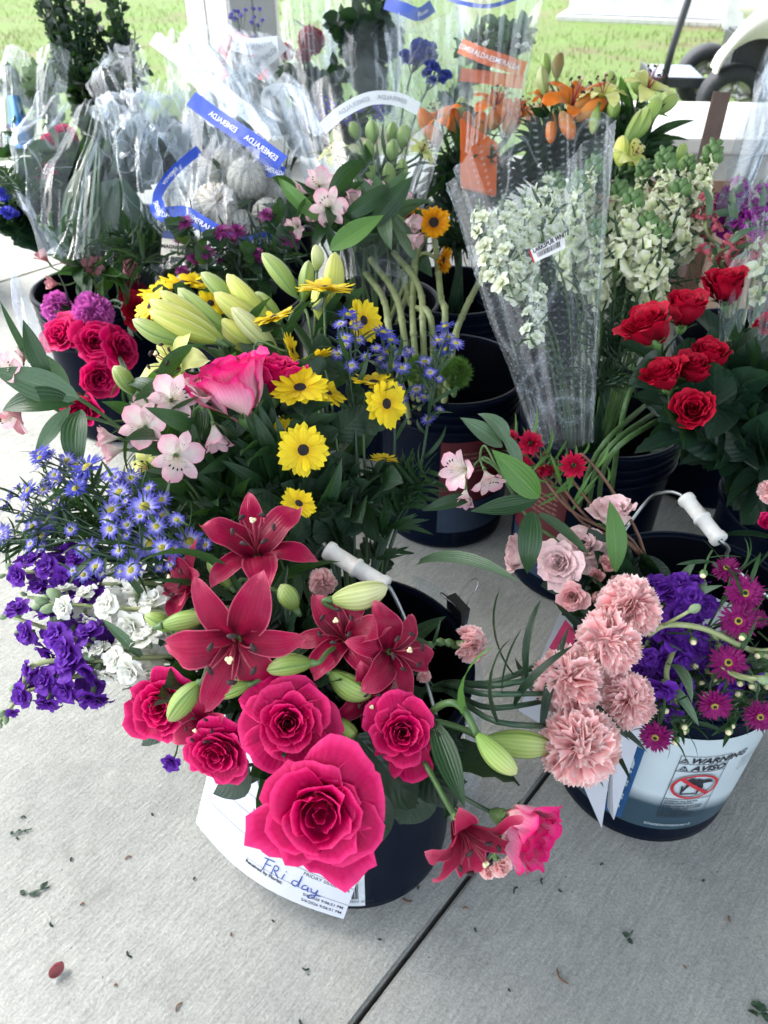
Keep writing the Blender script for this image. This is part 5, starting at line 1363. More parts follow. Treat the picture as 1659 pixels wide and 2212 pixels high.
alstro("dusty pink alstroemeria spray with four closed heads and lit leaves", [(200, 576, 34, 1.52, (.1, .3, .9)), (152, 568, 30, 1.54, (-.5, .6, .5)), (98, 560, 30, 1.56, (-.6, .7, .3)), (272, 585, 36, 1.5, (.6, .3, .5)), (118, 612, 28, 1.54, (-.9, .1, .3))], kinds=('alstro:b', 'alstro:ca', 'alstro:cb'), mat='alstro_d', alt='alstro_d', bk='F', group=GA2, leaves=(16, 'alstro', 'leaf', .12), t0=.6, lspread=45)
alstro("second dusty alstroemeria spray tucked behind the closed heads", [(250, 560, 26, 1.58, (.3, .6, .5)), (300, 545, 20, 1.62, (.4, .7, .3))], kinds=('alstro:ca',), mat='alstro_d', alt='alstro_d', bk='F', group=GA2, leaves=(14, 'alstro', 'leaf_fresh', .11), t0=.62, lspread=40)
LFS = ((((170, 860), (30, 815), .10, 'wide', 'leaf_grey'), ((110, 830), (60, 720), .08, 'alstro', 'leaf')), (((175, 885), (170, 975), .085, 'wide', 'leaf'), ((150, 880), (95, 960), .07, 'alstro', 'leaf_grey'), ((160, 870), (30, 880), .09, 'wide', 'leaf')), (((150, 850), (80, 790), .08, 'wide', 'leaf_grey'), ((80, 800), (5, 690), .09, 'narrow', 'leaf')))
for i, (lb, hx, hy, d, n, mid) in enumerate((("dusty pink alstroemeria cut by the picture edge above the floor", 18, 800, .90, (-.5, .2, .8), (150, 850)), ("drooping dusty alstroemeria below long parallel veined leaves", 34, 895, .90, (-.5, -.75, .3), (130, 890)), ("closed mauve alstroemeria bud pointing up over broad leaves", 50, 775, .92, (.05, .9, .3), (120, 830)))):
    h = P(hx, hy, d); nn = ND(hx, hy, *n)
    pth = bez([Vector((-.08, .70, .2)), P(420, 1060, .95), P(260, 925, .96), P(mid[0], mid[1], .93), h - nn * .04, h - nn * .01], 6)
    T, pts = alstro(lb, [(hx, hy, (52, 56, 30)[i], d, n)], kinds=(('alstro:a', 'alstro:b', 'alstro:ca')[i],), mat=('alstro', 'alstro_d', 'alstro_d')[i], alt='alstro_s', group=GA2, path=pth, leaves=(0,))
    for (xa, ya), (xb, yb), L_, sh, mt in LFS[i]:
        p0 = P(xa, ya, d + .01); leaf(T, p0, P(xb, yb, d) - p0, L_, sh, mt, up=ND(xa, ya, 0, .5, 1))
alstro("pair of pale pink alstroemerias hanging sideways beside crimson asters", [(1000, 1015, 62, .90, (-.55, -.05, .65)), (1052, 1030, 52, .92, (.25, -.7, .35)), (1005, 1068, 42, .95, (-.1, -.75, .4))], kinds=('alstro:b', 'alstro:a', 'alstro:cb'), bk='B', group="pale pink alstroemerias leaning from the warning bucket",
       path=bez([Vector((bx_ - .05, by_, .1)), P(1250, 1240, .93), P(1140, 1120, .92), P(1080, 1020, .92), P(1040, 990, .92)], 6), leaves=(0,))
T = Thing("alstroemeria_leaves", "fan of broad pointed leaves above the sideways alstroemerias", "leaves", P(1080, 1000, .93), "pale pink alstroemerias leaning from the warning bucket")
for (x0, y0, x1, y1, d0, d1, sh, mt, wd) in ((1165, 1075, 1058, 968, .90, .88, 'wide', 'leaf_fresh', 1.0), (1095, 960, 1042, 872, .93, .92, 'alstro', 'leaf_grey', 1.4), (1085, 965, 990, 905, .93, .91, 'alstro', 'leaf_grey', 1.3), (1125, 1020, 1072, 925, .91, .90, 'alstro', 'leaf_grey', 1.1), (1160, 1080, 1010, 1105, .91, .90, 'wide', 'leaf', .7), (1150, 1105, 1120, 1250, .88, .86, 'alstro', 'leaf', 1.3), (1330, 1235, 1310, 1080, .86, .86, 'alstro', 'leaf_fresh', 1.3), (1165, 1110, 1275, 1230, .9, .86, 'narrow', 'leaf', 1.6), (1020, 1075, 910, 1110, .95, .94, 'alstro', 'leaf', 1.0), (905, 1215, 1160, 1285, .93, .86, 'narrow', 'leaf_grey', 1.3)):
    p0 = P(x0, y0, d0); v = P(x1, y1, d1) - p0
    leaf(T, p0, v, v.length, sh, mt, up=ND(x0, y0, .2, .3, 1), wide=wd)
# ---- violet/blue asters: one stem carries many small heads
Zc = lambda x, y: (x * .3472, 921.6 + y * .3472)
AST = [(250, 170, 60, 1), (415, 210, 45, 0), (545, 255, 90, 1), (265, 240, 50, 1), (690, 300, 50, 0), (500, 335, 45, 0), (815, 322, 55, 0), (742, 408, 65, 0), (846, 418, 42, 0), (925, 382, 42, 0), (900, 498, 82, 0), (690, 522, 70, 0), (1005, 455, 48, 0), (175, 395, 55, 1), (270, 392, 40, 0), (60, 430, 48, 1), (30, 500, 52, 1), (232, 560, 52, 0), (130, 545, 40, 1), (295, 592, 60, 0), (375, 512, 38, 0), (440, 642, 38, 0), (685, 638, 52, 0), (972, 622, 52, 0), (936, 727, 84, 0), (1180, 714, 72, 0), (1070, 767, 50, 0), (1280, 737, 38, 0), (15, 667, 52, 0), (192, 727, 52, 0), (260, 682, 52, 0), (265, 745, 32, 0), (550, 760, 62, 0), (742, 770, 42, 0), (815, 892, 62, 0), (595, 872, 50, 0), (520, 922, 42, 0), (1160, 817, 38, 0), (350, 342, 36, 0), (470, 385, 58, 1), (790, 612, 38, 0), (1098, 580, 42, 0), (1012, 552, 42, 0), (630, 915, 34, 0), (110, 380, 44, 1), (310, 175, 34, 0), (335, 300, 34, 0), (200, 620, 44, 0), (1060, 862, 30, 0), (870, 560, 40, 0)]
GS = "blue aster stems leaning over the slab"
names = ("blue aster spray with the deepest violet heads at its tip", "blue aster spray reaching furthest over the floor", "blue aster spray with white ringed yellow eyes below the pink star", "blue aster spray nearest the crimson lilies", "blue aster spray drooping onto the purple stocks", "blue aster spray resting over the white stocks")
_q = random.Random(12)
AST += [(x + _q.uniform(-75, 75), y + _q.uniform(-60, 70), r_ * _q.uniform(.6, .85), int(_q.random() < .25)) for x, y, r_, dp in AST[::2]]
AST.sort(key=lambda a: (a[1] > 480, a[0]))
groups = [[] for _ in range(6)]
for a_i in AST:
    x, y = a_i[0], a_i[1]
    k = (0 if x < 560 and y < 360 else 1 if x < 420 else 2 if y < 560 and x > 560 else 3 if x > 900 else 4 if x < 640 else 5)
    groups[k].append(a_i)
def sprays(bk, name, label, group, heads, kind, mats, d0, root, stem=.0016, dmin=.02, lf=(8, 'narrow', 'leaf', .055), leafbud=True, droop=0.0, smat='stem_dark', cat='aster'):
    """heads: (px,py,rpx,deep); stems fan from a point in the bucket"""
    cx = sum(h[0] for h in heads) / len(heads); cy = sum(h[1] for h in heads) / len(heads)
    main = P(cx, cy, d0); x, y, r_, hh = BK[bk]
    rt = P(*root); pts = bez([Vector((x, y, .08)), Vector((x, y, hh)).lerp(rt, .5), rt, main.lerp(rt, .35), main], 6)
    T = Thing(name, label, cat, pts[0], group)
    T.part('stem', MB().tube(pts, [stem * (1.4 - .5 * i / len(pts)) for i in range(len(pts))], 6).mesh('stem', M_[smat]))
    for i, (px, py, rp, deep) in enumerate(heads):
        d = d0 + rnd.uniform(-dmin, dmin); h = P(px, py, d)
        outw = (h - rt).normalized() * .55 + ND(px, py, 0, .25, 1) * (.8 if not deep else .35) + Vector((rnd.uniform(-.3, .3), rnd.uniform(-.2, .2), rnd.uniform(-.1, .3)))
        outw.normalize()
        j, jd = on_path(pts, rnd.uniform(.66, .95)); q = bez([j, j.lerp(h, .5) + Vector((0, 0, .006)), h - outw * .012, h - outw * .002], 4)
        T.part('branch', MB().tube(q, stem * .6, 5).mesh('branch', M_[smat]))
        blossom(T, frame(outw, h, rnd.random() * 6, rp * d / 1660), kind + str(i % 3), mats[1] if deep else mats[0])
        for b in range(lf[0] // 3):
            p, dd = on_path(q, rnd.uniform(.2, .9)); s = Vector((rnd.uniform(-1, 1), rnd.uniform(-1, 1), rnd.uniform(-.5, 1))).normalized()
            leaf(T, p, dd * .6 + s, lf[3] * rnd.uniform(.4, .8), lf[1], lf[2])
    dress(T, pts, lf[0], lf[1], lf[2], lf[3], t0=.55, t1=.98, spread=45)
    return T
for k, g in enumerate(groups):
    hs = [(*Zc(x, y), r_ * .3472 * 1.55, dp) for x, y, r_, dp in g]
    sprays('A', 'aster_spray', names[k], GS, hs, 'aster:', ('aster', 'aster_d'), (.87, .87, .83, .79, .83, .79)[k], (505, 1270, .86), lf=(6, 'narrow', 'leaf', .05))
# taller aster spikes among the daisies
for lb, hs, d0, rt, bk in (("violet aster spike rising behind the uppermost daisy", [(752, 680, 28, 1), (735, 700, 21, 0), (770, 705, 21, 0), (745, 730, 24, 0), (775, 735, 21, 0), (730, 765, 21, 0), (790, 770, 18, 0), (760, 790, 21, 0), (745, 745, 18, 0)], 1.0, (770, 1000, 1.0), 'A'),
    ("violet aster spike in the middle above the fuzzy green heads", [(828, 718, 31, 1), (845, 735, 26, 1), (862, 765, 26, 0), (838, 760, 24, 0), (812, 752, 18, 0), (868, 795, 24, 0), (848, 790, 21, 0), (880, 760, 21, 0), (858, 835, 24, 0), (870, 860, 18, 0), (835, 790, 21, 0), (822, 775, 18, 0)], 1.02, (850, 1000, 1.02), 'A'),
    ("slender violet aster spike standing alone before the dark bucket", [(962, 706, 31, 1), (968, 728, 28, 0), (948, 735, 24, 0), (985, 742, 24, 0), (965, 755, 31, 1), (918, 782, 26, 0), (930, 805, 21, 0), (900, 842, 26, 0), (918, 858, 21, 0), (925, 905, 21, 0), (948, 818, 14, 0), (950, 885, 14, 0)], 1.04, (900, 1050, 1.0), 'A')):
    sprays(bk, 'aster_spike', lb, "violet aster spikes among the daisies", hs, 'aster:', ('aster', 'aster_d'), d0, rt, lf=(6, 'narrow', 'leaf', .06), stem=.0018)

# ---- stocks
def stock(label, tip, base, d0, d1, n, rpx, mat, bk, group, kind='stock:a', buds=5, name='stock', wide=1.0, cat="stock", budmat='sepal_grey', smat='stem_pale', cur=0, taper=.35, flat=False, lf=4, lshape=('lily', 'leaf_grey', .07), face=.75, stem=.0034, budr=1.0, root=None, spread=None):
    """florets packed spirally round the axis from base to tip"""
    a = P(*base, d0); b = P(*tip, d1); ax = b - a; L = ax.length; x, y, r_, hh = BK[bk]
    mid = a.lerp(b, .5) + Vector((0, 0, cur))
    pts = bez([Vector((x, y, .08)) if root is None else Vector(root), Vector((x, y, hh)).lerp(a, .6), a, mid, b], 6)
    T = Thing(name, label, cat, pts[0], group)
    T.part('stem', MB().tube(pts, [stem * (1.2 - .7 * i / len(pts)) for i in range(len(pts))], 7).mesh('stem', M_[smat]))
    rr = rpx * (d0 + d1) / 2 / 1660; k0 = int(len(pts) * .5)
    axis = bez([a, mid, b], 8); o_ = spread or 1.0
    for i in range(n):
        t = (i + .5) / n; c, dd = on_path(axis, t * (1 - .12 * (buds > 0)))
        s = dd.orthogonal().normalized(); s = Matrix.Rotation(i * 2.4 + rnd.uniform(-.3, .3), 3, dd) @ s
        sz = rr * (1 - taper * t) * rnd.uniform(.85, 1.12)
        h = c + s * sz * .95 * wide * o_; nn = (s + dd * .35 + Vector((0, 0, .15)) + rnd.uniform(0, .3) * ND(*base, 0, 0, 1)).normalized()
        blossom(T, frame(nn, h, rnd.random() * 6, sz), kind, mat, flat=flat)
    for i in range(buds):
        t = i / max(1, buds - 1); c, dd = on_path(axis, .80 + .2 * t)
        s = dd.orthogonal().normalized(); s = Matrix.Rotation(i * 2.4, 3, dd) @ s
        bl = rr * (.8 - .35 * t) * budr; dr = (s * (1 - .6 * t) + dd * .8).normalized()
        me = cached(('sb', budmat), lambda: bud_mb(1, .30, 10, 7, ridge=.03).mesh('bud', M_[budmat]))
        T.part('bud', me, along(dr, dd, c + s * rr * .12, bl))
    if lf: dress(T, pts, lf, lshape[0], lshape[1], lshape[2], t0=.35, t1=.8, spread=45)
    return T
GSP = "purple stocks drooping over the slab"
stock("purple stock spike uppermost at the outer edge beneath the asters", (15, 1238), (200, 1230), .87, .88, 13, 42, 'stock_p', 'A', GSP, buds=4, root=(-.1, .66, .3), lf=0)
stock("purple stock spike pointing level between the white stocks", (20, 1330), (225, 1400), .80, .84, 15, 46, 'stock_p', 'A', GSP, buds=4, root=(-.1, .66, .3), lf=0)
stock("short purple stock spike hidden behind the middle one", (60, 1290), (230, 1310), .86, .87, 10, 38, 'stock_p', 'A', GSP, buds=2, root=(-.1, .66, .3), lf=0)
stock("lowest purple stock spike with bare curving tip over the floor", (30, 1500), (200, 1455), .80, .82, 13, 42, 'stock_p', 'A', GSP, buds=6, root=(-.1, .66, .3), lf=0)
stock("pale branching stock tip with grey buds beside the lowest purple spike", (0, 1560), (95, 1430), .80, .82, 3, 22, 'stock_p', 'A', GSP, buds=8, root=(-.1, .66, .3), lf=0, budr=1.4)
GW = "white stocks between asters and roses"
stock("upper white stock with pale green buds at its tip", (95, 1300), (370, 1325), .80, .82, 13, 46, 'stock_w', 'A', GW, buds=9, root=(-.1, .64, .3), lf=2, budmat='sepal_grey', taper=.45, budr=1.3)
stock("lower white stock resting against the outermost rose", (185, 1430), (345, 1420), .78, .79, 11, 44, 'stock_w', 'A', GW, buds=4, root=(-.1, .63, .3), lf=2, taper=.3)
stock("white stock partly hidden beneath the blue asters", (215, 1262), (330, 1262), .84, .85, 6, 38, 'stock_w', 'A', GW, buds=0, root=(-.1, .64, .3), lf=2)
GB = "purple stocks in the warning bucket"
stock("purple stock head just under the white bucket grip", (1530, 1285), (1435, 1310), .88, .86, 15, 46, 'stock_p', 'B', GB, buds=1)
stock("purple stock sprawling across the middle of the warning bucket", (1560, 1400), (1400, 1400), .84, .85, 20, 46, 'stock_p', 'B', GB, buds=2)
stock("purple stock nestled against the pink carnations", (1390, 1395), (1400, 1460), .84, .82, 9, 40, 'stock_p', 'B', GB, buds=0)
stock("low purple stock with closing florets by the bucket lip", (1470, 1555), (1440, 1450), .80, .84, 9, 36, 'stock_p', 'B', GB, buds=6)
stock("purple stock with grey green buds running off the picture edge", (1655, 1440), (1530, 1455), .83, .84, 9, 36, 'stock_p', 'B', GB, buds=6)
for lb, pts_ in (("bare pale green stock stem arching over the purple florets", [(1400, 1372, .80), (1440, 1350, .79), (1520, 1358, .79), (1600, 1395, .80), (1662, 1420, .81)]), ("forked pale stem leaving the warning bucket at the picture edge", [(1560, 1440, .79), (1600, 1462, .78), (1665, 1465, .78)])):
    q = bez([P(*p) for p in pts_], 6); T = Thing("bare_stem", lb, "stem", q[0], "bare stock stems")
    T.part("stem", MB().tube(q, .0030, 8).mesh("stem", M_['stem_pale']))
    for k, t in enumerate((.2, .55, .8)):
        p, dd = on_path(q, t); e = p + dd * .02 + Vector((0, -.012 * (-1) ** k, .022 * (-1) ** k)); T.part("twig", MB().tube([p, p.lerp(e, .5) + dd * .004, e], .0018, 5).mesh("twig", M_['stem_pale']))
        T.part('bud', cached(('sb', 'sepal_grey'), lambda: None), along(e - p, Vector((0, 0, 1)), e, .016))
# ---- magenta asters
GM = "magenta asters in the warning bucket"
for lb, x, y, r_, d, n in (("uppermost magenta aster right below the white grip", 1570, 1228, 34, .84, (-.1, .5, .8)), ("magenta aster second from the top at the picture edge", 1610, 1282, 46, .81, (.1, .1, 1)), ("magenta aster with pale ringed dark eye under the second one", 1596, 1342, 46, .80, (0, .05, 1)), ("magenta aster half hidden behind the pale ringed one", 1640, 1336, 24, .84, (.5, .2, .8)),
    ("single magenta aster in the middle of the purple florets", 1574, 1432, 46, .79, (.05, .1, 1)), ("magenta aster tilted over the black rim", 1544, 1524, 42, .77, (.1, -.55, .75)), ("lowest magenta aster overlapping the white label", 1416, 1592, 42, .77, (-.15, -.45, .8)), ("magenta aster cropped by the picture edge above the label", 1642, 1548, 40, .77, (.2, -.35, .85))):
    T, pts = flower("magenta_aster", lb, "aster", 'mats:' + str(hash_(lb) % 3), 'mats', [(x, y, r_, d, n)], 'B', leaves=(7, 'narrow', 'leaf', .05), group=GM, stem=.0017, back=.03, t0=.6, smat='stem')
T = Thing("small_aster_buds", "scatter of cream tipped green aster buds along the black rim", "flower buds", P(1540, 1500, .82))
me = cached(('cb',), lambda: MB().lathe([(.001, -.5), (.42, -.4), (.5, 0), (.36, .3), (.2, .44), (.001, .5)], 10).mesh('bud', [M_['sepal']]))
mt = cached(('ct',), lambda: MB().lathe([(.36, .30), (.36, .42), (.22, .58), (.001, .62)], 10).mesh('bud_tip', [M_['stigma']]))
for x, y in ((1480, 1668 - 90), (1515, 1475), (1548, 1470), (1525, 1500), (1460, 1600), (1575, 1580), (1582, 1565), (1478, 1570), (1600, 1475), (1625, 1480), (1640, 1415), (1520, 1240), (1498, 1385), (1605, 1375), (1500, 1440), (1596, 1500), (1655, 1480), (1436, 1535)):
    d = .80 + rnd.uniform(-.01, .03); p = P(x, y, d); nn = ND(x, y, rnd.uniform(-.5, .5), rnd.uniform(-.8, .3), .7)
    o = T.part('bud', me, frame(nn, p, 0, .0085)); link('bud_tip', mt, o)
    q = bez([p - nn * .002, p - nn * .03 + Vector((0, 0, -.005)), P(x + rnd.uniform(-20, 20), y - 50, d + .06)], 4); T.part('stem', MB().tube(q, .0012, 5).mesh('stem', M_['stem']))
    for k in range(3):
        leaf(T, q[k + 2], Vector((rnd.uniform(-1, 1), rnd.uniform(-1, .3), rnd.uniform(-.4, .8))), .035, 'narrow', 'leaf', wide=1.5)
# ---- blush roses
GBl = "blush pink roses by the order sheet"
rose("blush rose standing highest with ruffled upright petals", 1325, 1108, 62, .92, (.05, .8, .45), 'rose:c3', 'rose_blush', 'B', group=GBl, leaves=(1, 'rose', 'leaf_rose', .05))
rose("blush rose turned toward the floor behind a hanging green leaf", 1128, 1196, 52, .93, (-.85, .1, .2), 'rose:b2', 'rose_blush', 'B', group=GBl, leaves=(1, 'rose', 'leaf_rose', .05))
rose("open blush rose with peach spiral centre facing out", 1208, 1216, 60, .88, (-.3, .15, .95), 'rose:m1', 'rose_blush', 'B', group=GBl, leaves=(1, 'rose', 'leaf_rose', .05))
rose("blush rose behind the open one with broad pale outer petals", 1262, 1178, 60, .93, (.1, .5, .7), 'rose:o1', 'rose_blush', 'B', group=GBl, leaves=(1, 'rose', 'leaf_rose', .05))
GPe = "peach pink spray roses"
rose("peach pink spray rose directly above the printed sheet", 1236, 1290, 38, .85, (-.15, -.1, .95), 'rose:m2', 'rose_peach', 'B', group=GPe, leaves=(1, 'rose', 'leaf_rose', .045))
rose("small closed spray rosebud beside the open blush rose", 1314, 1222, 26, .88, (.2, .5, .6), 'rose:b3', 'rose_peach', 'B', group=GPe, leaves=(1, 'rose', 'leaf_rose', .045))
rose("ruffled spray rose just above the topmost carnation", 1345, 1258, 32, .87, (.2, .8, .4), 'rose:m1', 'rose_peach', 'B', group=GPe, leaves=(1, 'rose', 'leaf_rose', .045))
rose("tiny shaded spray rosebud beside the peach one", 1290, 1290, 22, .87, (.5, -.2, .6), 'rose:b2', 'rose_peach', 'B', group=GPe, leaves=(0,))
rose("tiny spray rosebud wrapped in green sepals", 1290, 1245, 20, .88, (.1, .2, .9), 'rose:b1', 'rose_peach', 'B', group=GPe, leaves=(0,))
# ---- crimson asters, nodding heads
GK = "nodding crimson asters on reddish stems"
for lb, x, y, r_, d, n, mid in (("larger crimson aster head between the long leaves", 1146, 958, 32, .98, (-.1, .3, .9), (1200, 1030)), ("crimson aster nodding on a hooked pale stem", 1240, 1004, 34, .95, (-.1, -.2, .9), (1262, 985)), ("small crimson aster peeping behind a leaf", 1104, 946, 20, 1.0, (-.3, .4, .7), (1160, 1010)), ("crimson aster facing down behind the hooked stem", 1178, 1010, 26, .98, (.1, -.8, .3), (1215, 1010)), ("shaded crimson aster lowest of the nodding ones", 1128, 1005, 26, 1.0, (0, -.2, .9), (1190, 1040))):
    h = P(x, y, d); nn = ND(x, y, *n)
    pth = bez([Vector((bx_, by_, .12)), P(1400, 1235, .96), P(mid[0] + 70, mid[1] + 90, .95), P(mid[0], mid[1], d), h - nn * .02, h - nn * .004], 6)
    flower("crimson_aster", lb, "aster", 'crim:' + str(hash_(lb) % 2), 'crim', [(x, y, r_, d, n)], 'B', leaves=(9, 'narrow', 'leaf_fresh', .045), group=GK, stem=.0020, smat='stem_red', path=pth, t0=.45)
# ---- red roses
GRr = "dark red roses in front of the snapdragons"
LR = (5, 'rose', 'leaf_rose', .075)
for lb, x, y, r_, d, n, kd in (("largest red rose tilted toward the snapdragon stems", 1398, 706, 68, 1.02, (-.45, .75, .45), 'rose:c1'), ("red rose with pointed petals between two others at the top", 1482, 672, 56, 1.06, (.15, .85, .35), 'rose:b2'), ("topmost red rose with one petal flaring upward", 1568, 622, 54, 1.08, (-.08, .85, .35), 'rose:b4'), ("red rose behind the row with folded edge petals", 1530, 775, 54, 1.04, (.2, .8, .4), 'rose:b3'), ("red rose with wide outer petal spreading sideways", 1432, 812, 60, 1.0, (-.3, .75, .5), 'rose:c5'), ("closed red rose squeezed in the middle of the group", 1500, 800, 46, 1.02, (.1, .75, .5), 'rose:b2'), ("lowest dark red rose in deep shade", 1498, 884, 50, .99, (.05, .3, 1), 'rose:c1'), ("dark red rose mostly hidden at the picture edge", 1652, 700, 26, 1.15, (.3, .3, .8), 'rose:m1')):
    rose(lb, x, y, r_, d, n, kd, 'rose_red', 'H', group=GRr, leaves=LR, back=.08)
# =================================================================== MIDDLE AND BACK
# ---- snapdragons
GSn = "white snapdragons in the dark bucket"
for lb, tip, base, d0, d1, n, r_ in (("white snapdragon spike crossing in front of the yellow lilies", (1288, 345), (1235, 520), 1.32, 1.36, 25, 33), ("tallest white snapdragon spike in the middle with twin tip", (1438, 328), (1418, 560), 1.30, 1.34, 32, 36), ("white snapdragon spike leaning against the dotted cellophane", (1545, 312), (1470, 540), 1.28, 1.34, 29, 36), ("white snapdragon with tight green buds beside the tallest one", (1470, 400), (1445, 540), 1.26, 1.3, 18, 36),
    ("white snapdragon spike pressed against the clear sleeve", (1250, 380), (1240, 600), 1.28, 1.3, 27, 34), ("broad white snapdragon spike low in the middle", (1370, 420), (1330, 590), 1.24, 1.28, 25, 36), ("white snapdragon with lowest open florets near the red roses", (1400, 470), (1385, 620), 1.22, 1.26, 21, 36), ("white snapdragon spike half behind the sleeve edge", (1200, 380), (1215, 560), 1.36, 1.38, 21, 30), ("slim white snapdragon between the two broad spikes", (1340, 400), (1300, 560), 1.34, 1.36, 21, 33), ("white snapdragon spike rising tallest between the ledge and twin tip", (1392, 352), (1372, 545), 1.40, 1.42, 20, 28), ("white snapdragon spike leaning out over the pink snapdragons", (1512, 372), (1490, 520), 1.34, 1.36, 17, 28), ("narrow white snapdragon spike close behind the sleeve's top corner", (1262, 400), (1272, 560), 1.42, 1.44, 18, 28), ("lowest white snapdragon spike above the largest red rose", (1432, 490), (1410, 650), 1.2, 1.24, 16, 30), ("white snapdragon spike low beside the sleeve", (1290, 480), (1290, 650), 1.22, 1.26, 16, 30), ("white snapdragon spike beside the cardboard flap", (1490, 345), (1462, 500), 1.42, 1.44, 17, 28)):
    stock(lb, tip, base, d0, d1, n, r_, 'snap', 'C', GSn, kind='snap:a', buds=18, name='snapdragon', cat="snapdragon", budmat='sepal', smat='stem', lf=10, lshape=('narrow', 'leaf_mum', .05), taper=.62, budr=1.15, stem=.0026, spread=.66)
# ---- larkspur inside the dotted sleeve
GLk = "white larkspur inside the dotted sleeve"
for lb, tip, base, d0, d1, n, r_ in (("white larkspur spike along the sleeve's outer edge", (1035, 440), (1080, 620), 1.16, 1.18, 21, 27), ("white larkspur spike second from the sleeve's outer edge", (1085, 430), (1110, 640), 1.14, 1.17, 22, 27), ("white larkspur spike with drooping florets in the sleeve's middle", (1135, 415), (1130, 640), 1.18, 1.2, 22, 27), ("greenish larkspur spike low inside the sleeve", (1165, 590), (1150, 740), 1.12, 1.14, 16, 20), ("larkspur with tight green buds beside the barcode tag", (1180, 380), (1175, 520), 1.22, 1.24, 14, 25)):
    stock(lb, tip, base, d0, d1, n, r_, 'lark', 'C', GLk, kind='lark:a', buds=6, name='larkspur', cat="larkspur", budmat='sepal_grey', smat='stem', lf=5, lshape=('narrow', 'leaf', .05), taper=.3, flat=True, budr=.8, stem=.002)
# ---- bare stalks in bucket C and J, D
T = None
for i, (a0, a1, d) in enumerate((((1290, 980), (1400, 870), 1.12), ((1302, 985), (1430, 880), 1.11), ((1318, 985), (1460, 885), 1.10), ((1345, 900), (1390, 790), 1.14))):
    T = Thing("cut_stem", ("long pale cut stem lying lowest in the snapdragon bucket", "cut stem lying second across the snapdragon bucket", "cut stem nearest the bucket rim under the red roses", "thin upright cut stem above the lying ones")[i], "stem", P(*a0, d), "cut stems in the snapdragon bucket")
    q = bez([Vector((.36 + .02 * i, 1.12, .2)), P(*a0, d), P(*a1, d + .08)], 6); T.part("stem", MB().tube(q, .0042, 8).mesh("stem", M_['stem']))
for i, (lst) in enumerate(([(790, 590, 1.5), (830, 650, 1.42), (850, 760, 1.35)], [(800, 560, 1.52), (855, 640, 1.42), (878, 760, 1.36)], [(850, 545, 1.5), (905, 620, 1.42), (915, 750, 1.36)], [(905, 520, 1.5), (892, 640, 1.42), (897, 770, 1.36)], [(940, 520, 1.5), (952, 640, 1.42), (960, 720, 1.36)], [(870, 585, 1.5), (890, 660, 1.42), (935, 720, 1.36)], [(1040, 600, 1.5), (1000, 680, 1.4), (975, 770, 1.34)])):
    T = Thing("thick_stem", ("thick pale stem at the outer edge of the sunflower stems", "pale jointed stem bending inward second from the edge", "pale stem curving under the pink alstroemerias", "straight pale sunflower stem in the middle", "thick pale stem leaning beside the sunflower", "pale stem crossing behind the straight one", "lone pale stem leaning over the dark bucket opening")[i], "stem", P(*lst[-1]), "thick pale jointed stems")
    q = bez([Vector((.10, 1.36, .06))] + [P(*p) for p in reversed(lst)], 6)
    T.part("stem", MB().tube(q, .0058, 9).mesh("stem", M_['stem_pale']))
    for t in (.45, .62, .8):
        p, dd = on_path(q, t + rnd.uniform(-.04, .04)); T.part("node", MB().tube([p - dd * .006, p, p + dd * .006], [.0057, .0072, .0057], 9).mesh("node", M_['stem_pale']))
# ---- sunflowers
GSu = "small sunflowers behind the daisies"
daisy("sunflower with frilled orange petals beside the pink alstroemerias", [(937, 480, 42, 1.42, (.1, .1, 1))], bk='J', group=GSu, kind='sunf', mat='sunf', stem=.004, smat='stem_pale', leaves=(2, 'wide', 'leaf', .07), t_cat="sunflower", name="sunflower")
daisy("lower sunflower turned away toward the dark stems", [(955, 562, 36, 1.46, (.75, -.1, .35))], bk='J', group=GSu, kind='sunf', mat='sunf', stem=.004, smat='stem_pale', leaves=(1, 'wide', 'leaf', .07), t_cat="sunflower", name="sunflower")
daisy("sunflower mostly hidden under an alstroemeria leaf", [(885, 472, 34, 1.5, (-.3, .5, .7))], bk='J', group=GSu, kind='sunf', mat='sunf', stem=.004, smat='stem_pale', leaves=(1, 'wide', 'leaf', .07), t_cat="sunflower", name="sunflower")
# ---- fuzzy green heads
for lb, x, y, r_, d in (("fuzzy green dianthus ball below the pale stems", 908, 802, 44, 1.16), ("fuzzy green dianthus ball beside the lone aster spike", 985, 805, 42, 1.15)):
    c = P(x, y, d); s = r_ * d / 1660; pts = stem_path('D', c, Vector((0, 0, 1)), .04)
    T = Thing("green_dianthus", lb, "dianthus", pts[0], "fuzzy green dianthus heads"); T.part("stem", MB().tube(pts, .0025, 6).mesh("stem", M_['stem']))
    mb = MB(); q = random.Random(x)
    for i in range(1900):
        v = Vector((q.gauss(0, 1), q.gauss(0, 1), q.gauss(0, .9))).normalized(); k = q.uniform(.72, 1.0) * (1 + .12 * nz(v.x * 3, v.y * 3, v.z * 3)); si = v.orthogonal().normalized() * .022
        v2 = (v + Vector((q.uniform(-.3, .3), q.uniform(-.3, .3), q.uniform(-.1, .4)))).normalized(); b_ = len(mb.v)
        mb.v += [tuple(v * .55 * s - si * s), tuple(v * .55 * s + si * s), tuple(v2 * k * s)]; mb.uv += [(0, 0), (1, 0), (.5, 1)]; mb.f.append((b_, b_ + 1, b_ + 2)); mb.m.append(0)
    T.part("head", mb.mesh("head", cached('gt', lambda: leaf_mat("green dianthus", (.05, .14, .02), (.10, .22, .03), trans=.3)), False), Matrix.Translation(c))['kind'] = 'stuff'
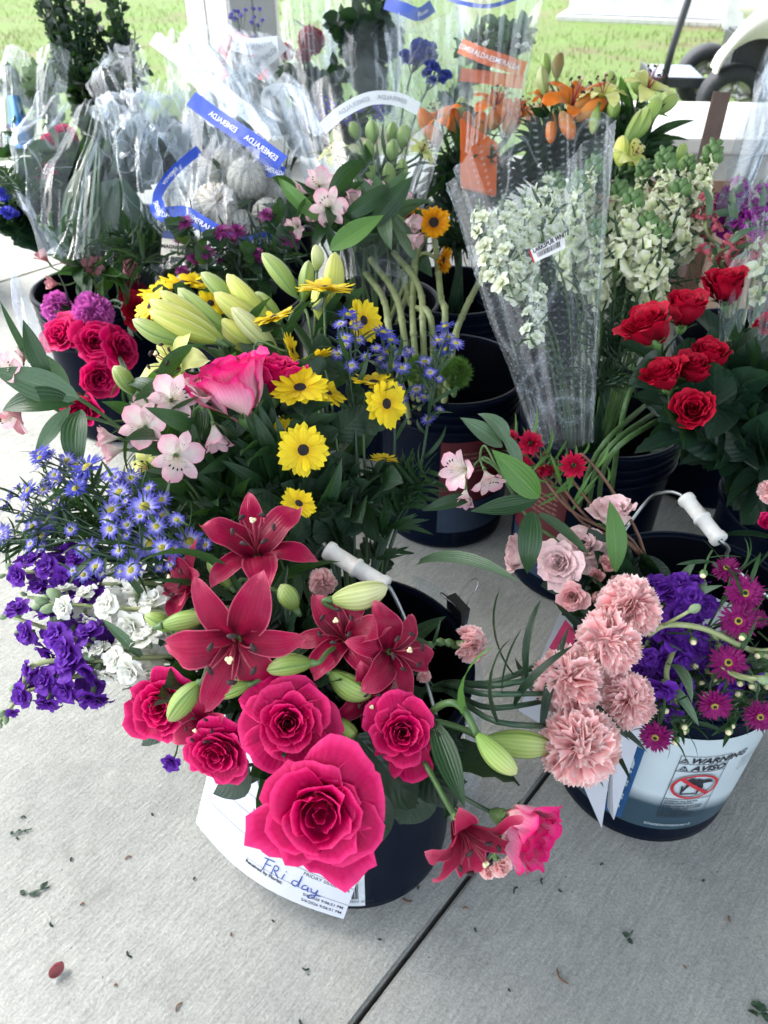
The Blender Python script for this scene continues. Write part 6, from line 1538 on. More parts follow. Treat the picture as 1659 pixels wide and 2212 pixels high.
# ---- alstroemerias in the middle distance
GAm = "pink alstroemerias beside the sunflower"
alstro("pink alstroemeria fully open beneath the white cellophane edge", [(712, 448, 52, 1.36, (-.05, .1, 1)), (690, 398, 44, 1.42, (.1, .5, .8)), (655, 415, 30, 1.42, (-.8, .2, .4))], bk='J', kinds=('alstro:oa', 'alstro:b', 'alstro:ca'), group=GAm, leaves=(12, 'alstro', 'leaf', .11), t0=.55, lspread=66)
alstro("pink alstroemeria spray facing upward with closed rosy heads", [(762, 440, 38, 1.42, (.2, .8, .5)), (800, 425, 38, 1.44, (.3, .7, .6)), (820, 412, 26, 1.46, (.5, .6, .5)), (790, 405, 24, 1.48, (.1, .9, .3))], bk='J', kinds=('alstro:cb', 'alstro:b', 'alstro:ca'), group=GAm, leaves=(12, 'alstro', 'leaf', .11), t0=.55, lspread=66)
alstro("closed pink alstroemeria pair drooping toward the sunflower", [(882, 478, 38, 1.38, (.6, -.1, .5)), (888, 512, 36, 1.38, (.7, -.35, .4)), (878, 432, 20, 1.42, (.3, .3, .8))], bk='J', kinds=('alstro:ca', 'alstro:cb', 'alstro:a'), group=GAm, leaves=(9, 'alstro', 'leaf_grey', .11), t0=.55, lspread=66)
alstro("pale pink alstroemeria hanging behind the purple mums", [(640, 490, 34, 1.44, (-.4, -.2, .8)), (672, 470, 24, 1.42, (.1, .2, .9))], bk='J', kinds=('alstro:a', 'alstro:ca'), group=GAm, leaves=(8, 'alstro', 'leaf', .11), t0=.55, lspread=66)
T = Thing("broad_leaf", "large bright green pointed leaf sweeping up under the pink alstroemerias", "leaf", P(715, 540, 1.34))
for (x0, y0, x1, y1, d, sh, mt, wd) in ((712, 540, 832, 472, 1.34, 'wide', 'leaf_fresh', 1.0), (740, 470, 868, 400, 1.36, 'alstro', 'leaf', 1.0), (800, 490, 888, 380, 1.38, 'wide', 'leaf', .9), (700, 480, 588, 382, 1.38, 'alstro', 'leaf_fresh', .8), (730, 560, 700, 480, 1.36, 'wide', 'leaf', .8)):
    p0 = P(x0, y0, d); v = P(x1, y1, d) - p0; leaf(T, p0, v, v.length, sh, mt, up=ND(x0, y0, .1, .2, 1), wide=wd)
# ---- pale green lilies cluster
budspray("dense cluster of dark green lily buds inside the white banded sleeve", [((802, 258), (806, 310), 30, 1.6, 'bud_green'), ((850, 262), (842, 310), 26, 1.62, 'bud_green'), ((876, 268), (868, 320), 30, 1.6, 'bud_green'), ((792, 300), (800, 345), 26, 1.56, 'bud_green'), ((850, 300), (850, 350), 28, 1.56, 'bud_green'), ((735, 372), (750, 400), 24, 1.52, 'bud_green'), ((840, 350), (835, 410), 30, 1.52, 'bud_green'), ((770, 390), (775, 430), 28, 1.5, 'bud_green'), ((760, 262), (770, 300), 24, 1.6, 'bud_green')], 'J', (810, 430, 1.56), group="green lily buds in the banded sleeve", leaves=(34, 'lily', 'leaf', .12))
budspray("second cluster of green lily buds with broad dark leaves", [((720, 280), (735, 330), 26, 1.6, 'bud_green'), ((870, 340), (862, 400), 28, 1.55, 'bud_green'), ((800, 340), (805, 390), 28, 1.52, 'bud_green')], 'J', (790, 400, 1.56), group="green lily buds in the banded sleeve", leaves=(34, 'lily', 'leaf', .12))
for lb, x, y, n in (("pale yellow lily just opening at the edge of the green buds", 722, 335, (-.3, .7, .5)), ("pale yellow lily showing between bud leaves near the orange lilies", 908, 330, (.5, .6, .4)), ("cream lily low behind the alstroemerias under the buds", 775, 420, (0, .4, .8))):
    lily(lb, [(x, y, 36, 1.56, n)], bk='J', mat='lily_yellow', group="pale lilies in the banded sleeve", leaves=(4, 'lily', 'leaf', .1))
# ---- purple mums in front of the netted ones
GPm = "purple mums before the netted white ones"
for lb, hs in (("purple mum standing alone at the outer end of the blue band", [(400, 480, 24), (385, 520, 12)]), ("pair of purple mums overlapping the lower blue band", [(480, 500, 28), (512, 498, 26), (500, 518, 22)]), ("purple mum highest before the netted heads", [(575, 463, 24)]), ("purple mum beside the pink alstroemeria", [(622, 515, 28)]), ("row of purple mums low above the yellow lily buds", [(445, 545, 24), (420, 560, 22), (395, 585, 22)]), ("purple mum edge on above the lime bud tip", [(552, 545, 22)]), ("deep purple mum behind the cluster of yellow daisies", [(560, 560, 14), (470, 560, 14)])):
    flower("purple_mum", lb, "mum", ('purmum:1', 'purmum:2'), 'purmum', [(x, y, r_, 1.36 + .03 * i, (rnd.uniform(-.3, .3), .75, .5)) for i, (x, y, r_) in enumerate(hs)], 'I', leaves=(10, 'mum', 'leaf_dark', .045), group=GPm, stem=.002, smat='stem_dark', t0=.4)
# ---- netted football mums
GN = "netted white mums inside the blue banded cellophane"
for lb, x, y, r_, d, n in (("largest netted white mum lowest and nearest in the cellophane", 465, 445, 46, 1.50, (.1, .2, 1)), ("netted white mum upper middle with gathered net tip", 535, 385, 42, 1.58, (0, .6, .8)), ("netted white mum beside the outer cellophane fold", 430, 382, 40, 1.62, (-.3, .5, .8)), ("netted mum at the top of the bunch", 498, 345, 36, 1.68, (0, .7, .6)), ("netted mum near the torn blue band", 590, 410, 34, 1.64, (.4, .4, .8)), ("small netted mum under the largest one", 520, 490, 34, 1.52, (.2, -.1, 1)), ("greenish netted mum next to the purple mum", 580, 465, 34, 1.56, (.3, .2, .9)), ("netted mum tucked low by the blue band", 545, 505, 26, 1.52, (.2, -.2, .9)), ("dim netted mum behind the outer one", 385, 420, 34, 1.66, (-.6, .2, .7))):
    T, pts = flower("netted_mum", lb, "mum", 'mumw:1', 'mumw', [(x, y, r_, d, n)], 'I', leaves=(2, 'mum', 'leaf_dark', .06), group=GN, stem=.003, back=.09)
    F = frame(ND(x, y, *n), P(x, y, d), 0, r_ * d / 1660)
    def netf(u, v):
        a = u * 2 * pi; la = -1.2 + 2.5 * v
        if v < .82: rr = 1.09 + .03 * sin(a * 9) * v; return (rr * cos(la) * cos(a), rr * cos(la) * sin(a), rr * sin(la))
        k = (v - .82) / .18; rr = (.45 - .28 * sin(k * pi * .6)) * (1 + .25 * sin(a * 7)) + .25 * k * k
        return (rr * cos(a) + .25 * k, rr * sin(a) + .15 * k, 1.0 + .65 * k + .08 * sin(5 * a) * k)
    def netm():
        m, nt, out = nodemat("white stretch netting"); L = nt.links
        uv = N(nt, "ShaderNodeUVMap"); sep = N(nt, "ShaderNodeSeparateXYZ"); L.new(uv.outputs[0], sep.inputs[0])
        p1 = math_(nt, 'SINE', math_(nt, 'ADD', math_(nt, 'MULTIPLY', sep.outputs[0], 2 * pi * 34), math_(nt, 'MULTIPLY', sep.outputs[1], 120.0)))
        p2 = math_(nt, 'SINE', math_(nt, 'SUBTRACT', math_(nt, 'MULTIPLY', sep.outputs[0], 2 * pi * 34), math_(nt, 'MULTIPLY', sep.outputs[1], 120.0)))
        f = math_(nt, 'MULTIPLY', math_(nt, 'SUBTRACT', math_(nt, 'MAXIMUM', p1, p2), .45), 2.5, True)
        tipf = math_(nt, 'MULTIPLY', math_(nt, 'SUBTRACT', sep.outputs[1], .78), 6.0, True)
        f = math_(nt, 'ADD', math_(nt, 'MULTIPLY', f, .25), math_(nt, 'MULTIPLY', tipf, .3), True)
        df = N(nt, "ShaderNodeBsdfDiffuse"); df.inputs[0].default_value = (.8, .8, .82, 1); tp = N(nt, "ShaderNodeBsdfTransparent")
        mx = N(nt, "ShaderNodeMixShader"); L.new(f, mx.inputs[0]); L.new(tp.outputs[0], mx.inputs[1]); L.new(df.outputs[0], mx.inputs[2]); L.new(mx.outputs[0], out.inputs[0]); return m
    T.part("net", cached('netmesh', lambda: MB().grid(netf, 36, 26).mesh("net", netm())), F)
# ---- orange and yellow lilies
GO = "orange lilies at the back"
lily("orange lily buds in a row behind clear film next to the orange band", [(952, 262, 50, 1.86, (-.3, .8, .3))], bk='K', mat='lily_orange', group=GO, buds=[((908, 232), (930, 300), 32, 1.85, 'bud_orange'), ((925, 270), (945, 320), 32, 1.82, 'bud_orange'), ((975, 228), (978, 290), 32, 1.88, 'bud_orange'), ((1000, 208), (985, 270), 28, 1.9, 'bud_lime'), ((1010, 240), (1005, 300), 34, 1.88, 'bud_orange')], leaves=(7, 'lily', 'leaf', .10))
lily("orange lily half open behind the printed orange band", [(1070, 238, 58, 1.86, (.2, .8, .4)), (1120, 252, 50, 1.88, (.4, .7, .4))], bk='K', mat='lily_orange', group=GO, buds=[((1092, 222), (1060, 280), 36, 1.86, 'bud_orange'), ((1122, 235), (1090, 290), 36, 1.86, 'bud_orange'), ((1040, 240), (1045, 300), 32, 1.88, 'bud_orange')], leaves=(7, 'lily', 'leaf', .10), roll=.5)
lily("orange lily with long brown orange petals and drooping buds", [(1232, 235, 76, 1.66, (.3, .75, .45))], bk='K', mat='lily_orange', group=GO, buds=[((1212, 112), (1202, 170), 25, 1.66, 'bud_dark'), ((1178, 112), (1182, 165), 23, 1.68, 'bud_green'), ((1172, 140), (1178, 205), 28, 1.68, 'bud_pale'), ((1190, 310), (1196, 245), 25, 1.62, 'bud_orange'), ((1238, 302), (1212, 240), 32, 1.60, 'bud_orange'), ((1318, 180), (1240, 240), 36, 1.64, 'bud_orange'), ((1312, 215), (1245, 260), 36, 1.62, 'bud_orange')], leaves=(9, 'lily', 'leaf_dark', .10), roll=.2)
lily("orange lily hidden in dark leaves beside the drooping buds", [(1285, 268, 48, 1.72, (.2, .6, .5)), (1175, 215, 34, 1.76, (0, .8, .4))], bk='K', mat='lily_orange', group=GO, leaves=(8, 'lily', 'leaf_dark', .10))
GYl = "yellow lilies at the back"
lily("yellow lily opening between green buds before the pale ledge", [(1302, 215, 58, 1.62, (.0, .92, .25))], bk='K', mat='lily_yellow', group=GYl, buds=[((1318, 152), (1318, 200), 25, 1.66, 'bud_green'), ((1330, 210), (1322, 258), 28, 1.6, 'bud_green'), ((1280, 290), (1292, 230), 23, 1.6, 'bud_lime')], leaves=(9, 'lily', 'leaf', .10), roll=.3)
lily("brightest yellow lily with flaring petals near the lawn", [(1395, 200, 64, 1.62, (.35, .85, .3))], bk='K', mat='lily_yellow', group=GYl, buds=[((1374, 160), (1382, 205), 25, 1.62, 'bud_green'), ((1466, 204), (1420, 245), 28, 1.58, 'bud_lime'), ((1424, 208), (1392, 270), 32, 1.56, 'bud_green'), ((1404, 228), (1370, 300), 39, 1.56, 'bud_lime'), ((1390, 235), (1350, 310), 34, 1.56, 'bud_lime')], leaves=(10, 'lily', 'leaf_fresh', .10), roll=.9)
lily("yellow lily with closed lime buds just above the snapdragons", [(1362, 345, 44, 1.5, (.3, .5, .4))], bk='K', mat='lily_yellow', group=GYl, buds=[((1345, 292), (1340, 360), 34, 1.5, 'bud_yellow'), ((1375, 298), (1362, 360), 32, 1.5, 'bud_yellow'), ((1480, 308), (1466, 345), 23, 1.5, 'bud_lime'), ((1500, 335), (1462, 362), 25, 1.5, 'bud_lime')], leaves=(6, 'lily', 'leaf', .10))
# ---- magenta and pink stocks at the edge
GMs = "magenta stocks by the dotted cellophane"
stock("tall magenta stock behind the pink snapdragon", (1600, 385), (1570, 480), 1.32, 1.36, 12, 28, 'stock_m', 'Nn', GMs, buds=4)
stock("magenta stock cropped at the picture edge", (1650, 400), (1635, 500), 1.30, 1.34, 12, 30, 'stock_m', 'Nn', GMs, buds=4)
stock("short magenta stock under the dotted cellophane", (1620, 450), (1590, 520), 1.28, 1.3, 9, 26, 'stock_m', 'Nn', GMs, buds=0)
stock("pink snapdragon standing against the cellophane fold", (1532, 425), (1528, 505), 1.26, 1.28, 8, 22, 'snap_p', 'Nn', "pink snapdragons", kind='snap:b', buds=0, name='snapdragon', cat='snapdragon')
stock("pink snapdragon lying sideways with pale green tip", (1610, 508), (1540, 560), 1.2, 1.22, 7, 24, 'snap_p', 'Nn', "pink snapdragons", kind='snap:b', buds=6, name='snapdragon', cat='snapdragon', budmat='bud_lime')
stock("dusky pink snapdragon above the topmost red rose", (1625, 545), (1560, 570), 1.22, 1.22, 7, 26, 'snap_p', 'Nn', "pink snapdragons", kind='snap:b', buds=0, name='snapdragon', cat='snapdragon')
stock("white snapdragon wrapped in cellophane at the picture edge", (1650, 520), (1640, 640), 1.15, 1.2, 8, 30, 'snap', 'Nn', "wrapped white snapdragons", kind='snap:a', buds=2, name='snapdragon', cat='snapdragon')
# pink carnation at right edge
flower("carnation", "bright pink bloom just entering at the picture edge above the magenta asters", "carnation", 'carn:a', 'carn', [(1668, 1062, 30, .95, (-.4, .2, .8))], 'H', leaves=(2, 'narrow', 'leaf', .08), group="pink blooms at the picture edge")
rose("coral pink bud below the bright bloom at the picture edge", 1662, 1128, 24, .93, (-.3, .4, .7), 'rose:b1', 'rose_hot', 'H', group="pink blooms at the picture edge", leaves=(4, 'wide', 'leaf_rose', .09))
# ---- boxwood
def bush(name, label, px, py, d, w_, hgt, n, lm, ls, group=None, L=.028, bk='L', shape='box'):
    c = P(px, py, d); T = Thing(name, label, "foliage", (c.x, c.y, .05), group); x, y, r_, hh = BK[bk]
    q = random.Random(px)
    for s in range(n):
        top = c + Vector((q.uniform(-1, 1) * w_, q.uniform(-1, 1) * w_ * .8, hgt * q.uniform(.1, 1.0))); pts = bez([Vector((x + q.uniform(-.05, .05), y, .1)), Vector((x, y, hh)).lerp(c, .4), c.lerp(top, .3) - Vector((0, 0, hgt * .3)), top], 6)
        st = T.part("branch", MB().tube(pts, .0018, 4).mesh("branch", M_['stem_dark']))
        mb = MB()
        for k in range(ls):
            p, dd = on_path(pts, .42 + .57 * (k / ls)); a = k * 1.57 + q.random(); o = dd.orthogonal().normalized(); o = Matrix.Rotation(a, 3, dd) @ o
            mb.add(cached(('lb', shape), lambda: strap(**LEAF[shape])), along(dd * .55 + o, -dd + Vector((0, 0, 1)), p, L * q.uniform(.7, 1.2)))
        o = link("leaves", mb.mesh("leaves", M_[lm]), st); o['kind'] = 'stuff'
bush("boxwood_branches", "tall dark glossy boxwood branches against the bright lawn", 170, 185, 2.25, .085, .34, 34, 'leaf_dark', 46, "boxwood greenery at the back")
bush("boxwood_branches", "second clump of boxwood nearest the white column", 268, 190, 2.3, .06, .28, 24, 'leaf_dark', 46, "boxwood greenery at the back")
bush("boxwood_branches", "low boxwood sprigs showing over the folded film", 170, 175, 2.2, .12, .06, 18, 'leaf_dark', 40, "boxwood greenery at the back")
bush("boxwood_branches", "lower boxwood filling behind the crumpled cellophane", 215, 180, 2.15, .14, .08, 20, 'leaf_dark', 40, "boxwood greenery at the back")
# ---- background wrapped greens
GWk = "wrapped dark foliage bunches at the back"
bush("ruscus_foliage", "upright dark green foliage bunch inside tall clear film", 790, 110, 2.5, .10, .16, 14, 'leaf_dark', 34, GWk, L=.06, bk='Mm', shape='rose')
bush("ruscus_foliage", "murky green foliage under the wrapped red carnations", 680, 200, 2.4, .12, .08, 14, 'leaf_rose', 34, GWk, L=.05, bk='O', shape='rose')
bush("ruscus_foliage", "grey green foliage behind the white banded sleeve", 700, 270, 2.2, .14, .05, 12, 'leaf_dark', 34, GWk, L=.05, bk='O', shape='rose')
bush("eucalyptus_foliage", "silvery round leaved eucalyptus inside the orange banded sleeve", 1070, 105, 2.25, .13, .07, 13, 'leaf_grey', 26, "silvery eucalyptus", L=.045, bk='Mm', shape='box')
bush("small_leaf_filler", "pale yellow green hydrangea like filler behind clear film at the edge", 70, 200, 2.0, .10, .06, 12, 'sepal_grey', 40, "pale filler foliage", L=.03, bk='L', shape='box')
bush("dark_filler", "dark twiggy filler stems beneath the violet blooms at the slab edge", 40, 420, 1.6, .07, .06, 10, 'leaf_dark', 30, "dark filler at the slab edge", L=.035, bk='E', shape='narrow')
bush("dark_filler", "shadowy leafy stems under the netted mums", 330, 540, 1.5, .12, .06, 12, 'leaf_dark', 34, "dark filler under the netted mums", L=.06, bk='I', shape='narrow')
bush("dark_filler", "shadowy leafy stems between purple mums and lime buds", 520, 560, 1.45, .14, .05, 13, 'leaf_dark', 34, "dark filler under the netted mums", L=.05, bk='I', shape='narrow')
bush("green_filler", "deep green leafy mass behind the snapdragon stems", 1380, 600, 1.45, .13, .10, 16, 'leaf_mum', 34, "leafy stems among the snapdragons", L=.05, bk='C', shape='narrow')
bush("green_filler", "straight green stems and small leaves between dotted sleeve and red roses", 1330, 720, 1.30, .11, .10, 30, 'leaf_mum', 12, "leafy stems among the snapdragons", L=.035, bk='C', shape='narrow')
bush("green_filler", "darker stems low between the dotted sleeve and lying cut stems", 1290, 820, 1.22, .08, .04, 16, 'leaf_dark', 12, "leafy stems among the snapdragons", L=.04, bk='C', shape='narrow')
bush("green_filler", "dark leafy stems hanging beside the lowest red rose", 1580, 880, 1.1, .10, .08, 12, 'leaf_rose', 16, "rose foliage at the picture edge", L=.075, bk='H', shape='rose')
bush("green_filler", "glossy dark rose leaves filling the picture edge", 1640, 1000, 1.05, .08, .06, 9, 'leaf_rose', 14, "rose foliage at the picture edge", L=.08, bk='H', shape='rose')
bush("green_filler", "dark leafy stems filling the middle under the yellow daisies", 700, 1090, .96, .09, .03, 12, 'leaf_mum', 20, "leafy filler in the front bucket", L=.05, bk='A', shape='rose')
bush("green_filler", "long dark leaves crowding under the pink alstroemerias", 480, 1110, 1.0, .09, .02, 13, 'leaf', 16, "leafy filler in the front bucket", L=.10, bk='A', shape='lily')
bush("green_filler", "long arching leaves behind the two tone pink rose", 570, 990, 1.0, .08, .03, 10, 'leaf', 14, "leafy filler in the front bucket", L=.11, bk='A', shape='lily')
bush("green_filler", "dark twigs with narrow leaves among the aster spikes", 860, 1080, .98, .06, .03, 9, 'leaf', 22, "leafy filler in the front bucket", L=.05, bk='A', shape='narrow')
bush("green_filler", "dark foliage hidden under the crimson lilies", 560, 1430, .80, .12, .02, 12, 'leaf_rose', 12, "leafy filler in the front bucket", L=.06, bk='A', shape='rose')
bush("green_filler", "dark foliage under the hot pink roses", 760, 1600, .76, .11, .02, 12, 'leaf_rose', 12, "leafy filler in the front bucket", L=.06, bk='A', shape='rose')
bush("green_filler", "fine dark leaves between white stocks and blue asters", 400, 1200, .90, .09, .02, 10, 'leaf', 22, "leafy filler in the front bucket", L=.05, bk='F', shape='narrow')
bush("green_filler", "wispy green aster foliage over the bright slab", 235, 1130, .92, .10, .03, 14, 'leaf', 22, "leafy filler in the front bucket", L=.04, bk='A', shape='narrow')
bush("green_filler", "thin dark sprigs under the outer blue asters", 110, 1160, .93, .06, .02, 8, 'leaf', 16, "leafy filler in the front bucket", L=.035, bk='A', shape='narrow')
bush("green_filler", "mid green sprigs beneath the magenta asters", 1540, 1480, .86, .09, .01, 10, 'leaf_mum', 18, "sprigs in the warning bucket", L=.035, bk='B', shape='narrow')
bush("green_filler", "dark rose leaves under the blush roses", 1340, 1270, .93, .05, .02, 7, 'leaf_rose', 9, "sprigs in the warning bucket", L=.055, bk='B', shape='rose')
bush("stem_bundle", "bundle of dark upright stems behind the lone pale stem", 990, 520, 1.72, .09, .02, 26, 'leaf_dark', 10, "dark stem bundles", L=.06, bk='Pq', shape='narrow')
bush("stem_bundle", "dark stems and leaves under the wrapped orange lilies", 1020, 400, 1.78, .10, .05, 22, 'leaf_dark', 16, "dark stem bundles", L=.09, bk='Pq', shape='lily')
bush("dark_filler", "dark leafy mass behind the grass blades", 200, 400, 1.78, .12, .10, 20, 'leaf_dark', 30, "dark filler at the slab edge", L=.06, bk='F', shape='rose')
bush("dark_filler", "dark leafy mass under the folded cellophane's outer corner", 60, 470, 1.78, .09, .10, 14, 'leaf_dark', 30, "dark filler at the slab edge", L=.06, bk='F', shape='rose')
bush("dark_filler", "dim foliage inside the square topped bag", 300, 335, 1.95, .13, .08, 18, 'leaf_dark', 26, "dark filler at the slab edge", L=.06, bk='L', shape='rose')
bush("dark_filler", "dim foliage behind the netted mums", 470, 330, 2.0, .14, .06, 14, 'leaf_dark', 26, "dark filler under the netted mums", L=.06, bk='I', shape='rose')
bush("lily_foliage", "tall dark lily leaves under the yellow lilies by the ledge", 1350, 340, 1.68, .08, .03, 12, 'leaf', 14, "lily foliage at the back", L=.11, bk='K', shape='lily')
bush("lily_foliage", "tall dark lily leaves under the drooping orange buds", 1210, 330, 1.74, .09, .02, 12, 'leaf_dark', 14, "lily foliage at the back", L=.11, bk='K', shape='lily')
# ---- small far blooms
for lb, hs, kd, mt, bk, d, g_, grp in (("red carnation glimpsed through the tall wrapped film", [(672, 88, 30), (655, 120, 18)], 'carn:a', 'rose_red', 'O', 2.4, 'carnation', "far red blooms"), ("dull red bloom behind the crossing white band", [(618, 112, 18)], 'carn:b', 'rose_red', 'O', 2.45, 'carnation', "far red blooms"),
    ("blurred pink bloom high inside the folded cellophane", [(140, 300, 30), (112, 310, 24)], 'carn:a', 'rose_hot', 'E', 1.75, 'carnation', "pink blooms behind folded film"), ("blurred pink bloom low inside the folded cellophane", [(100, 375, 24)], 'carn:b', 'rose_hot', 'E', 1.7, 'carnation', "pink blooms behind folded film")):
    flower('carnation', lb, g_, kd, mt, [(x, y, r_, d, (0, .4, .8)) for x, y, r_ in hs], bk, leaves=(3, 'narrow', 'leaf', .08), group=grp, flat=True)
def mass(label, cx, cy, w_, h_, n, r_, kd, mt, bk, d, grp, name='ageratum', cat="filler flower"):
    c = P(cx, cy, d); x, y, _, hh = BK[bk]; pts = bez([Vector((x, y, .1)), Vector((x, y, hh)).lerp(c, .5), c], 6)
    T = Thing(name, label, cat, pts[0], grp); T.part("stem", MB().tube(pts, .003, 5).mesh("stem", M_['stem_dark']))
    for i in range(n):
        px, py = cx + rnd.uniform(-w_, w_), cy + rnd.uniform(-h_, h_); dd = d + rnd.uniform(-.05, .05); p = P(px, py, dd)
        T.part("branch", MB().tube([pts[-3], pts[-3].lerp(p, .6), p], .0012, 4).mesh("branch", M_['stem_dark']))
        blossom(T, frame(ND(px, py, rnd.uniform(-.4, .4), .7, .6), p, rnd.random() * 6, r_ * dd / 1660), kd, mt, flat=True)
mass("violet blue fluffy filler under the arched white band", 745, 240, 80, 25, 26, 13, 'aster:0', 'blue', 'Mm', 1.95, "blue filler behind the banded sleeve")
mass("blue filler strip beside the band's lower end", 690, 262, 45, 10, 12, 12, 'aster:1', 'blue', 'Mm', 1.9, "blue filler behind the banded sleeve")
mass("deep blue delphinium wrapped in tall clear film", 900, 112, 34, 22, 16, 16, 'stock:z', 'navy', 'Mm', 2.3, "blue delphiniums", 'delphinium')
mass("blurred blue delphinium above the orange lilies", 940, 155, 30, 20, 10, 14, 'stock:z', 'navy', 'Mm', 2.2, "blue delphiniums", 'delphinium')
mass("lilac statice sprig rising before the shaded side of the column", 512, 40, 22, 32, 12, 6, 'stock:s', 'statice', 'O', 2.5, "lilac statice sprigs", 'statice')
mass("lower lilac statice sprig beside the red ribbon", 555, 52, 12, 34, 9, 6, 'stock:s', 'statice', 'O', 2.5, "lilac statice sprigs", 'statice')
mass("dark violet blooms cropped at the picture edge", 10, 440, 20, 28, 8, 16, 'stock:v', 'aster_d', 'E', 1.6, "violet blooms at the slab edge", 'statice')
mass("white frothy blooms atop the silvery eucalyptus", 1075, 88, 62, 18, 22, 8, 'stock:w', 'stock_w', 'Mm', 2.2, "white froth in the orange banded sleeve", 'white_filler')
alstro("pale alstroemeria bud cluster at the picture edge by the blue film", [(25, 285, 22, 1.9, (0, .8, .3)), (10, 330, 22, 1.88, (-.4, .5, .5))], bk='E', kinds=('alstro:ca',), mat='alstro_d', alt='alstro_d', group="alstroemerias at the slab edge", leaves=(14, 'alstro', 'leaf', .1), t0=.6)
# ---- bear grass
T = Thing("bear_grass", "sheaf of long dark grass blades curling inside the folded cellophane", "grass", P(170, 560, 1.55))
for i in range(70):
    t = rnd.random(); b0 = P(150 + rnd.uniform(-35, 55), 560 + rnd.uniform(-30, 0), 1.52 + rnd.uniform(-.06, .06)); tp = P(205 + rnd.uniform(-22, 22), 285 + rnd.uniform(0, 200), 1.56)
    if i % 3 == 0: tp = P(100 + rnd.uniform(0, 110), 440 + rnd.uniform(0, 90), 1.46)
    mid = b0.lerp(tp, .55) + Vector((rnd.uniform(-.03, .01), rnd.uniform(-.02, .02), .02))
    q = bez([b0, mid, tp], 4); mb = MB(); s_ = Vector((1, rnd.uniform(-.5, .5), 0)).normalized() * .0035
    mb.grid(lambda u, v: (lambda c: c + s_ * (u * 2 - 1) * (1 - v ** 3))(on_path(q, v * .999)[0]), 1, 8)
    T.part("blade", mb.mesh("blade", M_['leaf' if i % 4 else 'leaf_grey']))
# ---- crimson splash foliage plant leaf in film
T = Thing("palm_leaf", "single large ribbed dark leaf behind the cellophane fold", "leaf", P(250, 540, 1.6))
p0 = P(215, 560, 1.6); v = P(262, 400, 1.62) - p0; leaf(T, p0, v, v.length * 1.1, 'wide', 'leaf', up=ND(230, 480, .2, 0, 1), wide=2.6)
# =================================================================== CELLOPHANE, BANDS, DEBRIS
def film(T, corners, mat='film', amp=.02, seed=0, nu=36, nv=36, d_off=0.0, bulge=.05, name='sheet', fold=3.0):
    """corners: (px,py,depth) clockwise from top outer: TL, TR, BR, BL"""
    c = [P(*q) for q in corners]; n = (c[1] - c[0]).cross(c[3] - c[0]).normalized()
    if n.dot(Vector((0, 0, CAM_H)) - c[0]) < 0: n = -n
    def fn(u, v):
        p = c[0].lerp(c[1], u).lerp(c[3].lerp(c[2], u), v)
        r_ = 1 - abs(noise.noise(Vector((u * fold * 1.5 + v * .8 + seed, v * fold * .3, seed)))) * 2
        r2 = 1 - abs(noise.noise(Vector((u * fold * 3.4 - v * 1.2 + seed, v * fold * .9, seed + 5)))) * 2
        k = bulge * sin(pi * u) * (sin(pi * v) * .7 + .3)
        e = amp * (r_ - .5) + amp * .22 * (r2 - .5)
        sh = Vector((nz(u * 2.5, v * 2.5, seed + 9), nz(u * 2.5, v * 2.5, seed + 19), nz(u * 2.5, v * 2.5, seed + 29))) * amp * .9
        return p + n * (k + e) + sh
    o = T.part(name, MB().grid(fn, nu, nv).mesh(name, M_[mat], True))
    return fn, n
def sleeve(T, top, bot, wt, wb, mat='film2', seed=0, depth=.55, amp=.010, slant=0.0, name='sleeve', arc=(0, 2 * pi), tuck=0):
    """open cone of film: top/bot = (px,py,d) of axis ends; wt/wb widths in metres"""
    a, b = P(*top), P(*bot); ax = (a - b); L = ax.length; ax.normalize()
    x = ax.cross(Vector((0, 1, .3))).normalized() * -1; y = ax.cross(x)
    def fn(u, v):
        an = arc[0] + (arc[1] - arc[0]) * u; w_ = wb + (wt - wb) * v ** 1.1
        sq = 1 / max(abs(cos(an)) ** 1.0 + abs(sin(an)) * .55, .6)
        rr = w_ * (sq * .5 + .5) + amp * (1 - 2 * abs(nz(cos(an) * 2.6 + seed, sin(an) * 2.6, v * .9))) * (1 + v)
        rr += amp * .25 * (1 - 2 * abs(nz(cos(an) * 6 + seed, sin(an) * 6, v * 1.8)))
        return b + ax * (L * v + slant * cos(an) * v * w_) + x * (rr * cos(an)) + y * (rr * depth * sin(an))
    T.part(name, MB().grid(fn, 64, 40).mesh(name, M_[mat], True)); return fn
def band(T, pts, width, mat, text=None, tmat='white', mirror=False, tsize=.47, reps=((.1,),), name='band', nrm=None, off=.003):
    q = bez(pts, 8); n0 = nrm or Vector((0, -.75, .65)).normalized()
    tot = sum((q[i + 1] - q[i]).length for i in range(len(q) - 1))
    def at_(s, y, e=0):
        p, dd = on_path(q, max(0, min(.9999, s / tot))); sd_ = n0.cross(dd).normalized(); nn = dd.cross(sd_).normalized() * (1 if dd.cross(sd_).dot(n0) > 0 else -1)
        return p + sd_ * y + nn * e
    T.part(name, MB().grid(lambda u, v: at_(u * tot, (v - .5) * width), 60, 2).mesh(name, M_[mat]))
    if text:
        for (s0, mir) in reps:
            tm = text_mb(text, width * tsize, align='CENTER', bold=.012)
            T.part("lettering", mapped(tm, lambda X, Y, _: at_(s0 * tot + (-X if mir else X), (Y - width * tsize * .35), off)).mesh("lettering", M_[tmat], False))
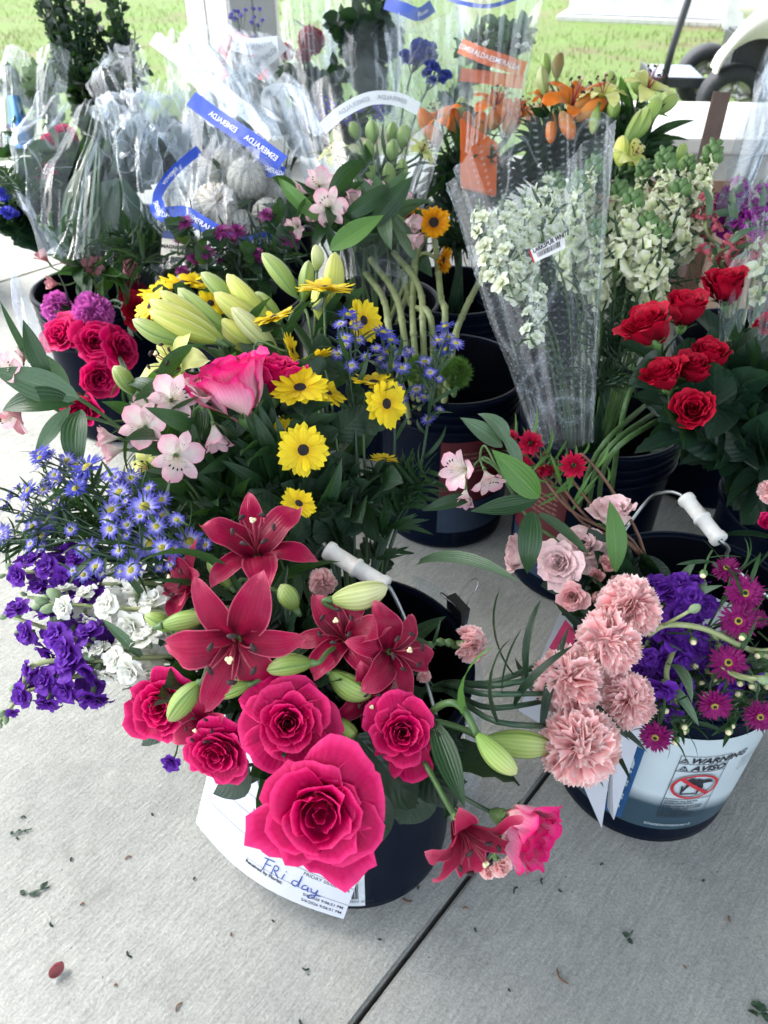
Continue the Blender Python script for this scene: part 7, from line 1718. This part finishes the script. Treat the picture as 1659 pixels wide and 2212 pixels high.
def film_band(label_col, name, rgb, alpha):
    m, nt, out = nodemat(name); L = nt.links
    pr = N(nt, "ShaderNodeBsdfPrincipled", Roughness=.3); pr.inputs['Base Color'].default_value = (*rgb, 1)
    tp = N(nt, "ShaderNodeBsdfTransparent"); mx = N(nt, "ShaderNodeMixShader", Fac=alpha)
    L.new(tp.outputs[0], mx.inputs[1]); L.new(pr.outputs[0], mx.inputs[2]); L.new(mx.outputs[0], out.inputs[0]); return m
M_['band_blue'] = film_band('', "blue printed film band", (.01, .07, .55), .93)
M_['band_white'] = film_band('', "white printed film band", (.80, .83, .86), .93)
M_['band_orange'] = film_band('', "orange printed film band", (.85, .15, .02), .78)
M_['txt_white'] = plain("white print", (.75, .78, .82), .5)
M_['txt_grey'] = plain("grey print", (.38, .42, .46), .5)
M_['red_rib'] = plain("red ribbon", (.55, .02, .06), .4)

# big crumpled blue banded bag round the netted mums
T = Thing("cellophane_bunch", "crumpled clear cellophane with blue lettered band round the netted mums", "cellophane", P(480, 560, 1.5))
film(T, ((412, 200, 1.70), (640, 380, 1.56), (640, 545, 1.44), (345, 600, 1.46)), 'film2', .014, 1)
film(T, ((300, 175, 1.9), (430, 210, 1.7), (345, 600, 1.5), (260, 420, 1.6)), 'film', .03, 2)
film(T, ((330, 90, 2.05), (470, 130, 2.0), (670, 330, 1.66), (420, 330, 1.66)), 'film4', .035, 3)
film(T, ((335, 420, 1.52), (420, 330, 1.6), (480, 570, 1.44), (345, 590, 1.44)), 'film2', .012, 4)
nb = ND(480, 400, 0, .1, 1)
band(T, [P(412, 212, 1.62), P(470, 255, 1.60), P(535, 298, 1.57), P(610, 352, 1.54)], .034, 'band_blue', "ESMERALDA", 'txt_white', reps=((.40, True), (.80, True)), nrm=nb, off=.002)
band(T, [P(430, 322, 1.56), P(380, 365, 1.53), P(345, 410, 1.50), P(338, 440, 1.48)], .018, 'band_blue', "ESMERALDA", 'txt_white', reps=((.45, False),), nrm=nb, off=.002)
band(T, [P(336, 436, 1.47), P(350, 462, 1.455), P(400, 462, 1.45), P(440, 485, 1.44), P(500, 520, 1.43)], .028, 'band_blue', "ESMERALDA", 'txt_white', reps=((.16, False), (.74, False)), nrm=nb, off=.002)
band(T, [P(500, 520, 1.45), P(540, 525, 1.45), P(608, 505, 1.46)], .026, 'band_blue', "ESMERALDA", 'txt_white', reps=((.5, False),), nrm=nb, off=.002)
band(T, [P(545, 350, 1.60), P(580, 365, 1.57), P(612, 376, 1.55)], .028, 'band_blue', "ESMERALDA", 'txt_white', reps=((.7, False),), nrm=nb, off=.002)
T = Thing("price_tag", "small blue and cream tag reading MAGNUM on the blue banded film", "tag", P(375, 535, 1.42))
g = [P(350, 512, 1.42), P(402, 518, 1.42), P(397, 556, 1.42), P(347, 550, 1.42)]
M_['tag_cream'] = plain("cream tag card", (.55, .52, .46), .6); M_['tag_navy'] = plain("navy tag card", (.02, .04, .14), .5)
T.part("card", board_between("card", M_['tag_cream'], *g, th=.0006))
g2 = [P(353, 498, 1.421), P(405, 503, 1.421), P(402, 519, 1.418), P(350, 513, 1.418)]
T.part("header", board_between("header", M_['tag_navy'], *g2, th=.0006))
ex = (g[1] - g[0]).normalized(); ey = (g[0] - g[3]).normalized(); nn = ex.cross(ey)
T.part("lettering", mapped(text_mb("MAGNUM", .0095, align='CENTER', bold=.04), lambda X, Y, _: g[0].lerp(g[2], .5) + ex * X + ey * (Y - .003) + nn * .002).mesh("lettering", M_['ink'], False))

T = Thing("cellophane_fold", "big folded clear cellophane bag with the grass blades at the slab edge", "cellophane", P(150, 550, 1.5))
film(T, ((85, 215, 1.72), (205, 235, 1.62), (130, 560, 1.46), (12, 380, 1.6)), 'film', .02, 7)
film(T, ((205, 240, 1.62), (270, 300, 1.6), (250, 580, 1.44), (105, 560, 1.44)), 'film2', .022, 8)
film(T, ((215, 235, 1.66), (345, 300, 1.6), (338, 500, 1.5), (225, 260, 1.58)), 'film', .03, 9)
film(T, ((12, 380, 1.58), (105, 500, 1.5), (150, 560, 1.45), (95, 560, 1.47)), 'film4', .015, 10)
T = Thing("cellophane_bag", "wrinkled square topped clear bag leaning before the column", "cellophane", P(300, 300, 1.8))
film(T, ((210, 140, 2.0), (300, 100, 2.0), (400, 300, 1.7), (200, 240, 1.8)), 'film', .03, 11)
film(T, ((190, 240, 1.8), (400, 220, 1.75), (400, 350, 1.6), (230, 290, 1.65)), 'film4', .035, 12, fold=5)
T = Thing("cellophane_wrap", "clear wrap with crossing white lettered bands before the column", "cellophane", P(560, 330, 1.9))
film(T, ((330, 85, 2.15), (520, 60, 2.2), (700, 300, 1.8), (470, 260, 1.8)), 'film2', .03, 13)
film(T, ((570, 195, 1.85), (660, 200, 1.85), (720, 330, 1.7), (640, 380, 1.6)), 'film4', .03, 14)
film(T, ((440, 60, 2.3), (640, 110, 2.2), (660, 260, 1.95), (480, 240, 1.95)), 'film2', .025, 15)
nb = ND(560, 150, 0, .1, 1)
band(T, [P(445, 222, 1.98), P(530, 160, 2.02), P(612, 90, 2.08)], .040, 'band_white', "ESMERALDA", 'txt_grey', reps=((.35, False), (.75, False)), nrm=nb)
band(T, [P(500, 90, 2.1), P(545, 100, 2.08), P(600, 95, 2.06)], .040, 'band_white', "ESMERALDA", 'txt_grey', reps=((.5, True),), nrm=nb)
band(T, [P(330, 82, 2.1), P(420, 150, 2.0), P(500, 215, 1.9), P(590, 290, 1.75)], .035, 'band_white', nrm=nb)
band(T, [P(600, 300, 1.72), P(578, 240, 1.78), P(580, 198, 1.8), P(640, 200, 1.8), P(690, 290, 1.72)], .024, 'band_white', "ESMERALDA", 'txt_grey', reps=((.45, True),), nrm=nb)
T = Thing("ribbon_wrap", "printed wrap with red and grey arches before the column", "cellophane", P(505, 140, 2.3))
band(T, [P(500, 210, 2.1), P(478, 130, 2.2), P(500, 85, 2.25), P(545, 100, 2.2), P(570, 170, 2.1)], .03, 'red_rib', nrm=nb)
# white banded sleeve round green lilies
T = Thing("banded_sleeve", "clear sleeve with arched white lettered band round the green lily buds", "flower sleeve", P(800, 560, 1.5))
sleeve(T, (795, 235, 1.66), (800, 620, 1.46), .165, .06, 'film2', 20, depth=.5)
nb = ND(790, 240, 0, .2, 1)
band(T, [P(696, 278, 1.53), P(740, 240, 1.50), P(800, 212, 1.49), P(860, 214, 1.50), P(905, 235, 1.52)], .024, 'band_white', "ESMERALDA", 'txt_grey', reps=((.35, True), (.7, True)), nrm=nb)
# tall films at the back
GT = "tall clear sleeves at the back"
for lb, tp, bt, wt, wb, s in (("tall clear sleeve round the dark upright foliage", (785, 10, 2.6), (790, 330, 2.2), .13, .07, 31), ("tall clear sleeve over the blue delphiniums", (915, -20, 2.5), (920, 330, 2.1), .12, .07, 32), ("tall clear sleeve round the far red carnations", (665, 40, 2.6), (690, 330, 2.1), .12, .06, 33)):
    T = Thing("clear_sleeve", lb, "flower sleeve", P(*bt), GT); fs = sleeve(T, tp, bt, wt, wb, 'film', s, amp=.016)
    if s == 32:
        band(T, [P(832, 5, 2.35), P(870, 18, 2.32), P(905, 30, 2.32), P(935, 12, 2.34)], .035, 'band_blue', nrm=ND(880, 20, 0, .1, 1), text="Bloom", tmat='txt_white', reps=((.75, False),))
T = Thing("orange_band_sleeve", "tall clear sleeve with orange lettered band and blue top edge", "flower sleeve", P(1070, 330, 1.85))
fo = sleeve(T, (1085, -40, 2.3), (1040, 380, 1.7), .185, .085, 'film2', 34, depth=.5, amp=.012)
nb = ND(1060, 120, 0, .1, 1)
band(T, [P(994, 98, 1.92), P(1040, 118, 1.89), P(1090, 135, 1.88), P(1134, 150, 1.9)], .034, 'band_orange', "ESMERALDA", 'txt_white', reps=((.22, False), (.68, False)), nrm=nb, off=.002)
band(T, [P(994, 160, 1.98), P(1060, 168, 1.98), P(1130, 178, 1.98)], .030, 'band_orange', nrm=nb)
band(T, [P(960, -8, 2.1), P(1000, 6, 2.06), P(1060, 12, 2.04), P(1130, -10, 2.06)], .010, 'band_blue', nrm=nb)
T.part("orange_panel", board_between("orange_panel", M_['band_orange'], P(996, 255, 1.74), P(1075, 308, 1.72), P(1072, 420, 1.62), P(996, 400, 1.62)))
# dotted sleeve
T = Thing("dotted_sleeve", "clear white dotted sleeve flaring upward round the larkspur", "flower sleeve", P(1210, 950, 1.1))
fd = sleeve(T, (1135, 330, 1.22), (1220, 960, 1.08), .125, .032, 'film3', 41, depth=.42, amp=.010, slant=.25)
T2 = Thing("barcode_tag", "white tag reading LARKSPUR WHITE with barcode on the dotted sleeve", "tag", P(1180, 545, 1.0))
g = [P(1142, 542, 1.02), P(1218, 500, 1.03), P(1222, 535, 1.03), P(1152, 568, 1.02)]
M_['tag_white'] = plain("white tag card", (.72, .72, .74), .6)
def tagf(u, v): return g[0].lerp(g[1], u).lerp(g[3].lerp(g[2], u), v) + ND(1180, 530, 0, 0, 1) * .006 * sin(pi * u)
T2.part("card", MB().grid(tagf, 10, 3).mesh("card", M_['tag_white']))
up_ = ND(1180, 530, 0, 0, 1) * .0012
T2.part("red_edge", MB().grid(lambda u, v: tagf(.05 * u, v) + up_, 1, 2).mesh("red_edge", M_['lab_red'], False))
wl = (g[1] - g[0]).length; hl = (g[3] - g[0]).length
T2.part("lettering", mapped(text_mb("LARKSPUR WHITE", .0075, bold=.03), lambda X, Y, _: tagf(.10 + X / wl, .33 - Y / hl) + up_).mesh("lettering", M_['ink'], False))
mb = MB(); rr = random.Random(4); a_ = .18
while a_ < .85:
    w_ = rr.choice((.008, .012, .022)); mb.grid(lambda u, v: tagf(a_ + w_ * u, .42 + .36 * v) + up_, 1, 1); a_ += w_ + rr.choice((.01, .014, .02))
T2.part("barcode", mb.mesh("barcode", M_['ink'], False))
# dotted wrap at the picture edge
T = Thing("dotted_wrap", "upright dotted cellophane wrap beside the magenta stocks", "cellophane", P(1600, 500, 1.3))
film(T, ((1652, 110, 1.62), (1740, 130, 1.6), (1720, 480, 1.25), (1558, 470, 1.28)), 'film3', .02, 51)
film(T, ((1632, 190, 1.6), (1652, 120, 1.62), (1572, 500, 1.26), (1540, 440, 1.3)), 'film4', .012, 52)
T = Thing("crinkled_wrap", "crinkled clear wrap over white snapdragons at the picture edge", "cellophane", P(1640, 700, 1.1))
film(T, ((1600, 500, 1.2), (1700, 480, 1.2), (1700, 720, 1.02), (1540, 720, 1.04)), 'film', .025, 53, fold=5)
# edge film over blue printed sleeve
M_['blue_print'] = film_band('', "blue printed film", (.01, .18, .50), .85)
T = Thing("blue_sleeve", "clear sleeve with tapering blue print at the picture edge", "flower sleeve", P(30, 330, 1.8))
film(T, ((5, 110, 2.1), (62, 115, 2.1), (70, 330, 1.85), (-20, 340, 1.85)), 'film4', .012, 54)
T.part("blue_print", MB().grid(lambda u, v: P(28 + 22 * v + (u - .5) * (26 + 34 * v), 205 + 115 * v, 1.90 - .04 * sin(pi * u)), 6, 8).mesh("blue_print", M_['blue_print']))
T = Thing("side_sleeve", "clear flat sleeve in front of the pale filler near the boxwood", "flower sleeve", P(110, 330, 1.8))
film(T, ((80, 105, 2.05), (155, 112, 2.05), (130, 320, 1.8), (70, 320, 1.8)), 'film2', .01, 55)
T = Thing("floor_film", "loose clear film hanging beside the ridged bucket over the bright slab", "cellophane", P(60, 800, 1.3))
film(T, ((20, 560, 1.42), (60, 640, 1.36), (120, 830, 1.22), (70, 800, 1.26)), 'film4', .012, 56)

# ---- debris on the slab
def deb(name, label, cat, px, py, build, z=0.0):
    p = G(px, py, z); T = Thing(name, label, cat, (p.x, p.y, 0)); build(T, p)
def petal_curl(T, p):
    T.part("petal", strap(.028, .011, 5, 150, base=.6, peak=.5, t=.5, cup=.5, ruf=.002, nu=6, nv=9).mesh("petal", cached('dp', lambda: petal_mat("dried petal", [(0, (.30, .10, .10)), (1, (.24, .06, .08))], vein=.3))), Matrix.Translation((p.x, p.y, .002)) @ Matrix.Rotation(.9, 4, 'Z'))
deb("fallen_petal", "curled dried mauve petal lying alone on the slab", "petal", 130, 2108, petal_curl)
def sprig(n, L, mat='leaf_dark', s=1.0):
    def f(T, p):
        T.part("stem", MB().tube([p + Vector((-.012 * s, 0, .003)), p + Vector((0, .004, .004)), p + Vector((.016 * s, .010, .003))], .0009, 5).mesh("stem", M_['stem_dark']))
        for i in range(n):
            leaf(T, p + Vector((.006 * (i - n / 2) * s, .003 * i, .003)), Vector((rnd.uniform(-1, 1), rnd.uniform(-1, 1), .15)), L * rnd.uniform(.7, 1.2), 'mum', mat)
    return f
deb("fallen_sprig", "dark crumpled leaf sprig on the slab", "leaf", 78, 1934, sprig(5, .009)); deb("fallen_sprig", "small dark leaf scrap near the slab's outer side", "leaf", 42, 1806, sprig(4, .007))
deb("fallen_leaf", "lone dark scrap of leaf on the darker slab", "leaf", 1360, 2030, sprig(2, .008, s=.4)); deb("fallen_leaf", "rounded green leaf edge at the bottom corner", "leaf", 1652, 2196, sprig(3, .016, 'leaf_mum'))
twigs = ((277 / 1.0, 1855, .010), (50, 1768, .008), (38, 1812, .005), (1215, 2110, .022), (280, 2062, .012), (112, 1998, .008), (1577, 1987, .008), (660, 2093, .010), (905, 1920, .006), (880, 1945, .014), (1115, 1925, .012), (1210, 1925, .006), (387, 2177, .012), (652, 2210, .010), (630, 1856, .006), (1005, 1965, .007), (1028, 2010, .006), (155, 1858, .006), (178, 1955, .006), (330, 1760, .006), (1172, 1905, .01), (500, 2020, .004), (820, 2030, .005), (1100, 2140, .004), (1480, 2090, .005), (1300, 1870, .006), (1520, 1905, .005), (250, 2130, .004), (420, 1900, .004), (590, 1990, .004))
for i, (x, y, L_) in enumerate(twigs):
    p = G(x, y); a_ = rnd.random() * 3.1; v = Vector((cos(a_), sin(a_), 0)) * L_
    T = Thing("plant_crumb", "tiny dark plant crumb scattered on the slab", "debris", (p.x, p.y, 0), "dark plant crumbs on the slab")
    q = bez([p - v * .5 + Vector((0, 0, .0012)), p + Vector((-v.y, v.x, 0)) * .25 + Vector((0, 0, .003)), p + v * .5 + Vector((0, 0, .0012))], 4)
    T.part("crumb", MB().tube(q, [.0006] + [.0013] * (len(q) - 2) + [.0004], 5).mesh("crumb", M_['leaf_dark' if i % 3 else 'stem_red']))
